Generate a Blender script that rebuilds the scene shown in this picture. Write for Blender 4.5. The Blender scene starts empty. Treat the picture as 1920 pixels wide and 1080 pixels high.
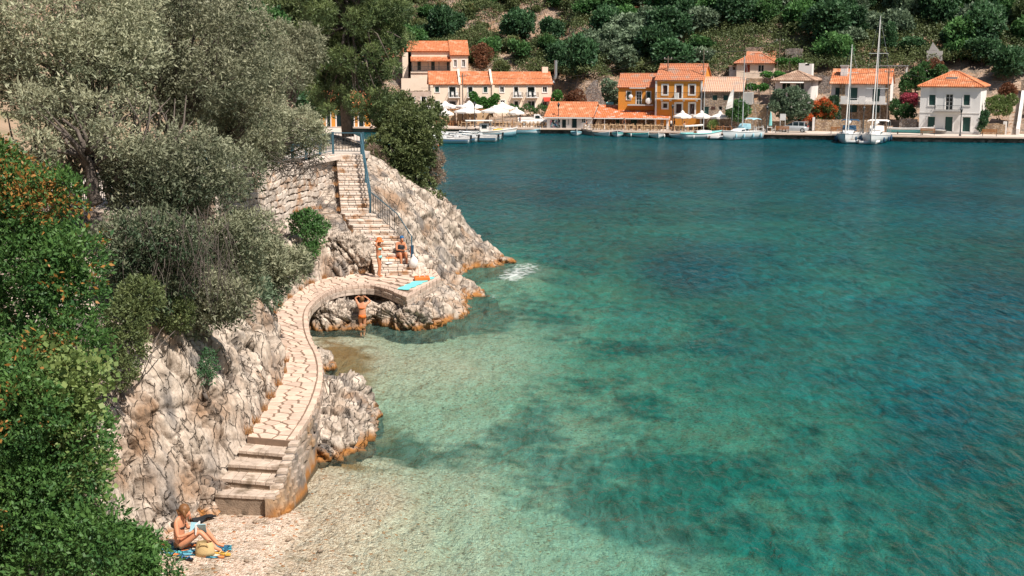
import bpy, math, random
import numpy as np
from mathutils import Vector, Matrix
R = math.radians
sc = bpy.context.scene
col = sc.collection
# ---------------- camera, sky, sun, exposure ----------------
FPX, CH, PITCH = 2400.0, 10.4, R(10)
cam = bpy.data.cameras.new('camera'); camo = bpy.data.objects.new('camera', cam); col.objects.link(camo)
cam.sensor_width = 36; cam.lens = 36 * FPX / 1920; cam.clip_end = 2000; cam.clip_start = 0.2
camo.location = (0, 0, CH); camo.rotation_euler = (R(90) - PITCH, 0, 0); sc.camera = camo
SUN_EL, SUN_AZ = R(54), R(136)       # azimuth clockwise from +Y
w = bpy.data.worlds.new('World'); sc.world = w; w.use_nodes = True
nt = w.node_tree; bg = nt.nodes['Background']
sky = nt.nodes.new('ShaderNodeTexSky'); sky.sky_type = 'NISHITA'; sky.sun_disc = False
sky.sun_elevation = SUN_EL; sky.sun_rotation = SUN_AZ; sky.air_density = 1.2; sky.dust_density = 1.5
nt.links.new(sky.outputs[0], bg.inputs[0]); bg.inputs[1].default_value = 0.058
sl = bpy.data.lights.new('sun', 'SUN'); sl.energy = 5.0; sl.angle = R(0.5); sl.color = (1, .935, .85)
so = bpy.data.objects.new('sun', sl); col.objects.link(so)
sd = Vector((math.sin(SUN_AZ) * math.cos(SUN_EL), math.cos(SUN_AZ) * math.cos(SUN_EL), math.sin(SUN_EL)))
so.rotation_euler = sd.to_track_quat('Z', 'Y').to_euler(); so.location = (60, 0, 90)
sc.view_settings.view_transform = 'Standard'; sc.view_settings.look = 'None'
sc.view_settings.gamma = 1; sc.view_settings.use_curve_mapping = False
sc.view_settings.exposure = 0.42
sc.render.engine = 'CYCLES'
cy = sc.cycles
cy.max_bounces = 6; cy.diffuse_bounces = 3; cy.glossy_bounces = 2; cy.transparent_max_bounces = 8
cy.transmission_bounces = 3; cy.caustics_reflective = False; cy.caustics_refractive = False
cy.use_denoising = True
# ---------------- survey helpers: sight line through a point of the photo, met with a level or a distance ----------------
cp, sp = math.cos(PITCH), math.sin(PITCH)
def ray(u, v):
    z = (540 - v) / FPX
    return (u - 960) / FPX, cp + sp * z, -sp + cp * z
def atz(u, v, z):
    x, y, dz = ray(u, v); t = (z - CH) / dz
    return Vector((x * t, y * t, z))
def atY(u, v, Y):
    x, y, dz = ray(u, v); t = Y / y
    return Vector((x * t, Y, CH + dz * t))
def topx(x, y, z):
    d = y * cp - (z - CH) * sp; h = y * sp + (z - CH) * cp
    return 960 + FPX * x / d, 540 - FPX * h / d
# ---------------- numpy noise ----------------
def h3(a, b, c, s):
    h = (a * 73856093) ^ (b * 19349663) ^ (c * 83492791) ^ (s * 2654435761)
    h = (h ^ (h >> 13)) * 1274126177 & 0x7fffffffffff
    h = (h ^ (h >> 16)) * 668265263 & 0x7fffffffffff
    return ((h >> 8) & 0xffffff) / float(0x1000000)
def vnoise(P, s=0):
    P = np.asarray(P, float); I = np.floor(P).astype(np.int64); F = P - I; F = F * F * (3 - 2 * F)
    r = 0
    for dx in (0, 1):
        for dy in (0, 1):
            for dz in (0, 1):
                w_ = (F[:, 0] if dx else 1 - F[:, 0]) * (F[:, 1] if dy else 1 - F[:, 1]) * (F[:, 2] if dz else 1 - F[:, 2])
                r = r + w_ * h3(I[:, 0] + dx, I[:, 1] + dy, I[:, 2] + dz, s)
    return r * 2 - 1
def fbm(P, o=4, s=0):
    r = 0; a = 1; P = np.asarray(P, float)
    for i in range(o):
        r = r + a * vnoise(P * 2 ** i + 17.3 * i, s + i); a *= .5
    return r / 1.9
def worley(P, s=0):
    I = np.floor(P).astype(np.int64); n = len(P)
    f1 = np.full(n, 9.); f2 = np.full(n, 9.); hid = np.zeros(n); tl = np.zeros(n)
    for dx in (-1, 0, 1):
        for dy in (-1, 0, 1):
            for dz in (-1, 0, 1):
                a, b, c = I[:, 0] + dx, I[:, 1] + dy, I[:, 2] + dz
                q = np.stack([a + h3(a, b, c, s + 1), b + h3(a, b, c, s + 2), c + h3(a, b, c, s + 3)], 1)
                dv = P - q; d = np.sqrt((dv ** 2).sum(1))
                m = d < f1
                f2 = np.where(m, f1, np.minimum(f2, d)); f1 = np.where(m, d, f1)
                hid = np.where(m, h3(a, b, c, s + 4), hid)
                k = dv[:, 0] * (h3(a, b, c, s + 5) - .5) + dv[:, 1] * (h3(a, b, c, s + 6) - .5) + dv[:, 2] * (h3(a, b, c, s + 7) - .5)
                tl = np.where(m, k, tl)
    return f1, f2, hid, tl
def blocks(Q, s=0):
    """staggered joint blocks: distance to the nearest joint, block value, tilt"""
    t0 = Q[:, 0]; i0 = np.floor(t0).astype(np.int64)
    z = np.zeros_like(i0); t1 = Q[:, 1] + h3(i0, z, z, s + 1) * 1.7; i1 = np.floor(t1).astype(np.int64)
    t2 = Q[:, 2] + h3(i0, i1, z, s + 2) * 1.7; i2 = np.floor(t2).astype(np.int64)
    f = np.stack([t0 - i0, t1 - i1, t2 - i2], 1)
    # joints at uneven places: second cut inside each block
    c = .35 + .3 * h3(i0, i1, i2, s + 3); up = (f[:, 2] > c)
    d2 = np.abs(f[:, 2] - c); ed = np.minimum(np.minimum(f, 1 - f).min(1), np.where(h3(i0, i1, i2, s + 8) > .4, d2, 1)); up = up & (h3(i0, i1, i2, s + 8) > .4)
    i2b = i2 * 2 + up
    hid = h3(i0, i1, i2b, s + 4); g = f - .5
    tl = g[:, 0] * (h3(i0, i1, i2b, s + 5) - .5) + g[:, 1] * (h3(i0, i1, i2b, s + 6) - .5) + g[:, 2] * (h3(i0, i1, i2b, s + 7) - .5)
    return ed, hid, tl
def rock_disp(P, amp=1.0, seed=0, e=(.52, -.25, -.82), big=1.0):
    e1 = Vector(e).normalized(); e2 = e1.cross(Vector((.3, 1, .1))).normalized(); e3 = (e1.cross(e2) + e1 * .35).normalized()
    B = np.array([e1, e2, e3]).T
    W = P + .30 * np.stack([fbm(P * .7, 2, 71), fbm(P * .7, 2, 72), fbm(P * .7, 2, 73)], 1) + .05 * np.stack([vnoise(P * 3, 74), vnoise(P * 3, 75), vnoise(P * 3, 76)], 1)
    Q = W @ B * np.array([.38, 1, 1])
    f1, f2, hid, tl = worley(Q / (1.3 * big), seed * 31 + 3)
    g = np.exp(-(f2 - f1) / .035)
    d = .26 * (hid - .5) + .35 * tl - .26 * g; cr = g * 1.0
    for sz, a, tk, ck, wv, wt, sdd in ((.66 * big, .22, 1.7, .10, .032, 1.0, 1), (.28, .11, 2.0, .055, .05, .9, 2), (.12, .045, 2.0, .02, .08, .6, 3)):
        ed, hid, tl = blocks(Q / sz * np.array([.8, 1, 1.3]) + 3.1 * sdd, seed * 17 + sdd * 9)
        k = .35 + .65 * (vnoise(P * .9, 90 + sdd) > -.3)
        g = np.exp(-ed / wv)
        d = d + k * (a * (hid - .5) + a * tk * tl - ck * g)
        cr = np.maximum(cr, g * wt * k)
    d = d + .03 * fbm(P * 5, 3, 5)
    return d * amp, cr
# ---------------- mesh builder ----------------
class MB:
    def __init__(s): s.v = []; s.f = []; s.m = []
    def add(s, vs, fs, m=0):
        b = len(s.v); s.v += [tuple(q) for q in vs]
        for f in fs: s.f.append(tuple(b + i for i in f)); s.m.append(m)
        return s
    def box(s, x0, x1, y0, y1, z0, z1, m=0):
        return s.add([(x0, y0, z0), (x1, y0, z0), (x1, y1, z0), (x0, y1, z0), (x0, y0, z1), (x1, y0, z1), (x1, y1, z1), (x0, y1, z1)],
                     [(3, 2, 1, 0), (4, 5, 6, 7), (0, 1, 5, 4), (1, 2, 6, 5), (2, 3, 7, 6), (3, 0, 4, 7)], m)
    def tube(s, pts, r, n=6, m=0, caps=True):
        pts = [Vector(p) for p in pts]; k = len(pts)
        rs = r if isinstance(r, (list, tuple)) else [r] * k
        base = len(s.v); up = Vector((.13, .21, .97))
        for i, p in enumerate(pts):
            d = (pts[min(i + 1, k - 1)] - pts[max(i - 1, 0)])
            if d.length < 1e-9: d = Vector((0, 0, 1))
            d.normalize()
            a = d.cross(up if abs(d.dot(up)) < .95 else Vector((1, 0, 0))).normalized(); b = d.cross(a)
            for j in range(n):
                t = 2 * math.pi * j / n
                s.v.append(tuple(p + (a * math.cos(t) + b * math.sin(t)) * rs[i]))
        for i in range(k - 1):
            for j in range(n):
                a0 = base + i * n + j; a1 = base + i * n + (j + 1) % n
                s.f.append((a0, a1, a1 + n, a0 + n)); s.m.append(m)
        if caps:
            s.f.append(tuple(base + j for j in range(n))[::-1]); s.m.append(m)
            s.f.append(tuple(base + (k - 1) * n + j for j in range(n))); s.m.append(m)
        return s
    def prism(s, poly, z0, z1, bev=0, m=0, jit=0):
        n = len(poly); cx = sum(p[0] for p in poly) / n; cyy = sum(p[1] for p in poly) / n
        vs = [(p[0], p[1], z0) for p in poly]
        if bev:
            vs += [(p[0], p[1], z1 - bev) for p in poly]
            for p in poly:
                L = math.hypot(p[0] - cx, p[1] - cyy) + 1e-6; k = max(0, 1 - bev * 1.6 / L)
                vs.append((cx + (p[0] - cx) * k, cyy + (p[1] - cyy) * k, z1 + random.uniform(-jit, jit)))
            rows = 3
        else:
            vs += [(p[0], p[1], z1) for p in poly]; rows = 2
        fs = []
        for r_ in range(rows - 1):
            for j in range(n):
                fs.append((r_ * n + j, r_ * n + (j + 1) % n, (r_ + 1) * n + (j + 1) % n, (r_ + 1) * n + j))
        fs.append(tuple((rows - 1) * n + j for j in range(n))); fs.append(tuple(range(n))[::-1])
        return s.add(vs, fs, m)
    def lathe(s, prof, c=(0, 0, 0), n=12, m=0, sx=1, sy=1):
        b = len(s.v)
        for r_, z in prof:
            for j in range(n):
                t = 2 * math.pi * j / n
                s.v.append((c[0] + r_ * sx * math.cos(t), c[1] + r_ * sy * math.sin(t), c[2] + z))
        for i in range(len(prof) - 1):
            for j in range(n):
                s.f.append((b + i * n + j, b + i * n + (j + 1) % n, b + (i + 1) * n + (j + 1) % n, b + (i + 1) * n + j)); s.m.append(m)
        return s
    def ball(s, c, r, m=0, n=10, k=6):
        r = r if isinstance(r, (tuple, list)) else (r, r, r)
        prof = [(max(.001, math.sin(math.pi * i / k)), -math.cos(math.pi * i / k) * r[2]) for i in range(k + 1)]
        return s.lathe(prof, c, n, m, r[0], r[1])
    def mesh(s, name, mats, smooth=False):
        me = bpy.data.meshes.new(name); me.from_pydata(s.v, [], s.f)
        for m_ in (mats if isinstance(mats, (list, tuple)) else [mats]): me.materials.append(m_)
        if any(s.m): me.polygons.foreach_set('material_index', s.m)
        if smooth: me.polygons.foreach_set('use_smooth', [True] * len(s.f))
        me.update(); return me
    def build(s, name, mats, parent=None, smooth=False):
        return link(name, s.mesh(name, mats, smooth), parent)
def link(name, me, parent=None):
    o = bpy.data.objects.new(name, me); col.objects.link(o)
    if parent: o.parent = parent
    return o
def npmesh(name, V, F, mat, smooth=False, attrs=None):
    V = np.asarray(V, np.float32); F = np.asarray(F, np.int32)
    me = bpy.data.meshes.new(name); me.vertices.add(len(V)); me.vertices.foreach_set('co', V.ravel())
    k = F.shape[1]; me.loops.add(F.size); me.loops.foreach_set('vertex_index', F.ravel())
    me.polygons.add(len(F)); me.polygons.foreach_set('loop_start', np.arange(0, F.size, k, dtype=np.int32))
    try: me.polygons.foreach_set('loop_total', np.full(len(F), k, np.int32))
    except Exception: pass
    if smooth: me.polygons.foreach_set('use_smooth', np.ones(len(F), bool))
    me.materials.append(mat); me.update(calc_edges=True)
    for an, av in (attrs or {}).items():
        a = me.attributes.new(an, 'FLOAT', 'POINT'); a.data.foreach_set('value', np.asarray(av, np.float32))
    return me
def gridF(ni, nj):
    i = np.arange(ni - 1)[:, None]; j = np.arange(nj - 1)[None, :]
    a = (i * nj + j).ravel()
    return np.stack([a, a + 1, a + nj + 1, a + nj], 1)
def tag(o, label=None, cat=None, group=None, kind=None):
    if label: o['label'] = label
    if cat: o['category'] = cat
    if group: o['group'] = group
    if kind: o['kind'] = kind
    return o
def empty(name, loc=(0, 0, 0), rz=0, label=None, cat=None, group=None):
    o = bpy.data.objects.new(name, None); col.objects.link(o); o.empty_display_size = .2
    o.location = loc; o.rotation_euler = (0, 0, rz)
    return tag(o, label, cat, group)
def dup(o, loc=None, rz=None, scale=None, label=None):
    kids = {}
    for c in bpy.data.objects:
        if c.parent: kids.setdefault(c.parent.name, []).append(c)
    def rec(s_, par):
        c = s_.copy(); col.objects.link(c); c.parent = par
        for ch in kids.get(s_.name, []): rec(ch, c)
        return c
    r_ = rec(o, None)
    if loc is not None: r_.location = loc
    if rz is not None: r_.rotation_euler = (0, 0, rz)
    if scale is not None: r_.scale = (scale,) * 3 if isinstance(scale, (int, float)) else scale
    if label: r_['label'] = label
    return r_
# ---------------- materials ----------------
def mat(name, c1, c2=None, scale=2.0, rough=.8, bump=0, bscale=None, c3=None, s3=.6, spec=.3, metal=0, stretch=None, contrast=.25, detail=6, coord='Object', objvar=0):
    m = bpy.data.materials.new(name); m.use_nodes = True; n = m.node_tree.nodes; l = m.node_tree.links
    b = n['Principled BSDF']; b.inputs['Roughness'].default_value = rough; b.inputs['Metallic'].default_value = metal
    b.inputs['Specular IOR Level'].default_value = spec
    tc = n.new('ShaderNodeTexCoord'); src = tc.outputs[coord]
    if stretch:
        mp = n.new('ShaderNodeMapping'); mp.inputs['Scale'].default_value = stretch; l.new(src, mp.inputs[0]); src = mp.outputs[0]
    out = None
    if c2 is not None:
        no = n.new('ShaderNodeTexNoise'); no.inputs['Scale'].default_value = scale; no.inputs['Detail'].default_value = detail; l.new(src, no.inputs['Vector'])
        mr = n.new('ShaderNodeMapRange'); mr.inputs[1].default_value = .5 - contrast; mr.inputs[2].default_value = .5 + contrast; l.new(no.outputs[0], mr.inputs[0])
        mx = n.new('ShaderNodeMix'); mx.data_type = 'RGBA'; l.new(mr.outputs[0], mx.inputs[0]); mx.inputs[6].default_value = (*c1, 1); mx.inputs[7].default_value = (*c2, 1)
        out = mx.outputs[2]
        if c3 is not None:
            no2 = n.new('ShaderNodeTexNoise'); no2.inputs['Scale'].default_value = s3; no2.inputs['Detail'].default_value = 5; l.new(src, no2.inputs['Vector'])
            mr2 = n.new('ShaderNodeMapRange'); mr2.inputs[1].default_value = .52; mr2.inputs[2].default_value = .68; l.new(no2.outputs[0], mr2.inputs[0])
            mx2 = n.new('ShaderNodeMix'); mx2.data_type = 'RGBA'; l.new(mr2.outputs[0], mx2.inputs[0]); l.new(out, mx2.inputs[6]); mx2.inputs[7].default_value = (*c3, 1)
            out = mx2.outputs[2]
    if objvar:
        oi = n.new('ShaderNodeObjectInfo'); mr3 = n.new('ShaderNodeMapRange'); mr3.inputs[3].default_value = 1 - objvar; mr3.inputs[4].default_value = 1 + objvar; l.new(oi.outputs['Random'], mr3.inputs[0])
        hs = n.new('ShaderNodeHueSaturation')
        hs.inputs['Color'].default_value = (*c1, 1)
        if out: l.new(out, hs.inputs['Color'])
        l.new(mr3.outputs[0], hs.inputs['Value']); out = hs.outputs[0]
    if out: l.new(out, b.inputs['Base Color'])
    else: b.inputs['Base Color'].default_value = (*c1, 1)
    if bump:
        nb = n.new('ShaderNodeTexNoise'); nb.inputs['Scale'].default_value = bscale or scale * 4; nb.inputs['Detail'].default_value = 8; l.new(src, nb.inputs['Vector'])
        bp = n.new('ShaderNodeBump'); bp.inputs['Strength'].default_value = 1; bp.inputs['Distance'].default_value = bump; l.new(nb.outputs[0], bp.inputs['Height']); l.new(bp.outputs[0], b.inputs['Normal'])
    return m
def stonewall_mat(name, cols, joint, scale=2.2, flat=1.6):
    """coursed rubble: voronoi cells, too small from here to be single stones"""
    m = bpy.data.materials.new(name); m.use_nodes = True; n = m.node_tree.nodes; l = m.node_tree.links
    b = n['Principled BSDF']; b.inputs['Roughness'].default_value = .9; b.inputs['Specular IOR Level'].default_value = .15
    tc = n.new('ShaderNodeTexCoord'); mp = n.new('ShaderNodeMapping'); mp.inputs['Scale'].default_value = (1, 1, flat); wn = n.new('ShaderNodeTexNoise'); wn.inputs['Scale'].default_value = 2.5; l.new(tc.outputs['Object'], wn.inputs['Vector']); wa = n.new('ShaderNodeVectorMath'); wa.operation = 'MULTIPLY_ADD'; l.new(wn.outputs['Color'], wa.inputs[0]); wa.inputs[1].default_value = (.35, .35, .35); l.new(tc.outputs['Object'], wa.inputs[2]); l.new(wa.outputs[0], mp.inputs[0])
    vo = n.new('ShaderNodeTexVoronoi'); vo.inputs['Scale'].default_value = scale; l.new(mp.outputs[0], vo.inputs['Vector'])
    ve = n.new('ShaderNodeTexVoronoi'); ve.feature = 'DISTANCE_TO_EDGE'; ve.inputs['Scale'].default_value = scale; l.new(mp.outputs[0], ve.inputs['Vector'])
    cr = n.new('ShaderNodeValToRGB'); cr.color_ramp.interpolation = 'CONSTANT'
    for i, c in enumerate(cols):
        el = cr.color_ramp.elements[i] if i < 2 else cr.color_ramp.elements.new(i / len(cols))
        el.position = i / len(cols); el.color = (*c, 1)
    sx = n.new('ShaderNodeSeparateColor'); l.new(vo.outputs['Color'], sx.inputs[0]); l.new(sx.outputs[0], cr.inputs[0])
    mr = n.new('ShaderNodeMapRange'); mr.inputs[1].default_value = .01; mr.inputs[2].default_value = .12; l.new(ve.outputs[0], mr.inputs[0])
    mx = n.new('ShaderNodeMix'); mx.data_type = 'RGBA'; l.new(mr.outputs[0], mx.inputs[0]); mx.inputs[6].default_value = (*joint, 1); l.new(cr.outputs[0], mx.inputs[7])
    l.new(mx.outputs[2], b.inputs['Base Color'])
    bp = n.new('ShaderNodeBump'); bp.inputs['Distance'].default_value = .05; l.new(mr.outputs[0], bp.inputs['Height']); l.new(bp.outputs[0], b.inputs['Normal'])
    return m
def leaf_mat(name, ca, cb, cc=None, trans=.3, hue=.0, rough=.55):
    """leaf colours by each leaf's own tint; every plant gets a slightly different value"""
    m = bpy.data.materials.new(name); m.use_nodes = True; n = m.node_tree.nodes; l = m.node_tree.links
    b = n['Principled BSDF']; b.inputs['Roughness'].default_value = rough; b.inputs['Specular IOR Level'].default_value = .35
    at = n.new('ShaderNodeAttribute'); at.attribute_name = 'tint'
    cr = n.new('ShaderNodeValToRGB'); cr.color_ramp.elements[0].color = (*ca, 1); cr.color_ramp.elements[1].color = (*cb, 1)
    if cc:
        cr.color_ramp.elements[1].position = .82; e = cr.color_ramp.elements.new(.9); e.color = (*cc, 1)
    l.new(at.outputs['Fac'], cr.inputs[0])
    oi = n.new('ShaderNodeObjectInfo'); mr = n.new('ShaderNodeMapRange'); mr.inputs[3].default_value = .8; mr.inputs[4].default_value = 1.25; l.new(oi.outputs['Random'], mr.inputs[0])
    hs = n.new('ShaderNodeHueSaturation'); l.new(cr.outputs[0], hs.inputs['Color']); l.new(mr.outputs[0], hs.inputs['Value'])
    l.new(hs.outputs[0], b.inputs['Base Color'])
    tr = n.new('ShaderNodeBsdfTranslucent'); l.new(hs.outputs[0], tr.inputs[0])
    ms = n.new('ShaderNodeMixShader'); ms.inputs[0].default_value = trans; l.new(b.outputs[0], ms.inputs[1]); l.new(tr.outputs[0], ms.inputs[2])
    l.new(ms.outputs[0], n['Material Output'].inputs[0])
    return m
def rock_mat(name, cA, cB, cOr, cGr, band=True, bump=.07, vein=1.0):
    m = bpy.data.materials.new(name); m.use_nodes = True; n = m.node_tree.nodes; l = m.node_tree.links
    b = n['Principled BSDF']; b.inputs['Roughness'].default_value = .85; b.inputs['Specular IOR Level'].default_value = .2
    ge = n.new('ShaderNodeNewGeometry'); P = ge.outputs['Position']
    def noise(s, d=6, st=None):
        no = n.new('ShaderNodeTexNoise'); no.inputs['Scale'].default_value = s; no.inputs['Detail'].default_value = d
        if st:
            mp = n.new('ShaderNodeMapping'); mp.inputs['Scale'].default_value = st; mp.inputs['Rotation'].default_value = (0, R(-35), R(15)); l.new(P, mp.inputs[0]); l.new(mp.outputs[0], no.inputs['Vector'])
        else: l.new(P, no.inputs['Vector'])
        return no.outputs[0]
    def rng(x, a, c): 
        r_ = n.new('ShaderNodeMapRange'); r_.inputs[1].default_value = a; r_.inputs[2].default_value = c; l.new(x, r_.inputs[0]); return r_.outputs[0]
    def mix(f, a, c):
        x = n.new('ShaderNodeMix'); x.data_type = 'RGBA'; l.new(f, x.inputs[0])
        for k, q in ((6, a), (7, c)):
            if isinstance(q, tuple): x.inputs[k].default_value = (*q, 1)
            else: l.new(q, x.inputs[k])
        return x.outputs[2]
    def mul(a, c):
        x = n.new('ShaderNodeMath'); x.operation = 'MULTIPLY'; l.new(a, x.inputs[0])
        if isinstance(c, float): x.inputs[1].default_value = c
        else: l.new(c, x.inputs[1])
        return x.outputs[0]
    c = mix(rng(noise(2.2), .35, .65), cA, cB)
    c = mix(rng(noise(.7, 8), .50, .66), c, cOr)
    c = mix(mul(rng(noise(1.1, 9, (1, 1, .45)), .51, .64), .85), c, cGr)
    c = mix(mul(rng(noise(8, 8, (1, 1, .3)), .53, .68), .5), c, (.15, .125, .105))
    at = n.new('ShaderNodeAttribute'); at.attribute_name = 'crack'
    c = mix(mul(rng(at.outputs['Fac'], .35, .9), .8), c, (.085, .062, .045))
    wn = n.new('ShaderNodeTexNoise'); wn.inputs['Scale'].default_value = 2.5; wn.inputs['Detail'].default_value = 5; l.new(P, wn.inputs['Vector'])
    wv_ = n.new('ShaderNodeVectorMath'); wv_.operation = 'MULTIPLY_ADD'; l.new(wn.outputs['Color'], wv_.inputs[0]); wv_.inputs[1].default_value = (.35, .35, .35); l.new(P, wv_.inputs[2])
    heights = []
    for sc_, wd_, am_ in ((1.7, .03, .42 * vein), (4.6, .05, .22 * vein)):
        mp = n.new('ShaderNodeMapping'); mp.inputs['Scale'].default_value = (1.7, 1.3, .36); mp.inputs['Rotation'].default_value = (R(14), R(-30), 0); l.new(wv_.outputs[0], mp.inputs[0])
        vc = n.new('ShaderNodeTexVoronoi'); vc.feature = 'DISTANCE_TO_EDGE'; vc.inputs['Scale'].default_value = sc_; l.new(mp.outputs[0], vc.inputs['Vector'])
        q_ = rng(vc.outputs['Distance'], 0.0, wd_); heights.append(q_)
        c = mix(mul(mul(n_inv(n, l, q_), rng(noise(.9 + sc_ * .2, 4), .38, .56)), am_), c, (.10, .072, .052))
    if band:
        sx = n.new('ShaderNodeSeparateXYZ'); l.new(P, sx.inputs[0])
        ad = n.new('ShaderNodeMath'); ad.operation = 'MULTIPLY_ADD'; l.new(noise(1.7, 6), ad.inputs[0]); ad.inputs[1].default_value = -.5; l.new(sx.outputs[2], ad.inputs[2])
        bandf = mul(n_inv(n, l, rng(ad.outputs[0], -.12, .1)), rng(noise(3.0, 5), .30, .50))
        c = mix(bandf, c, (.34, .15, .045))
        c = mix(mul(n_inv(n, l, rng(sx.outputs[2], -.02, .10)), .85), c, (.07, .055, .035))
    l.new(c, b.inputs['Base Color'])
    bp = n.new('ShaderNodeBump'); bp.inputs['Distance'].default_value = bump; hs_ = n.new('ShaderNodeMath'); hs_.operation = 'ADD'; l.new(noise(11, 10, (1, 1, .4)), hs_.inputs[0]); (l.new(heights[0], hs_.inputs[1]) if vein else None); l.new(hs_.outputs[0], bp.inputs['Height']); l.new(bp.outputs[0], b.inputs['Normal'])
    return m
def n_inv(n, l, x):
    s_ = n.new('ShaderNodeMath'); s_.operation = 'SUBTRACT'; s_.inputs[0].default_value = 1; l.new(x, s_.inputs[1]); return s_.outputs[0]

M = {}
M['rock'] = rock_mat('limestone', (.62, .52, .43), (.43, .35, .28), (.33, .215, .14), (.125, .115, .11))
M['weathered_masonry'] = rock_mat('weathered_masonry', (.40, .32, .26), (.27, .21, .165), (.34, .22, .13), (.12, .105, .095), bump=.05, vein=0.0)
M['rock_far'] = rock_mat('far_limestone', (.55, .42, .33), (.40, .29, .22), (.40, .25, .15), (.20, .18, .16), band=False)
M['paving'] = mat('paving_stone', (.66, .50, .40), (.52, .38, .29), 5, .85, .006, 60, objvar=.16)
M['mortar'] = mat('path_mortar', (.27, .18, .125), (.19, .13, .095), 6, .95, .01, 40)
M['stepstone'] = mat('step_stone', (.72, .62, .53), (.58, .48, .40), 6, .85, .008, 50, objvar=.12, c3=(.42, .24, .13), s3=2.2)
M['wornstep'] = mat('worn_step_stone', (.62, .50, .41), (.42, .33, .26), 7, .85, .01, 40, c3=(.24, .18, .13), s3=3, objvar=.12)
M['concrete'] = mat('old_concrete', (.34, .25, .18), (.20, .15, .11), 4, .9, .02, 25, c3=(.12, .09, .065), s3=2.5)
M['drystone'] = mat('dry_wall_stone', (.60, .52, .45), (.44, .37, .31), 4, .9, .012, 30, objvar=.18, c3=(.42, .26, .16), s3=1.3)
M['wallback'] = mat('wall_core', (.12, .09, .07), (.07, .055, .045), 5, .95)
M['pebble'] = None
M['bark'] = mat('bark', (.16, .13, .11), (.08, .065, .055), 9, .95, .02, 30)
M['twig'] = mat('dry_twig', (.13, .105, .09), (.07, .06, .05), 9, .9)
M['white'] = mat('white_paint', (.80, .78, .75), (.72, .69, .66), 2, .5)
M['gel'] = mat('white_gelcoat', (.82, .82, .80), (.74, .75, .75), 1.2, .25, spec=.5)
M['black'] = mat('black_plastic', (.02, .02, .022), None, rough=.4)
M['glass'] = mat('window_glass', (.012, .022, .024), None, rough=.08, spec=.6)
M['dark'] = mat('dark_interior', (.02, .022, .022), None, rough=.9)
M['green_sh'] = mat('green_shutter', (.018, .06, .05), (.03, .085, .07), 3, .6)
M['brown_sh'] = mat('brown_shutter', (.085, .035, .025), (.05, .022, .017), 3, .6)
M['red_sh'] = mat('red_shutter', (.33, .06, .025), (.24, .04, .02), 3, .6)
M['metal'] = mat('grey_metal', (.42, .44, .45), None, rough=.35, metal=.6)
M['iron'] = mat('dark_iron', (.035, .045, .05), (.06, .06, .06), 20, .5)
M['blue_iron'] = mat('blue_painted_iron', (.06, .13, .165), (.04, .095, .125), 12, .5)
M['navy'] = mat('navy_paint', (.02, .06, .11), (.03, .08, .14), 12, .5)
M['steel'] = mat('mast_alloy', (.62, .62, .60), None, rough=.35, metal=.3)
M['tile'] = mat('orange_roof_tile', (.66, .25, .115), (.46, .145, .06), 2.6, .85, .02, 8, c3=(.68, .36, .22), s3=1.1)
M['tile_brown'] = mat('weathered_roof_tile', (.42, .27, .19), (.27, .17, .12), 3.5, .9, .02, 8, c3=(.55, .40, .30), s3=.9)
M['tile_pale'] = mat('pale_roof_tile', (.66, .42, .30), (.56, .34, .24), 3, .9, .02, 8, c3=(.48, .36, .29), s3=.8)
M['tile_white'] = mat('limewashed_roof_tile', (.66, .20, .075), (.56, .16, .06), 3.5, .85, .02, 8, c3=(.72, .55, .47), s3=1.4)
M['tile_red'] = mat('dull_red_tile', (.55, .22, .11), (.42, .15, .08), 3.5, .85, .02, 8, c3=(.38, .25, .19), s3=.9)
M['cream'] = mat('cream_plaster', (.82, .67, .54), (.76, .61, .48), .8, .9, .004, 20, c3=(.66, .52, .42), s3=.3)
M['white_pl'] = mat('white_plaster', (.80, .77, .74), (.72, .69, .66), .8, .9, .004, 20, c3=(.52, .49, .46), s3=.35)
M['ochre'] = mat('ochre_plaster', (.67, .27, .045), (.61, .24, .04), .8, .9, .004, 20, c3=(.54, .25, .07), s3=.35)
M['pink_pl'] = mat('stained_plaster', (.56, .44, .37), (.44, .33, .27), 1.2, .9, .01, 10, c3=(.28, .21, .17), s3=.7)
M['grey_pl'] = mat('grey_plaster', (.50, .48, .46), (.40, .38, .36), 1, .9, .01, 10)
M['stone_h'] = stonewall_mat('rubble_wall', [(.42, .31, .24), (.33, .24, .18), (.50, .40, .32), (.28, .21, .17), (.46, .33, .22)], (.24, .185, .145), 4.6)
M['stone_w'] = stonewall_mat('yellow_rubble_wall', [(.50, .36, .24), (.38, .27, .18), (.58, .45, .33), (.30, .21, .15), (.50, .33, .19)], (.27, .20, .145), 4.2)
M['stone_g'] = stonewall_mat('grey_rubble_wall', [(.36, .31, .28), (.26, .22, .20), (.42, .37, .33), (.20, .17, .155), (.36, .27, .21)], (.15, .125, .11), 4.2)
M['quay'] = mat('quay_paving', (.66, .56, .48), (.56, .47, .40), 1.5, .9, .004, 20, c3=(.48, .40, .34), s3=.25)
M['quayside'] = mat('quay_side_stone', (.40, .33, .28), (.22, .18, .15), 1.6, .9, .05, 5, c3=(.12, .10, .085), s3=.7)
M['canvas'] = mat('cream_canvas', (.82, .77, .72), (.74, .69, .64), 1.5, .85)
M['wood'] = mat('varnished_wood', (.42, .19, .07), (.28, .12, .045), 6, .5)
M['wood_pale'] = mat('pale_wood', (.58, .40, .24), (.46, .31, .18), 6, .7)
M['wood_pole'] = mat('weathered_pole', (.20, .15, .12), (.12, .09, .07), 6, .9)
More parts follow.
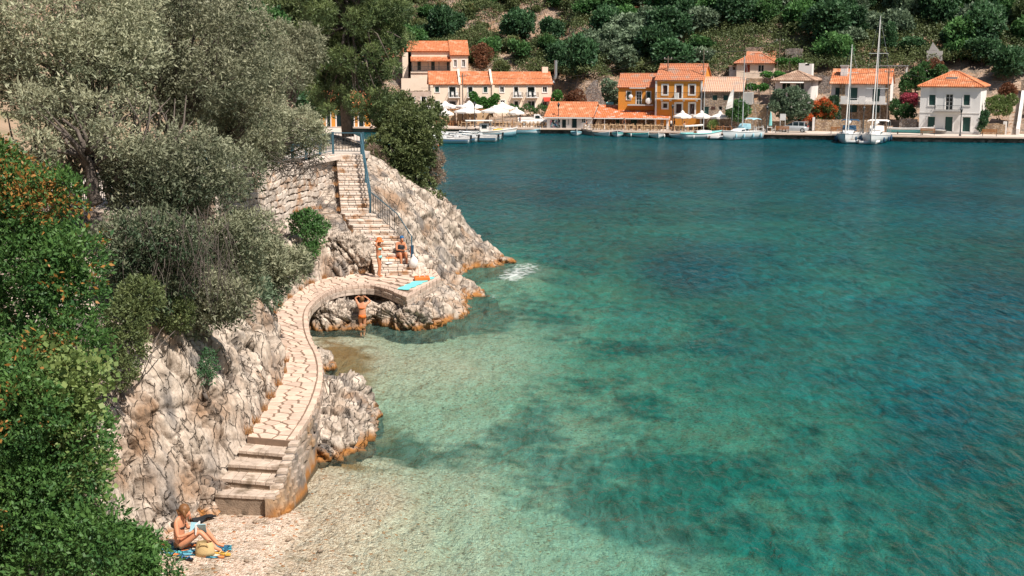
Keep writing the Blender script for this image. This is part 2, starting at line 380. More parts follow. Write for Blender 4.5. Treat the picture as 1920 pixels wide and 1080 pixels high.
for k_, c_ in dict(teal=(.12, .42, .45), aqua=(.25, .62, .60), blue=(.03, .13, .30), skyblue=(.35, .60, .68), orange=(.72, .17, .03), red=(.50, .05, .03), yellow=(.75, .50, .10),
                   turq=(.22, .72, .68), straw=(.62, .45, .22), pink=(.72, .35, .40), greycar=(.34, .36, .37), rubber=(.03, .03, .03), hypalon=(.55, .56, .56), cloth_black=(.02, .022, .026), canary=(.70, .42, .08)).items():
    M[k_] = mat(k_, c_, tuple(min(1, q * .8) for q in c_), 5, .6 if k_ != 'greycar' else .3)
M['skin'] = mat('sunburnt_skin', (.60, .27, .15), (.54, .23, .125), 6, .5, spec=.35)
M['skin_tan'] = mat('tanned_skin', (.52, .22, .11), (.46, .18, .09), 6, .5, spec=.35)
M['hair_brown'] = mat('brown_hair', (.11, .05, .022), (.26, .12, .045), 45, .5)
M['hair_dark'] = mat('dark_hair', (.04, .025, .018), None, rough=.5)
M['L_olive'] = leaf_mat('olive_leaf', (.040, .070, .034), (.47, .46, .30), None, .2)  # light end of the leaf colour stands in for sunlit highlights
M['L_olive2'] = leaf_mat('olive_leaf_far', (.040, .085, .05), (.24, .31, .19), None, .25)
M['L_green'] = leaf_mat('green_leaf', (.022, .080, .030), (.13, .27, .075), None, .3)
M['L_dark'] = leaf_mat('dark_leaf', (.015, .052, .026), (.085, .18, .07), None, .25)
M['L_pine'] = leaf_mat('pine_needles', (.020, .050, .022), (.17, .215, .075), None, .25)
M['L_bush'] = leaf_mat('lentisk_leaf', (.018, .085, .025), (.13, .25, .055), (.42, .20, .05), .22)
M['L_ivy'] = leaf_mat('ivy_leaf', (.09, .17, .045), (.30, .36, .12), None, .3)
M['L_vine'] = leaf_mat('vine_leaf', (.04, .15, .03), (.14, .32, .07), None, .35)
M['L_rust'] = leaf_mat('rusty_leaf', (.12, .055, .03), (.32, .14, .07), None, .3)
M['L_bougor'] = leaf_mat('orange_bract', (.05, .10, .03), (.13, .17, .05), (.62, .16, .05), .3)
M['L_bougpk'] = leaf_mat('pink_bract', (.07, .07, .04), (.55, .07, .13), (.70, .12, .20), .3)
M['L_dry'] = leaf_mat('dry_leaf', (.20, .145, .11), (.40, .30, .22), None, .2)
M['L_moss'] = leaf_mat('macchia_leaf', (.035, .062, .024), (.16, .19, .07), (.26, .13, .06), .25)
# ================= NEAR LAND =================
ZP = 1.3                                    # walkway level
px = lambda pts, z: [atz(u, v, z) for u, v in pts]
PL = px([(463, 818), (487, 780), (512, 740), (534, 700), (535, 668), (515, 630), (505, 605), (518, 580), (545, 556), (580, 532), (620, 518), (660, 514), (700, 512), (745, 508), (790, 503), (815, 505)], ZP)
PR = px([(548, 826), (580, 782), (598, 740), (606, 700), (600, 665), (585, 640), (577, 612), (576, 582), (592, 562), (612, 548), (640, 538), (670, 535), (700, 534), (730, 543), (762, 557), (828, 521)], ZP)
def resample(pts, n):
    P = np.array([tuple(p) for p in pts]); t = np.arange(len(P)); 
    # light Chaikin smoothing except the ends
    for _ in range(2):
        Q = [P[0]]
        for a, b in zip(P[:-1], P[1:]): Q += [a * .75 + b * .25, a * .25 + b * .75]
        P = np.array(Q + [P[-1]])
    i = np.linspace(0, len(P) - 1, n)
    return np.stack([np.interp(i, np.arange(len(P)), P[:, k]) for k in range(3)], 1)
NS = 240
LS, RS = resample(PL, NS), resample(PR[:-2], NS)
# the last corner of the terrace stays sharp: straight join onto the corner point
k0 = int(NS * .86)
RS = np.concatenate([resample(PR[:14], k0), np.linspace(PR[13], PR[14], 16)[1:], np.linspace(PR[14], PR[15], NS - k0 - 14)[1:]])[:NS]
LS = np.concatenate([resample(PL[:14], k0), np.linspace(PL[13], PL[14], 16)[1:], np.linspace(PL[14], PL[15], NS - k0 - 14)[1:]])[:NS]
CS = (LS + RS) / 2
ARC = np.concatenate([[0], np.cumsum(np.linalg.norm(np.diff(CS[:, :2], axis=0), axis=1))]); TOT = ARC[-1]
WID = np.linalg.norm(LS - RS, axis=1)
def strip(s, t):                             # s metres along, t 0 (inland) .. 1 (sea)
    a = [np.interp(s, ARC, LS[:, k]) for k in (0, 1)]; b = [np.interp(s, ARC, RS[:, k]) for k in (0, 1)]
    return (a[0] + (b[0] - a[0]) * t, a[1] + (b[1] - a[1]) * t)
walk = empty('walkway', (0, 0, 0)); tag(walk, kind='structure')
mb = MB()
for i in range(NS):
    l, r_ = LS[i], RS[i]
    mb.v += [(l[0], l[1], ZP - .02), (r_[0], r_[1], ZP - .02), (r_[0], r_[1], ZP - .34), (l[0], l[1], ZP - .34)]
for i in range(NS - 1):
    a = i * 4
    for q in ((0, 1, 5, 4), (1, 2, 6, 5), (2, 3, 7, 6)): mb.f.append(tuple(a + k for k in q)); mb.m.append(0)
mb.f.append((0, 3, 2, 1)); mb.m.append(0); e_ = (NS - 1) * 4; mb.f.append((e_, e_ + 1, e_ + 2, e_ + 3)); mb.m.append(0)
mb.build('mortar_bed', M['mortar'], walk)
def clip(poly, px_, py_, nx, ny):            # keep side where (p-P).n <= 0
    out = []
    for i in range(len(poly)):
        a, b = poly[i], poly[(i + 1) % len(poly)]
        da = (a[0] - px_) * nx + (a[1] - py_) * ny; db = (b[0] - px_) * nx + (b[1] - py_) * ny
        if da <= 0: out.append(a)
        if (da < 0 < db) or (db < 0 < da):
            t = da / (da - db); out.append((a[0] + (b[0] - a[0]) * t, a[1] + (b[1] - a[1]) * t))
    return out
rng = random.Random(4)
# crazy paving: irregular flags in strip space (metres along, metres across)
seeds = []; s = .1
while s < TOT:
    wd = float(np.interp(s, ARC, WID)) * .87; stp = .36 if s < 12 else .46
    k = max(2, round(wd / stp) + rng.choice((-1, 0, 0, 1))); off = rng.choice((-.2, .2))
    for j in range(0): seeds.append((s + rng.uniform(-.2, .2), min(wd - .05, max(.05, (j + .5 + off + rng.uniform(-.36, .36)) * wd / k)), wd))
    s += stp * .92
tries = 0; cellr = []
while tries < 9000 and len(seeds) < 262:
    a = rng.uniform(.08, TOT - .05); wd = float(np.interp(a, ARC, WID)) * .87; b = rng.uniform(.06, wd - .06); tries += 1
    rr_ = rng.choice((.24, .30, .38)) * (1 if a < 12 else 1.25)
    if all((a - c) ** 2 + (b - d) ** 2 > ((rr_ + q_) / 2) ** 2 for (c, d, _), q_ in zip(seeds, cellr)): seeds.append((a, b, wd)); cellr.append(rr_)
flags = []
for i, (a, b, wd) in enumerate(seeds):
    poly = [(a - .5, 0), (a + .5, 0), (a + .5, wd), (a - .5, wd)]
    poly = clip(poly, 0, 0, -1, 0); poly = clip(poly, TOT, 0, 1, 0)
    for j, (c, d, _) in enumerate(seeds):
        if i != j and abs(c - a) < 1.0 and poly:
            L = math.hypot(c - a, d - b)
            if L < 1.3: poly = clip(poly, (a + c) / 2, (b + d) / 2, (c - a) / L, (d - b) / L)
    if len(poly) < 3: continue
    cx = sum(p[0] for p in poly) / len(poly); cyy = sum(p[1] for p in poly) / len(poly)
    g = .026 if a < 12 else .03
    sh = []
    for p in poly:
        L = math.hypot(p[0] - cx, p[1] - cyy); k = max(.3, (L - g * 1.5) / (L + 1e-6)); sh.append((cx + (p[0] - cx) * k, cyy + (p[1] - cyy) * k))
    # drop near-duplicate corners
    q = [sh[0]]
    for p in sh[1:]:
        if math.hypot(p[0] - q[-1][0], p[1] - q[-1][1]) > .03: q.append(p)
    if len(q) < 3: continue
    flags.append((a, [strip(p[0], p[1] / max(wd, .1) * .87) for p in q]))
flags.sort(key=lambda f: f[0])
extra = MB()
for n_, (a, poly) in enumerate(flags):
    h = ZP + rng.uniform(.0, .014)
    if n_ < 225:
        MB().prism(poly, ZP - .06, h, .012, jit=.002).build('paving_stone', M['paving'], walk)
    else: extra.prism(poly, ZP - .06, h, .012)
if extra.v: tag(extra.build('small_paving_stones', M['paving'], walk), kind='stuff')
# kerb course along the sea edge
s = .05; nk = 0; kb = MB()
while s < TOT - .1:
    L = rng.uniform(.16, .30) * (1 if s < 12 else 1.25); e = min(s + L, TOT)
    o_ = rng.uniform(.0, .03)
    poly = [strip(s + .012, .885), strip(e - .012, .885), strip(e - .012, 1 + o_), strip(s + .012, 1 + o_)]
    if nk < 70: MB().prism(poly, ZP - .13, ZP + rng.uniform(.004, .02), .014, jit=.002).build('kerb_stone', M['paving'], walk)
    else: kb.prism(poly, ZP - .13, ZP + rng.uniform(.004, .02), .014)
    nk += 1; s = e
if kb.v: tag(kb.build('far_kerb_stones', M['paving'], walk), kind='stuff')
# masonry under the sea edge: solid up to the cove, open (arched) beyond
mb = MB(); n0 = len(LS)
def footz(s): return -.25 if s > 3 else .0
for i in range(NS):
    s_ = ARC[i]; Y_ = CS[i, 1]
    nx, ny = RS[i] [:2] - LS[i][:2]; L = math.hypot(nx, ny); nx /= L; ny /= L
    end = i >= k0 + 12
    arch = 1 if (s_ > 11.2 and not end) else 0
    rec = .75 if arch else 0
    x, y = RS[i][0], RS[i][1]
    mb.v += [(x + .015 * nx, y + .015 * ny, ZP - .12), (x + .02 * nx - rec * nx, y + .02 * ny - rec * ny, ZP - .36), (x + (.25 - rec * 1.4) * nx, y + (.25 - rec * 1.4) * ny, .35 if (end or s_ > TOT - 6) else -.5)]
for i in range(NS - 1):
    a = i * 3; mb.f += [(a, a + 1, a + 4, a + 3), (a + 1, a + 2, a + 5, a + 4)]; mb.m += [0, 0]
mb.build('side_wall', M['weathered_masonry'], walk)
# course of squared stones on the face of the slab over the cove
s = 11.4; fc = 0
while s < TOT - .2:
    L = rng.uniform(.28, .5)
    for lay in (0, 1):
        a, b = strip(s + .01, 1.0), strip(min(s + L, TOT) - .01, 1.0); a2, b2 = strip(s + .01, 1.035), strip(min(s + L, TOT) - .01, 1.035)
        z1 = ZP - .14 - lay * .12
        MB().prism([a, b, b2, a2], z1 - .105, z1, .01).build('edge_stone', M['wornstep'], walk)
    s += L
# rough courses bedded in the near side wall
s = .05
while s < 11.3:
    L = rng.uniform(.22, .42)
    for lay in range(3):
        if rng.random() < .12: continue
        o0 = .015 + .035 * lay; a, b = strip(s + .012 + lay * .05, 1.0), strip(s + L - .012 + lay * .05, 1.0); a2, b2 = strip(s + .012 + lay * .05, 1.03 + o0 + rng.uniform(0, .025)), strip(s + L - .012 + lay * .05, 1.03 + o0 + rng.uniform(0, .025))
        z1 = ZP - .15 - lay * .21 + rng.uniform(-.02, .02)
        MB().prism([a, b, b2, a2], z1 - rng.uniform(.15, .19), z1, .02, jit=.012).build('wall_stone', M['weathered_masonry'], walk)
    s += L
# lower flight to the beach
low = empty('lower_steps', (0, 0, 0), label='five worn stone steps running down from the walkway to the pebble beach', cat='steps')
nos = [((465, 817), (547, 825), 1.3), ((447, 843), (537, 851), 1.12), ((427, 869), (526, 875), .94), ((415, 896), (516, 905), .75), ((403, 925), (500, 930), .55)]
nw = [(atz(*a, z), atz(*b, z)) for a, b, z in nos]
fr = []
for i in range(5):
    z = nos[i][2]; a, b = nw[i]
    if i == 0: back = (a + Vector((0, .4, 0)), b + Vector((0, .4, 0)))
    else: back = (nw[i - 1][0] + Vector((0, .06, 0)), nw[i - 1][1] + Vector((0, .06, 0)))
    if i == 0: continue
    poly = [(a.x, a.y), (b.x, b.y), (back[1].x, back[1].y), (back[0].x, back[0].y)]
    MB().prism([(p[0], p[1]) for p in poly], .05, z - .07).build('step_core', M['concrete'], low)  # core shows as the riser; the shade on it is in the dark colour
    k = 4 + i % 2
    cuts = [0] + sorted((j + rng.uniform(-.2, .2)) / k for j in range(1, k)) + [1]
    for j in range(k):
        t0, t1 = cuts[j] + .006, cuts[j + 1] - .006
        q = [a.lerp(b, t0), a.lerp(b, t1), back[1].lerp(back[0], 1 - t1), back[1].lerp(back[0], 1 - t0)]
        q[0] = q[0] + Vector((0, -.03 + rng.uniform(-.01, .01), 0)); q[1] = q[1] + Vector((0, -.03, 0))
        MB().prism([(p.x, p.y) for p in q], z - .08, z + rng.uniform(-.004, .008), .012, jit=.003).build('tread_stone', M['wornstep'], low)
mb = MB()   # riser of the top step, its shade kept in the dark colour
a, b = nw[0]; mb.prism([(a.x, a.y + .02), (b.x, b.y + .02), (b.x, b.y + .5), (a.x, a.y + .5)], .05, ZP - .03); mb.build('step_core', M['concrete'], low)
# sloping parapet wall on the sea side of the steps
mb = MB(); prs = [b for a, b in nw]
side = [(b.x, b.y, z) for (a, b), (_, _, z) in zip(nw, nos)]
V_ = []
for x, y, z in side: V_ += [(x - .02, y, z + .0), (x + .17, y + .02, z + .0), (x + .40, y + .02, -.25), (x - .02, y, -.25)]
last = side[-1]; V_ += [(last[0] - .02, last[1] - .12, last[2] - .02), (last[0] + .15, last[1] - .10, last[2] - .04), (last[0] + .34, last[1] - .16, -.2), (last[0] - .02, last[1] - .14, -.2)]
F_ = []
for i in range(len(V_) // 4 - 1):
    a = i * 4
    for j in range(4): F_.append((a + j, a + (j + 1) % 4, a + 4 + (j + 1) % 4, a + 4 + j))
F_.append((len(V_) - 4, len(V_) - 3, len(V_) - 2, len(V_) - 1))
mb.add(V_, F_).build('flank_wall', M['weathered_masonry'], low)
for i in range(len(side)):
    p0 = side[i]; p1 = side[i + 1] if i + 1 < len(side) else (last[0], last[1] - .12, last[2])
    nk_ = 2 if i < 4 else 1
    for k in range(nk_):
        t0, t1 = k / nk_ + .03, (k + 1) / nk_ - .03; q0 = [p0[j] + (p1[j] - p0[j]) * t0 for j in range(3)]; q1 = [p0[j] + (p1[j] - p0[j]) * t1 for j in range(3)]
        zt_ = (q0[2] + q1[2]) / 2
        # coping stone and two rough stones below it
        MB().prism([(q0[0] - .03, q0[1]), (q1[0] - .03, q1[1]), (q1[0] + .20, q1[1] + .02), (q0[0] + .20, q0[1] + .02)], zt_ - .06, zt_ + .035, .014, jit=.004).build('coping_stone', M['wornstep'], low)
        for lv in range(3):
            zz = zt_ - .1 - lv * .24
            if zz < .12: break
            ox = .17 + .23 * (zt_ - zz + .1) / (zt_ + .25)
            MB().prism([(q0[0] + .05, q0[1] + rng.uniform(-.02, .02)), (q1[0] + .05, q1[1]), (q1[0] + ox + rng.uniform(.01, .04), q1[1] + .02), (q0[0] + ox + rng.uniform(.01, .04), q0[1] + .02)], zz - rng.uniform(.16, .21), zz, .025, jit=.012).build('wall_stone', M['weathered_masonry'], low)

# ---- cliff: profiles (distance inland, height) at stations along the coast ----
def xl(y):
    ys = [10, 14, 20, 24, 26.6, 28, 29.2] + [p[1] for p in PL[:11]] + [57, 62, 70]
    xs = [-7.5, -7.6, -7.7, -8.0, -8.1, -7.4, -6.95] + [p[0] for p in PL[:11]] + [-7.75, -8.6, -9.5]
    return np.interp(y, ys, xs)
prof = {
    8: [(-.6, -.6), (0, .6), (.8, 3.2), (1.8, 5.8), (3.0, 8.0), (4.5, 9.0), (8, 9.2), (16, 9.4)],
    20: [(-.6, -.4), (0, .6), (.7, 2.6), (1.5, 4.6), (2.5, 6.2), (4.0, 7.2), (8, 7.6), (14, 7.8)],
    25: [(-.5, -.1), (0, .4), (.5, 1.7), (1.1, 3.1), (2.0, 4.5), (3.4, 5.7), (7, 6.0), (12, 6.2)],
    28: [(-.5, .0), (0, .4), (.45, 1.7), (1.1, 2.9), (2.0, 4.1), (3.4, 5.4), (6, 5.9), (12, 6.1)],
    31: [(-.3, .8), (0, 1.2), (.5, 2.1), (1.1, 3.1), (1.9, 4.1), (3.2, 5.2), (6, 5.85), (12, 6.0)],
    36: [(-.3, .8), (0, 1.2), (.4, 2.2), (.9, 3.2), (1.7, 4.1), (3.0, 5.0), (5.2, 5.8), (12, 6.0)],
    41: [(-.3, .8), (0, 1.2), (.35, 2.0), (.9, 2.8), (1.7, 3.6), (2.8, 4.7), (4.6, 5.75), (10, 5.9)],
    47: [(-.3, .8), (0, 1.2), (.35, 2.0), (1.0, 2.8), (1.9, 3.5), (2.5, 3.6), (3.5, 3.9), (8, 4.4)],
    53: [(-.3, .8), (0, 1.2), (.35, 2.2), (.9, 3.1), (1.5, 3.3), (2.4, 3.5), (4, 3.6), (8, 4.0)],
    58: [(-.3, .8), (.1, 1.2), (.35, 2.2), (.6, 3.1), (1.0, 3.5), (1.6, 3.7), (3, 3.9), (8, 4.2)],
    66: [(-.3, .8), (.1, 1.2), (.3, 2.2), (.5, 3.4), (.8, 3.6), (1.4, 3.7), (3, 3.8), (8, 4.0)]}
ks = sorted(prof); NJ = 190
def rs(p):
    P = np.array(p, float); L = np.concatenate([[0], np.cumsum(np.linalg.norm(np.diff(P, axis=0), axis=1) * np.array([1, 1, 1, 1, 1, 1, .35, .15]) [:len(P) - 1])])
    t = np.linspace(0, L[-1], NJ); return np.stack([np.interp(t, L, P[:, 0]), np.interp(t, L, P[:, 1])], 1)
PRF = np.array([rs(prof[k]) for k in ks])
ys = np.concatenate([np.arange(17.5, 23, .12), np.arange(23, 44, .042), np.arange(44, 62, .07)])
V = np.zeros((len(ys), NJ, 3))
for j in range(NJ):
    d = np.interp(ys, ks, PRF[:, j, 0]); z = np.interp(ys, ks, PRF[:, j, 1])
    V[:, j, 0] = xl(ys) - d; V[:, j, 1] = ys; V[:, j, 2] = z
big = fbm(V.reshape(-1, 3) * .35, 3, 9).reshape(len(ys), NJ)
def gnorm(V):
    a = np.gradient(V, axis=0); b = np.gradient(V, axis=1); n = np.cross(b, a); n /= np.linalg.norm(n, axis=2, keepdims=True) + 1e-9; return n
N_ = gnorm(V)
if N_[:, :, 0].mean() < 0: N_ = -N_
dsp, crk = rock_disp(V.reshape(-1, 3), 1.0, 3)
dsp = dsp.reshape(len(ys), NJ) + .45 * big
mask = np.clip((V[:, :, 2] - 1.15) / .7, 0, 1); mask = np.where((ys < 29)[:, None], np.clip((V[:, :, 2] + .3) / .6, .3, 1), mask)
flat = np.clip((V[:, :, 2] - 5.0) / 1.2, 0, .8)
dd = dsp * mask * (1 - flat * .6); 
V = V + N_ * (dd + .12 * mask)[:, :, None]
SKY = [53.9, 55.3, 57.4, 59.2, 63.7, 64.2, 80]; SLX = [-6.3, -6.35, -7.05, -8.0, -8.8, -9, -9]; SRX = [-4.2, -4.3, -5.1, -6.5, -7.4, -7.4, -7.4]; SZ = [ZP, 1.9, 2.7, 3.5, 5.9, 5.9, 5.9]
def under_stair(V, drop=.42):
    y = V[..., 1]; x = V[..., 0]; zs = np.interp(y, SKY, SZ) - drop; sl_ = np.interp(y, SKY, SLX) - .15; sr = np.interp(y, SKY, SRX) + .03
    ins = (y > 53.9) & (x > sl_) & (x < sr); V[..., 2] = np.where(ins & (y < 65), np.minimum(V[..., 2], zs), V[..., 2])
    left = (y > 55) & (y < 63.2) & (x <= sl_); V[..., 2] = np.where(left, np.minimum(V[..., 2], np.maximum(3.5, np.minimum(4.6, zs + .3))), V[..., 2])
under_stair(V)
me = npmesh('cliff', V.reshape(-1, 3), gridF(len(ys), NJ)[:, ::-1], M['rock'], False, {'crack': crk})
tag(link('cliff', me), kind='structure')
# ---- headland: thin-plate surface through surveyed points ----
def tps(P, z, lam=.01):
    P = np.array(P, float); n = len(P); d = np.linalg.norm(P[:, None] - P[None], axis=2); K = np.where(d > 0, d * d * np.log(d + 1e-9), 0) + lam * np.eye(n)
    A = np.zeros((n + 3, n + 3)); A[:n, :n] = K; A[:n, n:] = np.c_[np.ones(n), P]; A[n:, :n] = A[:n, n:].T
    w_ = np.linalg.solve(A, np.r_[np.array(z, float), 0, 0, 0])
    def f(Q):
        out = np.zeros(len(Q))
        for i in range(n):
            d = np.linalg.norm(Q - P[i], axis=1); out += w_[i] * np.where(d > 0, d * d * np.log(d + 1e-9), 0)
        return out + w_[n] + Q @ w_[n + 1:n + 3]
    return f
HP = [(-7.2, 65.5, 5.8), (-6.6, 62, 4.6), (-6.35, 60, 3.6), (-5.6, 58.5, 2.7), (-4.7, 57, 1.9), (-3.7, 56, 1.15), (-9, 66, 5.6), (-9, 72, 6.2), (-12, 66, 5.8), (-12, 74, 6.5),
      (-7.8, 70, 5.8), (-6.3, 68.5, 5.0), (-4.9, 68.3, 4.1), (-3.6, 68, 3.2), (-2.55, 67, 2.2), (-2.0, 66, 1.25), (-1.1, 66.5, .55), (-.3, 67, .02),
      (-.5, 65.5, -.2), (-2.1, 63.6, .0), (-3.0, 62, .15), (-3.2, 60.5, .7), (-4.2, 60, 2.0), (-3.2, 63.8, 1.7), (-4.6, 64, 3.4), (-5.6, 65, 4.4),
      (-1.4, 57.8, .0), (-1.8, 55.4, .0), (-2.4, 51.2, .0), (-3.75, 50.1, -.05), (-5.6, 50.3, -.2), (-2.5, 56.5, .65), (-2.7, 54.5, .9), (-3.0, 52.5, .8), (-3.6, 51.2, .75), (-4.2, 51.0, .9),
      (-5, 53, .85), (-6.5, 53.5, .85), (-5.5, 51.6, .6), (-2.3, 60.2, -.1), (1.5, 60, -2), (0, 55, -1.3), (-.8, 51, -1.2), (-3, 48.4, -1.2), (-6, 48.6, -.9), (2, 67, -1.6), (0.5, 73, -2),
      (-3, 75, -.5), (-5.5, 77, 2), (-9, 79, 4), (-1.6, 70, .6), (-3.5, 71.5, 2.0), (-7.3, 51.5, .2), (-4, 49.1, -.9), (-2.6, 49.4, -1.0), (-5.5, 49.1, -.9), (-1.5, 51.5, -.8), (-1.0, 53.5, -.8), (-6.8, 49.3, -.8), (-.6, 56.5, -.7), (-.9, 59.3, -.8)]
hf = tps([p[:2] for p in HP], [p[2] for p in HP])
hx = np.arange(-10.5, 1.3, .075); hy = np.concatenate([np.arange(49, 70, .085), np.arange(70, 79, .25)])
G = np.stack(np.meshgrid(hy, hx, indexing='ij'), -1); xy = G.reshape(-1, 2)[:, ::-1]
z = hf(xy)
# keep it under terrace and stair
V = np.stack([xy[:, 0], xy[:, 1], z], 1).reshape(len(hy), len(hx), 3)
N_ = gnorm(V); N_ = np.where(N_[:, :, 2:3] < 0, -N_, N_)
dsp, crk = rock_disp(V.reshape(-1, 3), 1.0, 8, e=(.62, -.1, -.70))
x_, y_ = V[:, :, 0], V[:, :, 1]
stairx = np.interp(y_, [53, 56, 59.5, 64], [-3.5, -3.9, -5.9, -6.9])
near = np.clip((x_ - stairx) / .7, 0, 1)
terr = np.where((y_ < 56), np.clip(np.maximum(x_ + 3.1, (49.9 - y_)), 0, 1), near)
near = np.minimum(near, terr) if True else near
lowrock = np.where((y_ < 56.5) & (x_ > -3.4 + (y_ - 50) * .06), 1.0, near)
mk = np.maximum(near, np.where(y_ < 56.5, lowrock, 0))
dd = dsp.reshape(x_.shape) * np.clip(mk, .12, 1) - .05 + .18 * fbm(V.reshape(-1, 3) * .5, 2, 4).reshape(x_.shape) * mk
V = V + N_ * dd[:, :, None]
inter = (V[:, :, 1] > 50) & (V[:, :, 1] < 55.5) & (V[:, :, 0] < -3.3) 
V[:, :, 2] = np.where(inter, np.minimum(V[:, :, 2], ZP - .1), V[:, :, 2])
V[:, :, 2] = np.where(V[:, :, 2] < -.25, V[:, :, 2] * 10 + 2.25, V[:, :, 2])
under_stair(V)
me = npmesh('headland', V.reshape(-1, 3), gridF(len(hy), len(hx)), M['rock'], False, {'crack': crk})
tag(link('headland', me), kind='structure')
# ---- boulders ----
def boulder(c, r_, seed, label, rot=0, nu=150, nv=100, amp=1.0, pw=.75, name='boulder'):
    th = np.linspace(0, 2 * np.pi, nu); ph = np.linspace(.02, np.pi - .02, nv)
    T, Ph = np.meshgrid(th, ph, indexing='ij')
    sg = lambda a: np.sign(a) * np.abs(a) ** pw
    U = np.stack([sg(np.sin(Ph)) * sg(np.cos(T)), sg(np.sin(Ph)) * sg(np.sin(T)), sg(np.cos(Ph))], -1)
    cs, sn = math.cos(rot), math.sin(rot)
    W = U * np.array(r_); W = np.stack([W[..., 0] * cs - W[..., 1] * sn, W[..., 0] * sn + W[..., 1] * cs, W[..., 2]], -1)
    D = np.stack([U[..., 0] * cs - U[..., 1] * sn, U[..., 0] * sn + U[..., 1] * cs, U[..., 2]], -1)
    D /= np.linalg.norm(D, axis=2, keepdims=True)
    Pw = (W + np.array(c)).reshape(-1, 3)
    d, ck = rock_disp(Pw, amp, seed, big=.8)
    d = d.reshape(nu, nv); d[-1] = d[0]
    W = W + D * d[..., None]
    me = npmesh(name, W.reshape(-1, 3), gridF(nu, nv), M['rock'], False, {'crack': ck})
    o = link(name, me); o.location = c
    tag(o, label, 'rock')
    return o
boulder((-5.25, 35.7, -.2), (1.25, 3.1, 1.4), 11, 'big rock bulging from the walkway side down into the shallow water', .05)
boulder((-7.05, 50.1, .25), (1.15, .95, .72), 12, 'rounded rock under the walkway bend beside the wading woman', .3)
boulder((-5.45, 51.3, .1), (1.15, .7, .62), 13, 'slanting rock ledge below the terrace edge, right of the wading woman', .1)
boulder((-6.7, 43.2, -.25), (.55, 1.0, .8), 14, 'small rock under the narrow part of the walkway', 0, 90, 60, .7)
boulder((-7.3, 56.2, 1.75), (.95, 1.2, 1.15), 15, 'grey pitted boulder left of the standing woman beside the staircase', .4)
boulder((-7.9, 55.0, 1.5), (.75, .8, .75), 16, 'pale rounded rock at the inner edge of the terrace', .2, 90, 60, .7)
boulder((-4.0, 50.45, .12), (1.15, 1.2, .88), 17, 'rough rock under the outer corner of the terrace', .5)
boulder((-.6, 66.6, .0), (.8, .5, .22), 18, 'low flat rock awash at the tip of the headland', .1, 80, 50, .6)
# ---- big staircase ----
st = empty('stone_staircase', (-5.3, 55, ZP), label='long narrow staircase of pale stone blocks climbing the cliff beside the retaining wall', cat='staircase')
O = Vector((-5.3, 55, ZP)); NSTEP = 23; RISE = (5.9 - ZP) / NSTEP
def stair_edge(i):
    Lk = [(0, (-5.95, 54.7)), (3, (-6.2, 55.6)), (7, (-7.0, 57.4)), (11, (-7.95, 59.2)), (23, (-8.75, 63.7))]
    Rk = [(0, (-4.35, 54.9)), (3, (-4.45, 55.9)), (7, (-5.2, 57.5)), (11, (-6.55, 59.2)), (23, (-7.45, 63.7))]
    f = lambda K: Vector((np.interp(i, [k for k, _ in K], [p[0] for _, p in K]), np.interp(i, [k for k, _ in K], [p[1] for _, p in K]), 0))
    return f(Lk), f(Rk)
core = MB()
for i in range(NSTEP):
    a, b = stair_edge(i); c, d = stair_edge(i + 1); z = ZP + RISE * (i + 1)
    dirn = ((c + d) / 2 - (a + b) / 2)
    core.prism([(p.x - O.x, p.y - O.y) for p in (a + dirn * .3, b + dirn * .3, d + dirn * .6, c + dirn * .6)], -.6, z - O.z - .03)
    for lay in (0, 1):
        k = rng.choice((3, 4, 4, 5)) if lay else rng.choice((4, 5))
        cuts = [0] + sorted((j + rng.uniform(-.25, .25)) / k for j in range(1, k)) + [1]
        for j in range(k):
            t0, t1 = cuts[j] + .008, cuts[j + 1] - .008
            fw = -.02 if lay == 0 else .03
            q = [a.lerp(b, t0) + dirn * fw, a.lerp(b, t1) + dirn * fw, b.lerp(a, 1 - t1) + dirn * (1.02 if lay == 0 else .4), b.lerp(a, 1 - t0) + dirn * (1.02 if lay == 0 else .4)]
            zt = z - O.z - lay * RISE * .5
            MB().prism([(p.x - O.x, p.y - O.y) for p in q], zt - RISE * .5 + .014, zt + rng.uniform(-.004, .006) - (.002 if lay else 0), .012, jit=.003).build('stair_stone', M['stepstone'], st)
core.build('stair_core', M['mortar'], st)
# brick-like side blocks of the two lowest steps: wing of the landing
mbw = []
for lay in range(3):
    z = ZP + .0 + lay * .11; L0 = Vector((-4.32, 54.9, 0)); L1 = Vector((-3.7, 55.7, 0)) + Vector((-.05, 0, 0)) * lay
    for j in range(5):
        a = L0.lerp(L1, j / 5 + .01); b = L0.lerp(L1, (j + 1) / 5 - .01); n_ = Vector((-.5, .32, 0)) 
        MB().prism([(p.x - O.x, p.y - O.y) for p in (a, b, b + n_, a + n_)], z - O.z + .004, z - O.z + .105, .01).build('stair_stone', M['stepstone'], st)
core2 = MB().prism([(p[0] - O.x, p[1] - O.y) for p in ((-4.5, 55.1), (-3.85, 55.8), (-4.1, 56.7), (-4.6, 56.7))], 0, .315); core2.build('landing_slab', M['stepstone'], st)
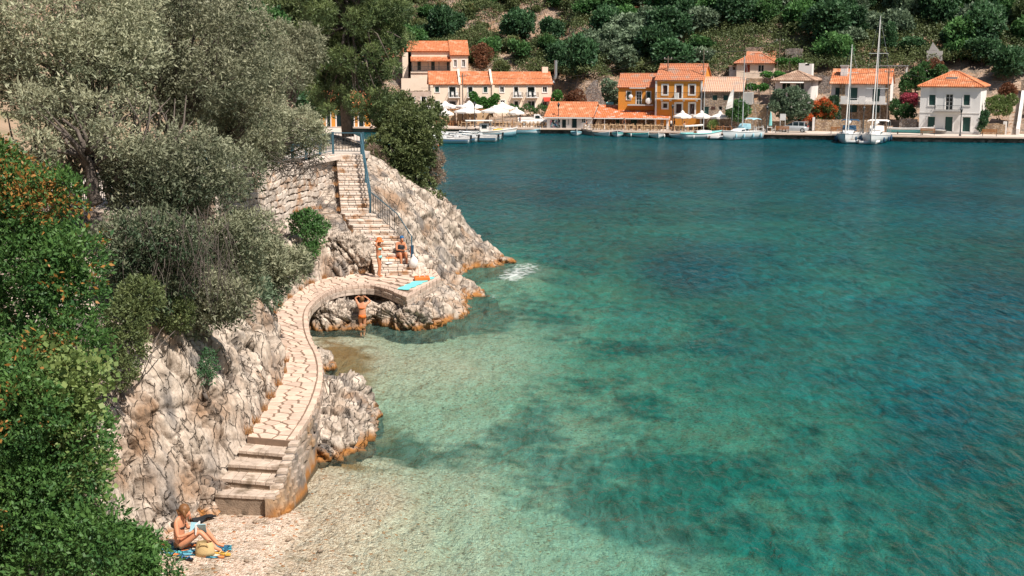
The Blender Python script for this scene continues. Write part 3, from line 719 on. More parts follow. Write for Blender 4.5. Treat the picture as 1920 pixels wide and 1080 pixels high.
# ---- dry stone retaining wall ----
rw = empty('dry_stone_wall', (-9.5, 57, 3.6), label='bulging dry stone retaining wall of pale blocks left of the long staircase', cat='wall')
WO = Vector((-9.5, 57, 3.6)); A_ = Vector((-11.6, 49.5, 0)); B_ = Vector((-8.72, 63.4, 0)); Lw = (B_ - A_).length; dw = (B_ - A_).normalized(); nw_ = Vector((dw.y, -dw.x, 0))
mb = MB(); pts = [A_, B_]
q = [A_ - nw_ * .15, B_ - nw_ * .15, B_ - nw_ * .9, A_ - nw_ * .9]
mb.prism([(p.x - WO.x, p.y - WO.y) for p in q], -1.0, 2.28); mb.build('wall_core', M['wallback'], rw)
rows = 11; zt = 5.9; rest = MB(); cnt = 0; stones = []
for r_ in range(rows):
    h = 3.1 / rows; z0 = zt - (r_ + 1) * h; t = rng.uniform(0, .2)
    while t < Lw - .1:
        l_ = rng.uniform(.28, .62); stones.append((t, min(t + l_, Lw), z0, h)); t += l_
stones.sort(key=lambda s_: -s_[0])
for k, (t0, t1, z0, h) in enumerate(stones):
    def wob(t, z): return .07 * math.sin(t * .9 + z)
    ds = .10 * ((zt - z0) / 3) + rng.uniform(-.06, .06)
    j = lambda: rng.uniform(-.035, .035)
    g = .016
    vs = []
    for dep_, ins in ((-.3, 0), (.02, 0), (.075, .045)):
        for tt, zz in ((t0 + g + ins, z0 + g + ins * .8), (t1 - g - ins, z0 + g + ins * .8), (t1 - g - ins, z0 + h - g - ins * .8), (t0 + g + ins, z0 + h - g - ins * .8)):
            p = A_ + dw * tt + nw_ * (dep_ + ds + wob(tt, zz)) ; vs.append((p.x - WO.x + j() * .4, p.y - WO.y, zz - WO.z + j() * 1.3 + .07 * math.sin(tt * 1.1 + zz) + .035 * math.sin(tt * 3.1 + zz * 2)))
    fs = [(8, 9, 10, 11)] + [(r0 * 4 + i, r0 * 4 + (i + 1) % 4, r0 * 4 + 4 + (i + 1) % 4, r0 * 4 + 4 + i) for r0 in (0, 1) for i in range(4)]
    if k < 290: MB().add(vs, fs).build('wall_stone', M['drystone'], rw)
    else: rest.add(vs, fs)
if rest.v: tag(rest.build('smaller_wall_stones', M['drystone'], rw), kind='stuff')
# road ground on top, behind the wall
mb = MB()
pl = [(-8.3, 63.6), (-7.2, 64.0), (-7.6, 72), (-12, 90), (-60, 95), (-60, 8), (-14.5, 8), (-13.5, 20), (-13.2, 30), (-13.0, 40), (-12.6, 47), (-11.9, 49.4)]
mb.prism(pl, 5.7, 5.88)
tag(mb.build('road', M['quay']), kind='structure')
# terrace bank on the land side of the road
G = np.stack(np.meshgrid(np.arange(8, 96, .6), np.arange(-60, -14.2, .6), indexing='ij'), -1).reshape(-1, 2)
zz = 5.7 + np.clip((-17 - G[:, 1]) * .5, -1, 1.6) + np.clip((-21 - G[:, 1]) * .42, 0, 14) + .35 * fbm(np.c_[G * .3, G[:, 0] * 0], 3, 3)
ni = len(np.arange(8, 96, .6)); nj = len(np.arange(-60, -14.2, .6))
M['soil'] = mat('dry_soil', (.40, .28, .19), (.28, .20, .13), .8, .95, .06, 3, c3=(.16, .17, .08), s3=.4)
me = npmesh('hill_bank', np.c_[G[:, 1], G[:, 0], zz], gridF(ni, nj), M['soil'], True); tag(link('hill_bank', me), kind='structure')

# ================= SEABED, BEACH, WATER =================
DC = [(540, 985, -.02), (555, 1060, .02), (610, 1060, .05), (600, 900, .05), (640, 960, .07), (700, 930, .13), (700, 1060, .2), (790, 1000, .4), (850, 1000, .65), (870, 910, .65), (600, 650, .12), (640, 660, .18), (640, 610, .3), (700, 650, .35), (760, 700, .55), (860, 680, .5), (950, 650, .9),
      (720, 780, .9), (800, 800, 1.0), (900, 780, 1.1), (1000, 780, 1.7), (1000, 900, 1.3), (1050, 1050, 1.0), (1250, 1060, 1.5), (1200, 900, 2.0), (1150, 700, 2.0), (1050, 600, 1.9), (960, 560, 1.6), (920, 600, 1.2), (1300, 750, 2.6), (1400, 950, 2.6),
      (1600, 1050, 3.2), (1900, 1060, 4.6), (1500, 700, 3.8), (1800, 800, 6), (1200, 600, 3.6), (1400, 620, 4.8), (1100, 540, 3.2), (985, 505, .8), (1050, 480, 4.5), (930, 440, 5), (1300, 500, 6.5), (1900, 600, 8), (1000, 350, 8), (1900, 350, 9), (900, 290, 7), (1500, 290, 8),
      (660, 700, .3), (690, 850, .35), (620, 870, .15), (1300, 850, 2.2), (760, 640, .6)]
def lu(x, y): return np.stack([x / y * 2400 / 100, np.log(y) * 12], -1)
DPTS = np.array([[*atz(u, v, 0)[:2]] for u, v, _ in DC]); DV = np.array([d for _, _, d in DC]); DQ = lu(DPTS[:, 0], DPTS[:, 1])
def depth(x, y):
    q = lu(x, y); num = 0; den = 0
    for i in range(len(DQ)):
        d2 = ((q - DQ[i]) ** 2).sum(-1) + .05; w_ = 1 / d2 ** 1.6; num = num + w_ * DV[i]; den = den + w_
    d = num / den
    P = np.c_[x, y, 0 * x]
    d = d * (1 + .38 * fbm(P * .22, 4, 21) + .22 * fbm(P * .9, 3, 22)) - np.clip((-4.6 - .1 * (y - 26) - x) * .16, 0, .7) * np.clip((29.5 - y) / 2, 0, 1)
    return d
gy = np.concatenate([[16, 19, 21], np.arange(22, 60, .14), 60 * 1.011 ** np.arange(0, 118)])
gx = np.arange(-1, 1.001, 1 / 300.)
Yg = np.repeat(gy, len(gx)); 
Xg = np.tile(gx, len(gy)) * (Yg * .56 + 2)
dep = depth(Xg, Yg)
dep = np.where(Yg > 120, np.maximum(dep, 3), dep)
V = np.c_[Xg, Yg, np.where(dep > 0, -1.1 * (1 - np.exp(-np.clip(dep, 0, 50) / 1.1)), -dep)]
V[:, 2] += np.where(dep < 3, .035 * fbm(V * 2.1, 3, 6), 0)
# beach rises towards the cliff foot
bch = (Yg < 31) & (Xg < -3.5)
V[:, 2] = np.where(bch, np.minimum(V[:, 2], .62), V[:, 2])
weed = .5 + .5 * fbm(np.c_[Xg, Yg * .7, 0 * Xg] * .45, 4, 31)
def blobw(u, v, ru, rv):
    c = lu(*atz(u, v, 0)[:2]); r1 = ru / 100.; q = lu(Xg, Yg); y1 = abs(lu(*atz(u, v + rv, 0)[:2])[1] - c[1])
    return np.exp(-(((q[:, 0] - c[0]) / r1) ** 2 + ((q[:, 1] - c[1]) / y1) ** 2))
wd = (weed - .5) * 2.2 * np.clip(dep - .35, 0, 1) + .55 * blobw(1020, 760, 170, 70) + .45 * blobw(1250, 900, 240, 100) + .8 * blobw(740, 800, 90, 45) + .5 * blobw(1130, 640, 150, 50) + .7 * blobw(900, 580, 90, 35) \
    - 1.2 * blobw(860, 680, 140, 80) - .8 * blobw(730, 940, 190, 70) - .4 * blobw(1300, 640, 200, 40) - .4 * blobw(950, 1000, 150, 60)
rust = .8 * blobw(640, 675, 60, 50) + .6 * blobw(700, 770, 60, 30) + .5 * blobw(650, 850, 50, 20)
def seabed_mat():
    m = bpy.data.materials.new('seabed_pebbles'); m.use_nodes = True; n = m.node_tree.nodes; l = m.node_tree.links; b = n['Principled BSDF']
    b.inputs['Roughness'].default_value = .9; b.inputs['Specular IOR Level'].default_value = .1
    ge = n.new('ShaderNodeNewGeometry')
    vo = n.new('ShaderNodeTexVoronoi'); vo.inputs['Scale'].default_value = 14; l.new(ge.outputs[0], vo.inputs['Vector'])
    sx = n.new('ShaderNodeSeparateColor'); l.new(vo.outputs['Color'], sx.inputs[0])
    cr = n.new('ShaderNodeValToRGB'); cr.color_ramp.interpolation = 'CONSTANT'
    for i, (p, c) in enumerate([(0, (.72, .55, .43)), (.3, (.64, .48, .36)), (.5, (.78, .64, .52)), (.72, (.52, .37, .27)), (.82, (.66, .50, .38)), (.94, (.30, .21, .15)), (.97, (.55, .24, .11))]):
        e = cr.color_ramp.elements[i] if i < 2 else cr.color_ramp.elements.new(p); e.position = p; e.color = (*c, 1)
    l.new(sx.outputs[0], cr.inputs[0])
    no = n.new('ShaderNodeTexNoise'); no.inputs['Scale'].default_value = 1.3; no.inputs['Detail'].default_value = 8; l.new(ge.outputs[0], no.inputs['Vector'])
    def attr(nm): a = n.new('ShaderNodeAttribute'); a.attribute_name = nm; return a.outputs['Fac']
    def mix(f, a, c):
        x = n.new('ShaderNodeMix'); x.data_type = 'RGBA'; l.new(f, x.inputs[0])
        for k, q in ((6, a), (7, c)):
            if isinstance(q, tuple): x.inputs[k].default_value = (*q, 1)
            else: l.new(q, x.inputs[k])
        return x.outputs[2]
    def addn(a, k):
        x = n.new('ShaderNodeMath'); x.operation = 'MULTIPLY_ADD'; l.new(no.outputs[0], x.inputs[0]); x.inputs[1].default_value = k; l.new(a, x.inputs[2]); return x.outputs[0]
    def rg(x, a, c):
        r_ = n.new('ShaderNodeMapRange'); r_.inputs[1].default_value = a; r_.inputs[2].default_value = c; l.new(x, r_.inputs[0]); return r_.outputs[0]
    c = mix(rg(addn(attr('weed'), 1.4), .70, 1.15), cr.outputs[0], (.055, .085, .045))
    c = mix(rg(addn(attr('rust'), 1.0), .62, 1.0), c, (.34, .17, .06))
    sz = n.new('ShaderNodeSeparateXYZ'); l.new(ge.outputs[0], sz.inputs[0])
    wet = rg(sz.outputs[2], .10, -.02)
    dk = n.new('ShaderNodeMix'); dk.data_type = 'RGBA'; dk.blend_type = 'MULTIPLY'; l.new(wet, dk.inputs[0]); l.new(c, dk.inputs[6]); dk.inputs[7].default_value = (.88, .93, .88, 1)
    l.new(dk.outputs[2], b.inputs['Base Color'])
    v2 = n.new('ShaderNodeTexVoronoi'); v2.inputs['Scale'].default_value = 30; l.new(ge.outputs[0], v2.inputs['Vector'])
    ad = n.new('ShaderNodeMath'); l.new(vo.outputs[0], ad.inputs[0]); l.new(v2.outputs[0], ad.inputs[1])
    bp = n.new('ShaderNodeBump'); bp.invert = True; bp.inputs['Distance'].default_value = .045; l.new(ad.outputs[0], bp.inputs['Height']); l.new(bp.outputs[0], b.inputs['Normal'])
    return m
me = npmesh('seabed', V, gridF(len(gy), len(gx)), seabed_mat(), True, {'weed': wd, 'rust': rust}); me.flip_normals() if False else None
tag(link('seabed', me), kind='structure')
def water_mat():
    m = bpy.data.materials.new('sea_water'); m.use_nodes = True; n = m.node_tree.nodes; l = m.node_tree.links; n.remove(n['Principled BSDF'])
    ge = n.new('ShaderNodeNewGeometry'); P = ge.outputs[0]
    at = n.new('ShaderNodeAttribute'); at.attribute_name = 'dep'
    def mth(op, a, b_=None, c=None):
        x = n.new('ShaderNodeMath'); x.operation = op
        for k, q in enumerate((a, b_, c)):
            if q is None: continue
            if isinstance(q, (int, float)): x.inputs[k].default_value = q
            else: l.new(q, x.inputs[k])
        return x.outputs[0]
    def mixc(f, a, c):
        x = n.new('ShaderNodeMix'); x.data_type = 'RGBA'; l.new(f, x.inputs[0])
        for k, q in ((6, a), (7, c)):
            if isinstance(q, tuple): x.inputs[k].default_value = (*q, 1)
            else: l.new(q, x.inputs[k])
        return x.outputs[2]
    def noise(s, det=3, st=(1, 1, 1), dist=0):
        mp = n.new('ShaderNodeMapping'); mp.inputs['Scale'].default_value = st; l.new(P, mp.inputs[0])
        no = n.new('ShaderNodeTexNoise'); no.inputs['Scale'].default_value = s; no.inputs['Detail'].default_value = det; no.inputs['Distortion'].default_value = dist; l.new(mp.outputs[0], no.inputs['Vector']); return no.outputs[0]
    f = mth('SUBTRACT', 1, mth('POWER', 2.718, mth('MULTIPLY', at.outputs['Fac'], -.27)))
    f2 = mth('SUBTRACT', 1, mth('POWER', 2.718, mth('MULTIPLY', at.outputs['Fac'], -.55)))
    fd = mth('SUBTRACT', 1, mth('POWER', 2.718, mth('MULTIPLY', at.outputs['Fac'], -.44)))
    tr = n.new('ShaderNodeBsdfTransparent'); l.new(mixc(f2, (1, 1, 1), (.38, .92, .76)), tr.inputs[0])
    df = n.new('ShaderNodeBsdfDiffuse')
    body = mixc(fd, mixc(mth('MINIMUM', mth('MULTIPLY', at.outputs['Fac'], .45), 1), (.40, .66, .55), (.02, .33, .22)), (.001, .052, .072))
    gust = n.new('ShaderNodeMapRange'); gust.inputs[1].default_value = .35; gust.inputs[2].default_value = .65; gust.inputs[3].default_value = .78; gust.inputs[4].default_value = 1.22; l.new(noise(.09, 4, (1, .6, 1)), gust.inputs[0])
    vm = n.new('ShaderNodeVectorMath'); vm.operation = 'SCALE'; l.new(body, vm.inputs[0]); ripple_shade = n.new('ShaderNodeMapRange'); ripple_shade.inputs[1].default_value = .3; ripple_shade.inputs[2].default_value = .7; ripple_shade.inputs[3].default_value = .48; ripple_shade.inputs[4].default_value = 1.55; l.new(noise(2.8, 7, (1, .30, 1), .8), ripple_shade.inputs[0]); l.new(mth('MULTIPLY', gust.outputs[0], ripple_shade.outputs[0]), vm.inputs['Scale']); l.new(vm.outputs[0], df.inputs[0])  # ripple crests and troughs painted light and dark into the body colour
    # ripples: three sizes, longer ones carried further off
    hgt = mth('ADD', mth('MULTIPLY', noise(.8, 3, (1, .5, 1), .6), .26), mth('ADD', mth('MULTIPLY', noise(2.6, 4, (1, .45, 1), .8), .19), mth('MULTIPLY', noise(7.0, 3, (1, .5, 1), 1.0), .04)))
    hgt = mth('ADD', hgt, mth('MULTIPLY', noise(.16, 2, (1, .8, 1)), .30))
    bp = n.new('ShaderNodeBump'); bp.inputs['Strength'].default_value = 1; bp.inputs['Distance'].default_value = 1.0; l.new(hgt, bp.inputs['Height'])
    l.new(bp.outputs[0], df.inputs['Normal'])
    m1 = n.new('ShaderNodeMixShader'); l.new(f, m1.inputs[0]); l.new(tr.outputs[0], m1.inputs[1]); l.new(df.outputs[0], m1.inputs[2])
    gl = n.new('ShaderNodeBsdfGlossy'); gl.inputs['Roughness'].default_value = .09; l.new(bp.outputs[0], gl.inputs['Normal'])
    fr = n.new('ShaderNodeFresnel'); fr.inputs[0].default_value = 1.33; l.new(bp.outputs[0], fr.inputs['Normal'])
    m2 = n.new('ShaderNodeMixShader'); l.new(mth('MULTIPLY', fr.outputs[0], .45), m2.inputs[0]); l.new(m1.outputs[0], m2.inputs[1]); l.new(gl.outputs[0], m2.inputs[2])
    # foam breaking on the tip of the headland
    fa = n.new('ShaderNodeAttribute'); fa.attribute_name = 'foam'
    ff = n.new('ShaderNodeMapRange'); ff.inputs[1].default_value = .72; ff.inputs[2].default_value = .98; l.new(mth('ADD', fa.outputs['Fac'], mth('MULTIPLY', noise(2.6, 8, (1, .8, 1), 1.2), .75)), ff.inputs[0])
    fo = n.new('ShaderNodeBsdfDiffuse'); fo.inputs[0].default_value = (.75, .78, .76, 1)
    m3 = n.new('ShaderNodeMixShader'); l.new(mth('MULTIPLY', ff.outputs[0], .75), m3.inputs[0]); l.new(m2.outputs[0], m3.inputs[1]); l.new(fo.outputs[0], m3.inputs[2])
    l.new(m3.outputs[0], n['Material Output'].inputs[0])
    return m
wdp = np.clip(-V[:, 2], 0, 30)
wdp = np.where(dep < 3, np.clip(dep, 0, 30), dep)
foam = .43 * blobw(985, 503, 50, 18) + .40 * blobw(955, 520, 30, 12) + .36 * blobw(930, 556, 50, 8)
Vw = np.c_[Xg, Yg, np.zeros(len(Xg))]
me = npmesh('water', Vw, gridF(len(gy), len(gx)), water_mat(), True, {'dep': wdp, 'foam': foam}); tag(link('water', me), kind='structure')
tag(MB().box(-700, 700, -60, 900, -14, -13).build('sea_floor', M['soil']), kind='structure')
# ================= PLANTS =================
NR = np.random.default_rng(7)
def leaves(centers, radii, n, size, name, m, sprig=7, spread=.16, wl=.42, up=.35, tint=None, squash=1.0, shell=.72, hang=0, ndir=None):
    """leafy sprigs spread through a cloud of lobes: every leaf is its own small folded face"""
    C = np.array(centers, float); Rr = np.array(radii, float); wgt = Rr ** 2 / (Rr ** 2).sum()
    ns = max(1, n // sprig); idx = NR.choice(len(C), ns, p=wgt)
    D = NR.normal(size=(ns, 3)); D[:, 2] = D[:, 2] + .15; D /= np.linalg.norm(D, axis=1, keepdims=True)
    if ndir is not None:
        D = D + np.array(ndir); D /= np.linalg.norm(D, axis=1, keepdims=True)
    rr = Rr[idx] * (shell + (1.04 - shell) * NR.random(ns) ** .6)
    base = C[idx] + D * rr[:, None] * np.array([1, 1, squash])
    base = base + D * (.16 * Rr[idx] * fbm(base * 2.2 / max(.4, Rr.mean()), 3, 44))[:, None]
    A = D + NR.normal(size=(ns, 3)) * .55; A[:, 2] += up - hang; A /= np.linalg.norm(A, axis=1, keepdims=True)
    # each sprig: leaves set along its axis
    k = sprig; tt = np.linspace(0, 1, k)[None, :, None]
    P = base[:, None, :] + A[:, None, :] * tt * spread + NR.normal(size=(ns, k, 3)) * spread * .12
    L = A[:, None, :] * .75 + NR.normal(size=(ns, k, 3)) * .62; L /= np.linalg.norm(L, axis=2, keepdims=True)
    S = np.cross(L, NR.normal(size=(ns, k, 3))); S /= np.linalg.norm(S, axis=2, keepdims=True) + 1e-9
    sz = size * NR.uniform(.55, 1.45, (ns, k, 1)) * NR.uniform(.8, 1.25, (ns, 1, 1))
    v0 = P; v1 = P + L * sz * .45 + S * sz * wl * .5; v2 = P + L * sz; v3 = P + L * sz * .45 - S * sz * wl * .5
    V = np.stack([v0, v1, v2, v3], 2).reshape(-1, 3)
    F = np.arange(len(V)).reshape(-1, 4)
    ts = NR.random((ns, 1)) * .55 + .45 * NR.random((ns, k))
    clump = .5 + .5 * fbm(base * 1.1 / max(.35, Rr.mean() * .6), 2, 12)
    ts = np.clip(ts * .65 + clump[:, None] * .55 - .1, 0, 1)
    if tint is not None: ts = tint(base, D, ts)
    T = np.repeat(ts.reshape(-1), 4)
    return npmesh(name, V, F, m, False, {'tint': T})
def branches(base, top, tips, r0, seed=0, n=5, wob=.12, thin=.012):
    rg = random.Random(seed); mb = MB(); base = Vector(base); top = Vector(top)
    k = 5; tr = [base.lerp(top, i / (k - 1)) + Vector((rg.uniform(-1, 1), rg.uniform(-1, 1), 0)) * wob * (0 < i < k - 1) for i in range(k)]
    mb.tube(tr, [r0 * (1.25 - .6 * i / (k - 1)) for i in range(k)], 8)
    for t in tips:
        t = Vector(t); s_ = tr[rg.choice((2, 3, 3, 4))]; L = (t - s_).length
        m1 = s_.lerp(t, .35) + Vector((rg.uniform(-1, 1), rg.uniform(-1, 1), rg.uniform(-.2, 1))) * L * .10
        m2 = s_.lerp(t, .7) + Vector((rg.uniform(-1, 1), rg.uniform(-1, 1), rg.uniform(-.2, 1))) * L * .09
        mb.tube([s_, m1, m2, t], [r0 * .42, r0 * .30, r0 * .17, thin], n)
    return mb
def blobcloud(c, r_, n, br, seed, flat=1.0, ground=None):
    rg = random.Random(seed); out = []; rad = []
    c = Vector(c)
    for i in range(n):
        d = Vector((rg.gauss(0, 1), rg.gauss(0, 1), rg.gauss(0, 1))).normalized(); q = rg.uniform(.35, 1) ** .6
        p = c + Vector((d.x * r_[0], d.y * r_[1], d.z * r_[2])) * q * .85
        out.append(tuple(p)); rad.append(br * rg.uniform(.6, 1.25))
    return out, rad
def tree_near(name, base, c, r_, nb, br, nl, size, m, seed, label, cat, group=None, r0=.14, bark='bark', **kw):
    t = empty(name, base, 0, label, cat, group)
    bs = Vector(base); C, Rd = blobcloud(c, r_, nb, br, seed)
    C = [tuple(Vector(p) - bs) for p in C]
    top = (Vector(c) - bs) * .62; top.z = (Vector(c) - bs).z * .55
    branches((0, 0, -.3), top, C, r0, seed).build('trunk', M[bark], t, True)
    link('crown', leaves(C, Rd, nl, size, 'crown', m, **kw), t)
    return t
def at(u, v, Y): return atY(u, v, Y)
# ---- the olives over the cliff (foreground, upper left) ----
OL = [ # u,v,Y  radii   blobs  blobr  leaves  trunk foot (u,v,Y)  label
 ((95, 70, 33), (3.4, 2.4, 2.6), 46, .72, 60000, (225, 330, 33.5), 'big silvery olive tree filling the upper left corner above the dark trunks'),
 ((330, 70, 38), (3.2, 2.4, 2.5), 46, .72, 58000, (330, 330, 38.5), 'tall silvery olive reaching the top edge beside the bright green shrub'),
 ((150, 235, 31), (2.3, 1.8, 1.25), 22, .42, 12000, (180, 360, 31), 'thin olive with many dark bare stems in front of the blue railing'),
 ((440, 175, 42), (2.3, 2.0, 1.7), 34, .62, 40000, (400, 340, 42), 'rounded olive tree between the tallest olive and the twiggy one over the wall'),
 ((520, 255, 50), (2.3, 1.8, 1.15), 30, .50, 34000, (430, 330, 50), 'low twiggy olive leaning over the top of the dry stone wall'),
 ((350, 345, 32), (2.2, 1.5, 1.2), 30, .55, 30000, (290, 420, 32), 'spreading olive bough hanging over the upper cliff edge'),
 ((300, 480, 29.5), (1.35, 1.1, 1.2), 22, .48, 24000, (300, 520, 30), 'dark drooping olive shrub with bare twigs on the shaded cliff brow'),
 ((440, 470, 35), (1.45, 1.1, 1.1), 22, .45, 24000, (440, 500, 36), 'grey leafy shrub on the cliff brow above the narrow path'),
 ((505, 500, 40.5), (1.1, .9, .8), 18, .40, 17000, (490, 530, 41), 'grey green shrub hanging low over the inner edge of the walkway bend'),
 ((385, 560, 31), (1.0, .8, .7), 16, .38, 14000, (370, 590, 31.5), 'drooping olive shrub on the brow above the middle of the lower cliff'),
 ((545, 120, 62), (1.6, 1.4, 2.0), 18, .6, 14000, (540, 260, 62), 'slender olive showing between the silvery crowns and the pine'),
]
for i, (c, r_, nb, br, nl, ft, lab) in enumerate(OL):
    def tn(b, D, ts, i=i): return np.clip(ts * .8 + .22 * (D[:, 2:3]) + .12 - (.45 if i in (6,) else .2 if i in (5, 7) else 0), 0, 1)  # upper side of each lobe tinted lighter, as if lit from above
    foot = at(*ft); 
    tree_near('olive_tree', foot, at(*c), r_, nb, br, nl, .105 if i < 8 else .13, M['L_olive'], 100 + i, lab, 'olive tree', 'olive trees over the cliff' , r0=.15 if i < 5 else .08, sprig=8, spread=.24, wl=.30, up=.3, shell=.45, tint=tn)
# bare dark stems and hanging twigs of the brow
rg = random.Random(5)
bt = empty('bare_stems', at(215, 330, 32), 0, 'tangle of dark bare stems standing under the silvery olives by the railing', 'branches'); mb = MB(); b0 = at(215, 330, 32)
for i in range(70):
    u = rg.uniform(30, 330); p = at(u, rg.uniform(330, 400), rg.uniform(31, 35)) - b0; q = at(u + rg.uniform(-90, 90), rg.uniform(170, 260), rg.uniform(31, 35)) - b0
    m1 = p.lerp(q, .4) + Vector((rg.uniform(-.3, .3), 0, 0)); m2 = p.lerp(q, .7) + Vector((rg.uniform(-.3, .3), 0, .1))
    mb.tube([p, m1, m2, q], [.055, .04, .028, .01], 5)
mb.build('stem', M['bark'], bt, True)
ht = empty('hanging_twigs', at(300, 470, 29), 0, 'bundle of thin grey dead twigs hanging down the shaded cliff brow', 'twigs'); mb = MB(); b0 = at(300, 470, 29)
for i in range(200):
    p = at(rg.uniform(225, 430), rg.uniform(385, 500), rg.uniform(28.6, 30)) - b0; q = p + Vector((rg.uniform(-.5, .7), rg.uniform(-.4, .1), rg.uniform(-1.4, -.5)))
    mb.tube([p, p.lerp(q, .5) + Vector((rg.uniform(-.15, .15), 0, .1)), q], [.011, .008, .003], 3, caps=False)
mb.build('twig', M['twig'], ht)
ht = empty('hanging_twigs', b0, 0, 'tangle of grey dead twigs trailing over the top of the dry stone wall', 'twigs'); mb = MB()
for i in range(240):
    p = at(rg.uniform(440, 610), rg.uniform(285, 320), rg.uniform(48, 55)) - b0; q = p + Vector((rg.uniform(-1.0, 1.0), rg.uniform(-.6, .1), rg.uniform(-1.0, .1)))
    mb.tube([p, p.lerp(q, .5) + Vector((0, 0, .12)), q], [.02, .012, .004], 3, caps=False)
mb.build('twig', M['twig'], ht)
# ---- the lentisk thicket at the left edge, close by ----
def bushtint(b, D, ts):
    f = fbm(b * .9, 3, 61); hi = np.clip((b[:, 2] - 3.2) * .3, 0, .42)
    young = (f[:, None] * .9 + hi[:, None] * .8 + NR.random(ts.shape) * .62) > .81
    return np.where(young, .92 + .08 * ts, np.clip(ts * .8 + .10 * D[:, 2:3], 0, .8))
def bush(name, pts, nl, size, m, seed, label, cat, tint=None, group=None, r0=.05, stems=True, base=None, **kw):
    C = [at(u, v, Y) for u, v, Y, r_ in pts]; Rd = [p[3] for p in pts]
    base = base if base is not None else min(C, key=lambda p: p.z) + Vector((0, 0, -.3))
    t = empty(name, base, 0, label, cat, group); C = [tuple(p - base) for p in C]
    if stems: branches((0, 0, -.3), Vector(C[0]) * .3, C, r0, seed).build('stem', M['bark'], t, True)
    kk = dict(sprig=8, spread=.15, wl=.45, shell=.7, tint=tint); kk.update(kw)
    link('foliage', leaves(C, Rd, nl, size, 'foliage', m, **kk), t); return t
bp_ = []
rg = random.Random(9)
for (u0, u1, v0, v1, Y0, k, r_) in ((-60, 70, 300, 380, 22, 9, .42), (-60, 130, 370, 480, 21.5, 14, .48), (-60, 165, 470, 640, 21, 24, .48), (-60, 165, 640, 820, 20.3, 24, .46), (-60, 150, 820, 1000, 19.5, 26, .44), (-40, 190, 960, 1110, 18.5, 26, .40), (-100, 60, 700, 1100, 18.6, 26, .5)):
    for _ in range(k):
        u = rg.uniform(u0, u1); bp_.append((u, rg.uniform(v0, v1), Y0 + rg.uniform(-.5, .5) - (u - 60) * .004, r_ * rg.uniform(.75, 1.2)))
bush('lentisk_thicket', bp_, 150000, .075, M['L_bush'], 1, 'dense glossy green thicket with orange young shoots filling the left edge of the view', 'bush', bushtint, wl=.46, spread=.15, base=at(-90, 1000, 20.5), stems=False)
bush('ivy_creeper', [(rg.uniform(-20, 165), rg.uniform(690, 1010), 19.3 + rg.uniform(-.3, .3), .36) for _ in range(26)], 13000, .08, M['L_ivy'], 2, 'pale green ivy creeping over the lower front of the glossy thicket', 'ivy', sprig=3, wl=.95, spread=.2, shell=.95, stems=False)
bush('lentisk_shrub', [(rg.uniform(170, 275), rg.uniform(1015, 1090), 19.8 + rg.uniform(-.3, .3), .26) for _ in range(13)], 15000, .075, M['L_bush'], 3, 'low glossy green shrub at the bottom edge by the shingle', 'bush', lambda b, D, ts: np.clip(ts * .84, 0, .84))
bush('lentisk_sprig', [(322, 1062, 20.5, .09), (310, 1088, 20.4, .12), (330, 1082, 20.5, .07)], 420, .07, M['L_bush'], 4, 'single thin sprig sticking up at the bottom edge in front of the shingle', 'bush', lambda b, D, ts: np.clip(ts * .7, 0, .7), r0=.012)
# ---- small plants on the cliff ----
bush('mastic_shrub', [(575, 415, 53, .42), (590, 440, 52.6, .42), (580, 470, 52.2, .3), (560, 420, 53, .35), (600, 425, 53, .3)], 7000, .10, M['L_green'], 5, 'bright green shrub hanging on the rock below the dry stone wall', 'shrub', lambda b, D, ts: np.clip(ts + .2, 0, 1))
bush('rock_shrub', [(392, 690, 30.2, .13), (390, 670, 30.6, .12), (385, 705, 29.8, .11)], 1200, .06, M['L_dark'], 6, 'small dark shrub in a crack of the lower cliff', 'shrub')
bush('rock_shrub', [(480, 545, 38.3, .4), (505, 560, 40, .32), (520, 535, 42, .36), (455, 520, 37, .4)], 9000, .08, M['L_olive2'], 7, 'grey green shrub overhanging the path where it narrows', 'shrub')
bush('dark_creeper', [(245, 640, 27.4, .32), (235, 600, 27.6, .4), (262, 560, 28, .42), (230, 700, 26.8, .26), (330, 590, 29.5, .35), (385, 575, 31, .3)], 15000, .07, M['L_moss'], 8, 'dark shrub clinging to the shaded top of the rust coloured rock', 'shrub')
# ---- bushes on the headland ----
rg = random.Random(12)
hb = [(rg.uniform(698, 745), rg.uniform(270, 345), 67 + rg.uniform(-.6, .6), rg.uniform(.35, .5)) for _ in range(10)] + [(rg.uniform(740, 822), rg.uniform(345, 385), 67.3 + rg.uniform(-.4, .4), rg.uniform(.25, .4)) for _ in range(9)] + [(rg.uniform(700, 812), rg.uniform(215, 345), 68 + rg.uniform(-1, 1), rg.uniform(.45, .7)) for _ in range(30)] + [(760, 350, 67, .45), (800, 345, 67.6, .4), (715, 330, 66.6, .35), (790, 370, 67.3, .3)]
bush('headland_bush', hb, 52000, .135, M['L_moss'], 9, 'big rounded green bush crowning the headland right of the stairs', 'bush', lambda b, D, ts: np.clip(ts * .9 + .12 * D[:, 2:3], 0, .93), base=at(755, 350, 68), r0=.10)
bush('dry_bush', [(710, 300, 66.5, .35), (722, 322, 66.3, .3), (702, 285, 66.6, .3), (815, 300, 68.4, .42), (818, 330, 68.3, .38), (808, 275, 68.6, .3)], 9000, .11, M['L_dry'], 10, 'greyish dried bush mixed into the sides of the headland bush', 'bush', base=at(712, 335, 66.5), wl=.25)
bush('railing_shrub', [(704, 375, 62, .22), (714, 395, 61.4, .2), (697, 360, 63, .18)], 1800, .08, M['L_green'], 11, 'small green plant pushing through the black railing', 'plant')
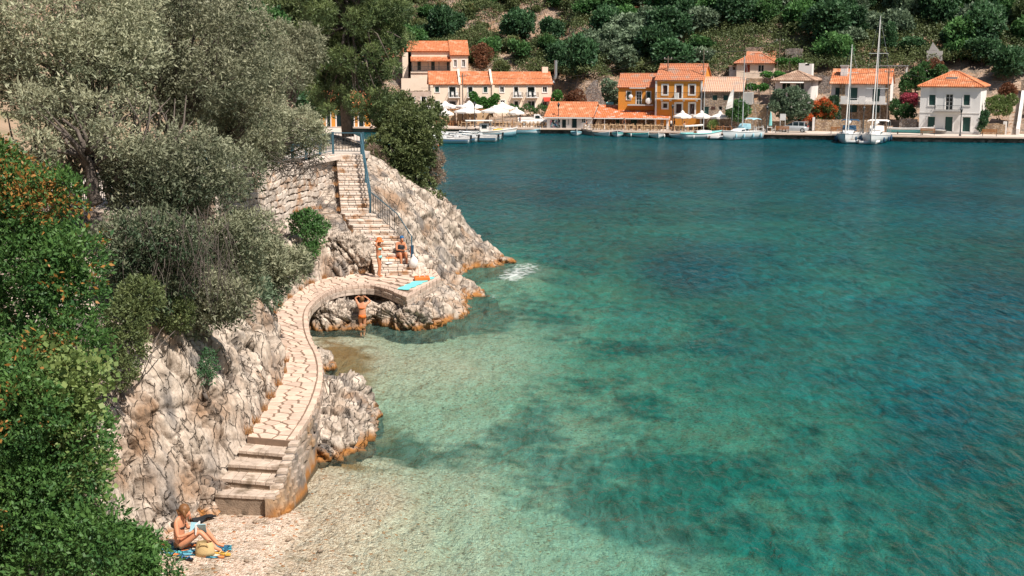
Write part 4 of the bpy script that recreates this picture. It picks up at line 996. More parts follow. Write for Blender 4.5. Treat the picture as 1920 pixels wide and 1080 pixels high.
tree_near('headland_tree', at(740, 300, 72), at(752, 222, 72), (2.3, 1.6, 1.1), 20, .5, 20000, .15, M['L_moss'], 301, 'open crowned small tree with a leaning trunk just above the headland bush', 'tree', r0=.10, sprig=8, spread=.25, shell=.5)
# ---- the pine ----
pc = []; pr = []; rg = random.Random(3); pbase = at(652, 243, 70)
for (u, v, r_) in [(600, 40, 1.3), (640, 10, 1.4), (690, 30, 1.3), (735, 60, .9), (745, 95, .8), (585, 90, 1.1), (630, 85, 1.2), (690, 95, 1.1), (720, 75, .9), (600, 150, 1.0), (560, 110, .8), (650, 140, 1.2), (690, 140, 1.0), (722, 130, .75),
                   (610, 185, .8), (650, 185, .9), (695, 180, .75), (735, 120, .6), (580, 60, .9), (660, 50, 1.3), (760, 70, .55), (620, -30, 1.5), (680, -30, 1.5), (590, -10, 1.2), (740, 20, 1.1), (670, 205, .7), (615, 205, .7), (695, 205, .7), (635, 200, .7), (715, 190, .7), (590, 165, .7), (550, 150, .55), (700, 60, 1.0), (645, 110, 1.1)]:
    for _ in range(4):
        p = at(u + rg.uniform(-16, 16), v + rg.uniform(-12, 12), 70 + rg.uniform(-2.2, 2.2)) - pbase; pc.append(tuple(p)); pr.append(r_ * rg.uniform(.34, .6))
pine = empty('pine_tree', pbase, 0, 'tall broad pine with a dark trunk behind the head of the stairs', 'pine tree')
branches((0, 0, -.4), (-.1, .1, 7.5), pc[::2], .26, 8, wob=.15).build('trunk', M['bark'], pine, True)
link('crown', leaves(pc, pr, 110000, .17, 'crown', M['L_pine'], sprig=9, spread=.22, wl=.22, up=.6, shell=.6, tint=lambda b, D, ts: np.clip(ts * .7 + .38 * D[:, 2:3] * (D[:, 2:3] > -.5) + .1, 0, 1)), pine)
# grass tufts on steps and wall foot
def tufts(spots, name, label):
    mb = MB(); rg = random.Random(2)
    for p, r_ in spots:
        for _ in range(70):
            a = p + Vector((rg.uniform(-r_, r_), rg.uniform(-r_, r_) * .6, -.05)); h = rg.uniform(.1, .28); q = a + Vector((rg.uniform(-.1, .1), rg.uniform(-.1, .1), h))
            mb.add([a, a + Vector((.018, 0, 0)), q], [(0, 1, 2)])
    o = mb.build(name, M['drygrass']); tag(o, label, 'grass', kind='stuff')
M['drygrass'] = mat('dry_grass', (.44, .20, .08), (.34, .19, .08), 3, .9)
tufts([(Vector((np.interp(y, SKY, SLX) + .05, y, np.interp(y, SKY, SZ) + .02)), .22) for y in (57.6, 58.6, 59.4, 60.4, 61.3, 62.4, 63.3)] + [(Vector((-9.6, 58.4, 3.75)), .3), (Vector((-9.9, 57.5, 3.8)), .3), (Vector((-9.2, 59.6, 3.7)), .3)], 'dry_grass', 'rusty dry grass tufts along the staircase and wall foot')
tufts([(Vector((p[0] - .02, p[1], ZP + .03)), .12) for p in LS[6:200:9]], 'path_grass', 'dry grass growing along the inner edge of the walkway')
# ================= FAR SHORE TERRAIN =================
QP = [atz(u, v, 0) for u, v in ((470, 246), (700, 248), (1000, 250), (1090, 250.5), (1110, 254.5), (1250, 256.5), (1414, 259.5), (1573, 262), (1700, 265), (1920, 268), (2100, 271))]
QX = np.array([p.x for p in QP]); QY = np.array([p.y for p in QP])
QX = np.r_[-140, QX, 130]; QY = np.r_[196, QY, 158]
def qline(x): return np.interp(x, QX, QY)
def zfar(x, y):
    d = (y - qline(x)) * .97
    left = np.interp(x, [-60, -5, 10, 30, 50, 70], [1, 1, .5, 0, 0, .5])
    zl = np.interp(d, [-2, 0, 12, 20, 26, 34, 60, 100, 160], [.6, .6, .7, 1.4, 2.2, 8.0, 18.5, 38, 66])
    zr = np.interp(d, [-2, 0, 11, 16, 22, 30, 37, 60, 100, 160], [.6, .6, .7, 1.8, 3.4, 5.8, 7.8, 18, 37, 64])
    return zl * left + zr * (1 - left)
fx = np.arange(-140, 128, .9); fy = np.arange(-1.0, 150, .8)
FX, FD = np.meshgrid(fx, fy); FYY = qline(FX) + FD
P = np.c_[FX.ravel(), FYY.ravel(), 0 * FX.ravel()]
zt_ = zfar(FX.ravel(), FYY.ravel()); k = np.clip((FD.ravel() - 20) / 12, 0, 1)
f1, f2, hid, tl = worley(P * .25, 5)
zt_ = zt_ + k * (1.3 * fbm(P * .08, 3, 2) + 1.0 * (hid - .5) + .7 * fbm(P * .5, 3, 8))
VV = np.c_[P[:, :2], zt_]; 
def hillmat():
    m = rock_mat('hillside', (.50, .36, .27), (.36, .25, .18), (.42, .25, .14), (.20, .17, .14), band=False, bump=.25)
    n = m.node_tree.nodes
    for q in n:
        if q.type == 'TEX_NOISE': q.inputs['Scale'].default_value *= .45
    return m
M['hill'] = hillmat()
tag(link('hillside', npmesh('hillside', VV, gridF(len(fy), len(fx)), M['hill'], False, {'crack': np.exp(-(f2 - f1) / .1) * k * .7})), kind='structure')
zgrid = VV[:, 2].reshape(len(fy), len(fx))
def ground(x, y):
    d = y - float(qline(x)); i = min(max((d + 1.0) / .8, 0), len(fy) - 2); j = min(max((x + 140) / .9, 0), len(fx) - 2); i0, j0 = int(i), int(j); a, b = i - i0, j - j0
    g = zgrid; return float(g[i0, j0] * (1 - a) * (1 - b) + g[i0 + 1, j0] * a * (1 - b) + g[i0, j0 + 1] * (1 - a) * b + g[i0 + 1, j0 + 1] * a * b)
# quay: paved sheet, edge coping and side
mb = MB(); mq = MB(); n_ = len(QX)
for i in range(n_ - 1):
    x0, x1 = QX[i], QX[i + 1]; y0, y1 = QY[i], QY[i + 1]
    mb.add([(x0, y0, .72), (x1, y1, .72), (x1, y1 + 9, .72), (x0, y0 + 9, .72)], [(0, 1, 2, 3)])
    mq.add([(x0, y0, -1), (x1, y1, -1), (x1, y1, .5), (x0, y0, .5)], [(0, 1, 2, 3)])
    mb.add([(x0, y0 - .12, .5), (x1, y1 - .12, .5), (x1, y1 - .12, .78), (x0, y0 - .12, .78), (x0, y0 + .35, .78), (x1, y1 + .35, .78), (x0, y0 + .35, .5), (x1, y1 + .35, .5)], [(0, 1, 2, 3), (3, 2, 5, 4), (4, 5, 7, 6), (1, 0, 6, 7)])
tag(mb.build('quay', M['quay']), kind='structure'); tag(mq.build('quay_side_wall', M['quayside']), kind='structure')
rg = random.Random(8); mb = MB()
for i in range(200):
    x = rg.uniform(-8, 70); y = float(qline(x)) - .12 - rg.uniform(0, .35); s_ = rg.uniform(.15, .38)
    mb.ball((x, y, rg.uniform(-.15, .15)), (s_ * 1.2, s_ * .7, s_ * .8), 0, 6, 4)
tag(mb.build('quay_foot_rocks', M['quayside']), 'irregular dark stones along the foot of the quay wall', 'rocks', kind='stuff')
# ---- hillside trees ----
PROTO = {}
def proto(kind, seed):
    rg = random.Random(seed)
    spec = dict(olive=('L_olive2', 22, .50, 5600, .27, (1.9, 1.7, 1.25), 1.9), oak=('L_green', 24, .52, 5600, .27, (1.9, 1.7, 1.5), 2.0), dark=('L_dark', 24, .54, 5600, .28, (1.8, 1.6, 1.7), 2.1),
                shrub=('L_moss', 9, .55, 2600, .24, (1.15, 1.15, .7), .8), rust=('L_rust', 12, .5, 3600, .20, (1.2, 1.2, 1.1), 1.3), cypress=('L_dark', 14, .5, 4200, .22, (.55, .55, 2.6), 2.7), pine=('L_pine', 16, .65, 4600, .28, (1.7, 1.6, 1.1), 2.6))[kind]
    m, nb, br, nl, sz, r_, hz = spec
    C, Rd = blobcloud((0, 0, hz), r_, nb, br, seed)
    t = empty({'olive': 'olive_tree', 'oak': 'broadleaf_tree', 'dark': 'evergreen_tree', 'shrub': 'hillside_shrub', 'rust': 'rusty_shrub', 'cypress': 'cypress_tree', 'pine': 'hillside_pine'}[kind], (0, 0, 0))
    tip = C if kind != 'shrub' else C[:4]
    branches((0, 0, -1.2), (0, 0, hz * .7), tip[:8], .12, seed, n=4, thin=.02).build('trunk', M['bark'], t)
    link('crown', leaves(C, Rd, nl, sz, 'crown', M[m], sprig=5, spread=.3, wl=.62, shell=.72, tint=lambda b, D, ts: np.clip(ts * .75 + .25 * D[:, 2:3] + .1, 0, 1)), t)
    return t
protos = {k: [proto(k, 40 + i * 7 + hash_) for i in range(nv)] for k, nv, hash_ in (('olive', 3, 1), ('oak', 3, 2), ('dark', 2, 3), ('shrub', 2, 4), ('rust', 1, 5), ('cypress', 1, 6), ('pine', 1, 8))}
used = set(); TREES = []
def put_tree(kind, x, y, scale, z=None, rz=None, label=None, rg=random):
    pr_ = rg.choice(protos[kind])
    z = ground(x, y) if z is None else z; rz = rg.uniform(0, 6.28) if rz is None else rz
    if pr_.name in used: t = dup(pr_)
    else: t = pr_; used.add(pr_.name)
    t.location = (x, y, z - .1); t.rotation_euler = (0, 0, rz); t.scale = (scale * rg.uniform(.8, 1.25), scale * rg.uniform(.8, 1.2), scale * rg.uniform(.75, 1.3))
    if label: t['label'] = label
    t['category'] = 'shrub' if kind in ('shrub', 'rust') else 'tree'
    if not label: TREES.append((t, kind, x, y, scale))
    return t
# ================= VILLAGE HOUSES =================
LAND = []                                     # landmarks for descriptions
def slope(mb, eL, eR, tL, tR, m=0, st=.27, row=.45, h=.07):
    eL, eR, tL, tR = map(Vector, (eL, eR, tL, tR)); U = eR - eL; W = U.length; U.normalize()
    upv = (tL - eL) - U * (tL - eL).dot(U); 
    if upv.length < 1e-4: upv = (tR - eL) - U * (tR - eL).dot(U)
    S = upv.length; up = upv.normalized(); N = U.cross(up).normalized()
    if N.z < 0: N = -N
    a = (tL - eL).dot(U); b = (tR - eL).dot(U)
    def lim(x):
        q = 1.0
        if a > .01: q = min(q, x / a)
        if b < W - .01: q = min(q, (W - x) / (W - b))
        return max(q, .002) * S
    n = max(2, int(W / st)) * 2; rows = max(1, int(S / row))
    for i in range(n):
        x0, x1 = W * i / n, W * (i + 1) / n; h0, h1 = (0, h) if i % 2 == 0 else (h, 0)
        l0, l1 = lim(x0), lim(x1); lm = max(l0, l1)
        for r_ in range(rows):
            v0, v1 = S * r_ / rows, S * (r_ + 1) / rows
            if v0 >= lm: break
            q = [(x0, min(v0, l0), h0 + .03), (x1, min(v0, l1), h1 + .03), (x1, min(v1, l1), h1), (x0, min(v1, l0), h0)]
            mb.add([eL + U * x + up * v + N * k_ for x, v, k_ in q], [(0, 1, 2, 3)], m)
    o = -N * .10
    mb.add([eL + o, eR + o, tR + o, tL + o, eL + N * .03, eR + N * .03, tR, tL], [(3, 2, 1, 0), (0, 1, 5, 4), (1, 2, 6, 5), (3, 0, 4, 7)], m)
class House:
    def __init__(s, name, label, u, v, Y, a, cat='house', short=None):
        s.P0 = atY(u, v, Y); s.a = R(a); s.d = Vector((math.cos(s.a), -math.sin(s.a), 0)); s.n = Vector((math.sin(s.a), math.cos(s.a), 0))
        s.e = empty(name, s.P0, -s.a, label, cat)
        if short: LAND.append((short, s.P0.x, s.P0.y, u, v))
    def loc(s, u, v, off=0):
        r_ = Vector(ray(u, v)); O_ = Vector((0, 0, CH)); t = ((s.P0 - O_).dot(s.n) + off) / r_.dot(s.n); P_ = O_ + r_ * t
        return (P_ - s.P0).dot(s.d), P_.z - s.P0.z
    def rect(s, u0, v0, u1, v1, off=0):
        x0, z1 = s.loc(u0, v0, off); x1, z0 = s.loc(u1, v1, off); return x0, x1, z0, z1
    def wall(s, x0, x1, z0, z1, Dp, wm, holes=(), zb=None, th=.3, y0=0, gable=None, name='wall'):
        """hollow box of walls, openings cut in the front; gable = ridge height of side triangles"""
        mb = MB(); zb = z0 if zb is None else zb
        xs = sorted({x0, x1, *[h[0] for h in holes], *[h[1] for h in holes]}); zs = sorted({zb, z1, *[h[2] for h in holes], *[h[3] for h in holes]})
        for i in range(len(xs) - 1):
            for j in range(len(zs) - 1):
                cx, cz = (xs[i] + xs[i + 1]) / 2, (zs[j] + zs[j + 1]) / 2
                if any(h[0] < cx < h[1] and h[2] < cz < h[3] for h in holes) or not (x0 < cx < x1 and zb < cz < z1): continue
                mb.box(xs[i], xs[i + 1], y0, y0 + th, zs[j], zs[j + 1])
        mb.box(x0, x0 + th, y0 + th, y0 + Dp, zb, z1); mb.box(x1 - th, x1, y0 + th, y0 + Dp, zb, z1); mb.box(x0 + th, x1 - th, y0 + Dp - th, y0 + Dp, zb, z1)
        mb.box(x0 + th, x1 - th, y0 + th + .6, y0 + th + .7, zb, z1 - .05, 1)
        if gable:
            for xa, xb in ((x0, x0 + th), (x1 - th, x1)):
                mb.add([(xa, y0, z1), (xa, y0 + Dp, z1), (xa, y0 + Dp / 2, gable), (xb, y0, z1), (xb, y0 + Dp, z1), (xb, y0 + Dp / 2, gable)],
                       [(0, 2, 1), (3, 4, 5), (0, 1, 4, 3), (1, 2, 5, 4), (2, 0, 3, 5)])
        return mb.build(name, [wm, M['dark']], s.e)
    def windows(s, lst, y0=0, trim=None):
        """lst: (x0,x1,z0,z1,kind) kind: g glazed, s? shuttered, o open dark door"""
        for x0, x1, z0, z1, k in lst:
            door = (z1 - z0) > 1.55
            f = MB(); t = .07; mm = M['white'] if k[0] in 'gw' or trim else M['grey_pl']
            f.box(x0, x0 + t, y0 + .12, y0 + .2, z0, z1); f.box(x1 - t, x1, y0 + .12, y0 + .2, z0, z1); f.box(x0 + t, x1 - t, y0 + .12, y0 + .2, z1 - t, z1)
            if not door: f.box(x0 + t, x1 - t, y0 + .12, y0 + .2, z0, z0 + t)
            if trim:
                w_ = trim; f.box(x0 - w_, x0 - .003, y0 - .04, y0 + .1, z0, z1 + w_); f.box(x1 + .003, x1 + w_, y0 - .04, y0 + .1, z0, z1 + w_); f.box(x0 - .003, x1 + .003, y0 - .04, y0 + .1, z1 + .003, z1 + w_)
                if not door: f.box(x0 - w_, x1 + w_, y0 - .08, y0 + .1, z0 - w_, z0 - .003)
            w_o = f.build('door' if door else 'window', mm if k[0] != 's' or trim else M[{'g': 'green_sh', 'b': 'brown_sh', 'r': 'red_sh', 'k': 'green_sh'}[k[1]]], s.e)
            xc = (x0 + x1) / 2
            if k[0] == 's':
                for a_, b_ in ((x0 + t, xc - .01), (xc + .01, x1 - t)):
                    sh = MB(); sh.box(a_, b_, y0 + .10, y0 + .145, z0 + .02, z1 - t)
                    nsl = max(3, int((z1 - z0) / .16))
                    for q in range(nsl): zz = z0 + .06 + (z1 - z0 - .2) * q / nsl; sh.box(a_ + .05, b_ - .05, y0 + .085, y0 + .10, zz, zz + .05)
                    sh.build('shutter', M[{'g': 'green_sh', 'b': 'brown_sh', 'r': 'red_sh', 'k': 'green_sh'}[k[1]]], w_o)
            elif k[0] in 'gw':
                MB().box(x0 + t, x1 - t, y0 + .15, y0 + .165, z0 + .02, z1 - t).build('pane', M['glass'], w_o)
                bb = MB(); bb.box(xc - .03, xc + .03, y0 + .13, y0 + .148, z0, z1 - t)
                if k[0] == 'w':
                    for q in (1, 2, 3): bb.box(x0 + t, x1 - t, y0 + .13, y0 + .147, z0 + (z1 - z0) * q / 4, z0 + (z1 - z0) * q / 4 + .04)
                bb.build('glazing_bar', M['white'] if k[0] == 'w' or len(k) < 2 else M['green_sh'], w_o)
            else:
                MB().box(x0 + t, x1 - t, y0 + .24, y0 + .26, z0 + .02, z1 - t).build('door_leaf' if door else 'pane', M['green_sh'] if 'k' in k else M['glass'], w_o)
    def gable_roof(s, x0, x1, ze, zr, Dp, tm, ov=.35, y0=0, name='roof'):
        mb = MB(); sl_ = (zr - ze) / (Dp / 2); zo = ze - ov * sl_ + .08; zr += .1
        slope(mb, (x0 - .2, y0 - ov, zo), (x1 + .2, y0 - ov, zo), (x0 - .2, y0 + Dp / 2, zr), (x1 + .2, y0 + Dp / 2, zr))
        slope(mb, (x0 - .2, y0 + Dp + ov, zo), (x1 + .2, y0 + Dp + ov, zo), (x0 - .2, y0 + Dp / 2, zr), (x1 + .2, y0 + Dp / 2, zr), st=.6, row=3)
        r_ = mb.build(name, tm, s.e)
        MB().tube([(x0 - .2, y0 + Dp / 2, zr + .03), (x1 + .2, y0 + Dp / 2, zr + .03)], .11, 6).build('ridge_cap', tm, r_)
        return r_
    def shed_roof(s, x0, x1, ze, zr, y0, y1, tm, name='roof'):
        mb = MB(); slope(mb, (x0, y0, ze), (x1, y0, ze), (x0, y1, zr), (x1, y1, zr)); return mb.build(name, tm, s.e)
    def hip_roof(s, x0, x1, ze, zr, Dp, tm, rl=.12, ov=.4, name='roof'):
        mb = MB(); cx = (x0 + x1) / 2; hw = (x1 - x0) * rl / 2; zo = ze - .1
        A = (x0 - ov, -ov, zo); B = (x1 + ov, -ov, zo); C = (x1 + ov, Dp + ov, zo); D = (x0 - ov, Dp + ov, zo); T1 = (cx - hw, Dp / 2, zr); T2 = (cx + hw, Dp / 2, zr)
        slope(mb, A, B, T1, T2); slope(mb, B, C, T2, T2); slope(mb, C, D, T2, T1, st=.6, row=2); slope(mb, D, A, T1, T1)
        r_ = mb.build(name, tm, s.e); rb = MB()
        for p_, q_ in ((A, T1), (B, T2), (C, T2), (D, T1), (T1, T2)): rb.tube([Vector(p_) + Vector((0, 0, .08)), Vector(q_) + Vector((0, 0, .06))], .10, 6)
        rb.build('ridge_cap', tm, r_); return r_
    def part(s, name, mb, m, parent=None): return mb.build(name, m, parent or s.e)
    def rail(s, x0, x1, z0, z1, y, m='iron', pitch=.16, name='railing', ends=True, yb=None):
        mb = MB(); mb.box(x0, x1, y - .02, y + .02, z1 - .04, z1); mb.box(x0, x1, y - .015, y + .015, z0 + .05, z0 + .08)
        k = int((x1 - x0) / pitch)
        for i in range(k + 1): x = x0 + (x1 - x0) * i / k; mb.box(x - .01, x + .01, y - .01, y + .01, z0, z1 - .04)
        if yb is not None:
            for x in (x0, x1): mb.box(x - .02, x + .02, y, yb, z1 - .04, z1)
            for x in (x0, x1):
                for q in range(1, 5): yy = y + (yb - y) * q / 5; mb.box(x - .01, x + .01, yy - .01, yy + .01, z0, z1 - .04)
        return mb.build(name, M[m], s.e)
def crop(ox, oy, sc_): return lambda *r_: tuple((ox + q / sc_) if i % 2 == 0 else (oy + q / sc_) for i, q in enumerate(r_))
c1 = crop(720, 60, 4.908); c2 = crop(1000, 90, 5.3333); c3 = crop(1300, 60, 4.908); c4 = crop(1560, 20, 4.0)
def R4(h, c, X0, Y0, X1, Y1, k=None, off=0):
    r_ = h.rect(*c(X0, Y0, X1, Y1), off); return (*r_, k) if k else r_
# --- L: big white house on the right
h = House('white_house', 'big plain white two storey house with an orange hipped roof standing alone on the quay', *c4(648, 918), 178, 25, short='the white hipped house')
W, ze = h.loc(*c4(1120, 572)); Dp = 8.5
win = [R4(h, c4, 728, 628, 775, 710, 'sg'), R4(h, c4, 987, 628, 1033, 710, 'sg'), R4(h, c4, 854, 625, 904, 745, 'w'), R4(h, c4, 716, 792, 770, 905, 'ok'), R4(h, c4, 847, 792, 902, 905, 'ok'), R4(h, c4, 979, 795, 1035, 908, 'ok')]
h.wall(0, W, 0, ze, Dp, M['white_pl'], [w_[:4] for w_ in win], zb=-.6); h.windows(win, trim=.14)
zr = h.loc(*c4(905, 460), Dp / 2)[1]; h.hip_roof(0, W, ze + .1, zr, Dp, M['tile'])
x0, x1, z0, z1 = R4(h, c4, 776, 712, 972, 752, None)
h.part('balcony_slab', MB().box(x0 - .1, x1 + .1, -.95, -.01, z0 - .05, z0 + .14), M['grey_pl']); h.rail(x0, x1, z0 + .14, z1 + .1, -.9, yb=0)
mb = MB(); zc = h.loc(*c4(700, 766))[1]; mb.box(-.06, W + .06, -.06, -.004, zc, zc + .12); mb.box(-.06, W + .06, -.14, -.004, ze - .22, ze - .02); h.part('cornice', mb, M['white_pl'])
xs, zs = h.loc(*c4(900, 518), 2.3); sk = MB(); sk.box(xs - .75, xs + .75, 1.9, 2.7, zs - .15, zs + .35); h.part('skylight', sk, M['metal'])
h.part('plinth', MB().box(-.05, W + .05, -.08, -.004, -.6, .25), M['grey_pl'])
mb = MB(); mb.lathe([(.0, 0), (.9, .05), (.9, .12), (0, .2)], (h.loc(*c4(805, 905))[0], -.25, .4), 14); o_ = mb.build('round_relief', M['grey_pl'], h.e)
# --- K: house with white balcony over stone ground floor
h = House('balcony_house', 'house with stone ground floor, white upper floor with long balcony, orange gable roof and chimney', *c3(1345, 820), 190, 20, short='the balcony house')
W, ze = h.loc(*c4(437, 540)); x0w = h.loc(*c3(1268, 470))[0]; Dp = 7.5; zb_ = h.loc(*c4(200, 692))[1]
lo = [R4(h, c4, 127, 707, 187, 762, 'sg'), R4(h, c4, 298, 707, 357, 764, 'sg')]; up = [R4(h, c4, 130, 575, 190, 672, 'ok'), R4(h, c4, 305, 575, 360, 682, 'ok')]
h.wall(0, W, 0, zb_, Dp, M['stone_w'], [q[:4] for q in lo], zb=-2.5, name='ground_floor_wall'); h.windows(lo)
h.wall(0, W, zb_, ze, Dp, M['white_pl'], [q[:4] for q in up], gable=ze + 1.75, name='upper_wall'); h.windows(up)
wx = [R4(h, c3, 1302, 510, 1345, 640, 'ok')]; wl = (x0w, -.004, wx[0][2] - .1, h.loc(*c3(1300, 470))[1])
h.wall(wl[0], wl[1], wl[2], wl[3], 5, M['white_pl'], [(wx[0][0], min(wx[0][1], -.1), wx[0][2], wx[0][3])], zb=-2.5, y0=.5, name='side_wing_wall'); h.windows([(wx[0][0], min(wx[0][1], -.1), wx[0][2], wx[0][3], 'ok')], y0=.5)
h.gable_roof(x0w, W, ze, ze + 1.75, Dp, M['tile'], ov=.6)
for X0, X1 in ((58, 98), (400, 437)):
    a_, b_ = h.loc(*c4(X0, 600))[0], h.loc(*c4(X1, 600))[0]; h.part('stone_pier', MB().box(a_, b_, -.12, -.004, zb_ + .1, ze - .1), M['stone_w'])
x0, x1 = h.loc(*c4(62, 690))[0], h.loc(*c4(420, 690))[0]
h.part('balcony_slab', MB().box(x0, x1, -1.3, -.13, zb_ - .15, zb_ + .08), M['white'])
mb = MB()
for X in (92, 231, 381): x = h.loc(*c4(X, 680))[0]; mb.box(x - .42, x + .42, -1.3, -1.1, zb_ + .08, zb_ + 1.02)
h.part('balcony_pier', mb, M['white'])
for X0, X1 in ((105, 220), (243, 365)): h.rail(h.loc(*c4(X0, 680))[0], h.loc(*c4(X1, 680))[0], zb_ + .08, zb_ + .92, -1.2)
x, zc = h.loc(*c4(92, 480), 2.0); ch = h.part('chimney', MB().box(x - .5, x + .5, 1.6, 2.5, ze + .3, zc + 1.2), M['white_pl']); h.part('chimney_cap', MB().box(x - .6, x + .6, 1.5, 2.6, zc + 1.2, zc + 1.4), M['grey_pl'], ch)
# --- J: white house with brown hipped roof
h = House('brown_roof_house', 'small white house with a weathered brown hipped roof half hidden behind the big olive', *c3(750, 590), 198, 22, short='the brown roofed house')
W, ze = h.loc(*c3(1085, 448)); Dp = 7
win = [R4(h, c3, 815, 468, 893, 532, 'g'), R4(h, c3, 942, 468, 1020, 532, 'g')]
h.wall(0, W, 0, ze, Dp, M['white_pl'], [q[:4] for q in win], zb=-2); h.windows(win)
h.hip_roof(0, W, ze + .1, h.loc(*c3(960, 362), Dp / 2)[1], Dp, M['tile_brown'], rl=.06, ov=.55)
x0, x1, z0, z1 = R4(h, c3, 806, 450, 1022, 466); mb = MB(); mb.add([(x0, -.004, z1), (x1, -.004, z1), (x1, -.9, z0), (x0, -.9, z0), (x0, -.004, z1 - .05), (x1, -.004, z1 - .05), (x1, -.9, z0 - .05), (x0, -.9, z0 - .05)], [(0, 3, 2, 1), (4, 5, 6, 7), (3, 7, 6, 2), (0, 4, 7, 3), (1, 2, 6, 5)]); h.part('awning', mb, M['canvas'])
# --- I: upper cream house
h = House('hillside_house', 'cream plastered house with red shutters and a low orange hipped roof up the slope', *c3(395, 425), 213, 14, short='the red shuttered house')
W, ze = h.loc(*c3(745, 283)); Dp = 6
win = [R4(h, c3, 472, 300, 520, 370, 'sr'), R4(h, c3, 597, 302, 650, 368, 'g')]
h.wall(0, W, 0, ze, Dp, M['cream'], [q[:4] for q in win]); h.windows(win, trim=None); h.hip_roof(0, W, ze, ze + 1.45, Dp, M['tile_red'], rl=.25, ov=.45)
x0, z0 = h.loc(*c3(325, 400)); h.wall(x0, -.01, 0, ze - .6, 4, M['grey_pl'], [R4(h, c3, 358, 318, 388, 352)], zb=-1, y0=.6, name='lean_to_wall'); h.windows([R4(h, c3, 358, 318, 388, 352, 'o')], y0=.6); h.part('lean_to_roof', MB().box(x0 - .2, -.01, .4, 4.8, ze - .6, ze - .45), M['tile_brown'])
h.part('stone_base', MB().box(-.1, W + .1, -.1, Dp, -3.2, -.004), M['stone_w'])
h.part('rear_roof', MB().add([(1, Dp, ze + .5), (6, Dp, ze + .5), (6, Dp + 2.5, ze + 1.9), (1, Dp + 2.5, ze + 1.9), (1, Dp + 5, ze + .5), (6, Dp + 5, ze + .5)], [(0, 1, 2, 3), (3, 2, 5, 4)]), M['tile_red'])
# --- H: stone house with pale roof
h = House('stone_house', 'rubble stone house with a pale salmon tiled roof and green shutters beside the ochre house', *c3(90, 800), 187, 14, short='the stone house')
W, ze = h.loc(*c3(455, 543)); Dp = 6.5
win = [R4(h, c3, 177, 582, 220, 628, 'sg'), R4(h, c3, 277, 582, 320, 630, 'sg'), R4(h, c3, 233, 683, 265, 720, 'o'), R4(h, c3, 97, 683, 143, 768, 'ok')]
h.wall(0, W, 0, ze, Dp, M['stone_h'], [q[:4] for q in win], zb=-1.2, gable=ze + 1.75); h.windows(win); h.gable_roof(0, W, ze, ze + 1.75, Dp, M['tile_pale'])
x0, x1, z0, z1 = R4(h, c3, 165, 686, 203, 712); h.part('plaque', MB().box(x0, x1, -.05, -.004, z0, z1), M['brown_sh'])
x0, z0 = h.loc(*c3(457, 668)); x1, z1 = h.loc(*c3(545, 560)); h.part('white_annex', MB().box(x0, x1, .3, 4, z0, z1), M['grey_pl'])
x, z = h.loc(*c3(330, 470), 2); h.part('skylight', MB().box(x - .35, x + .35, 1.7, 2.3, ze + .65, ze + .95), M['brown_sh'])
# --- G: tall ochre house
h = House('ochre_house', 'tall ochre house with white framed brown shutters and a long thin balcony', *c2(1220, 695), 190, 20, short='the tall ochre house')
W, ze = h.loc(*c2(1690, 318)); Dp = 6.5
win = [R4(h, c2, 1295, 372, 1340, 462, 'sb'), R4(h, c2, 1427, 372, 1483, 503, 'sb'), R4(h, c2, 1562, 372, 1612, 462, 'sb'), R4(h, c2, 1295, 552, 1340, 600, 'sb'), R4(h, c2, 1425, 555, 1483, 652, 'sb'), R4(h, c2, 1562, 555, 1612, 662, 'sb')]
h.wall(0, W, 0, ze, Dp, M['ochre'], [q[:4] for q in win], zb=-1.2, gable=ze + 2.1); h.windows(win, trim=.2); h.gable_roof(0, W, ze, ze + 2.1, Dp, M['tile_red'], ov=.25)
h.part('corner_pilaster', MB().box(-.08, .18, -.09, -.003, -1.2, ze), M['white']); h.part('corner_pilaster', MB().box(W - .18, W + .08, -.09, -.003, -1.2, ze), M['white']); h.part('cornice', MB().box(-.1, W + .1, -.16, -.004, ze - .2, ze + .02), M['white'])
x0, x1, z0, z1 = R4(h, c2, 1235, 503, 1680, 513); h.part('balcony_slab', MB().box(x0, x1, -.9, -.1, z0, z1 + .05), M['white']); h.rail(x0, x1, z1 + .05, z1 + .9, -.85, yb=-.1)
mb = MB()
for X in (1290, 1380, 1510, 1640): x = h.loc(*c2(X, 520))[0]; mb.box(x - .12, x + .12, -.6, -.004, z0 - .3, z0 - .003)
h.part('balcony_bracket', mb, M['white'])
x = h.loc(*c2(1437, 480))[0]; h.part('air_unit', MB().box(x - .3, x + .3, -.5, -.1, z1 + .05, z1 + .85), M['white'])
h.part('roof_terrace_wall', MB().box(2.2, 6.2, Dp / 2 + .3, Dp / 2 + 2, ze, ze + 2.35), M['ochre'])
# --- F: lower ochre house
h = House('low_ochre_house', 'lower ochre house with dark green shutters, white balcony door and two satellite dishes', *c2(848, 640), 193, 12, short='the low ochre house')
W, ze = h.loc(*c2(1214, 392)); Dp = 6.5
win = [R4(h, c2, 933, 433, 975, 517, 'sg'), R4(h, c2, 1132, 435, 1173, 520, 'sg'), R4(h, c2, 1030, 433, 1080, 560, 'w')]
h.wall(0, W, 0, ze, Dp, M['ochre'], [q[:4] for q in win], zb=-.6, gable=ze + 1.8); h.windows(win, trim=.08); h.gable_roof(0, W, ze, ze + 1.8, Dp, M['tile_red'], ov=.25)
x0, x1, z0, z1 = R4(h, c2, 950, 562, 1205, 572); h.part('balcony_slab', MB().box(x0, x1, -1.2, -.01, z0 - .05, z1), M['grey_pl']); h.rail(x0, x1, z1, z1 + .8, -1.15)
x0, x1, z0, z1 = R4(h, c2, 965, 398, 1125, 404); h.part('awning_box', MB().box(x0, x1, -.5, -.01, z0, z0 + .12), M['white'])
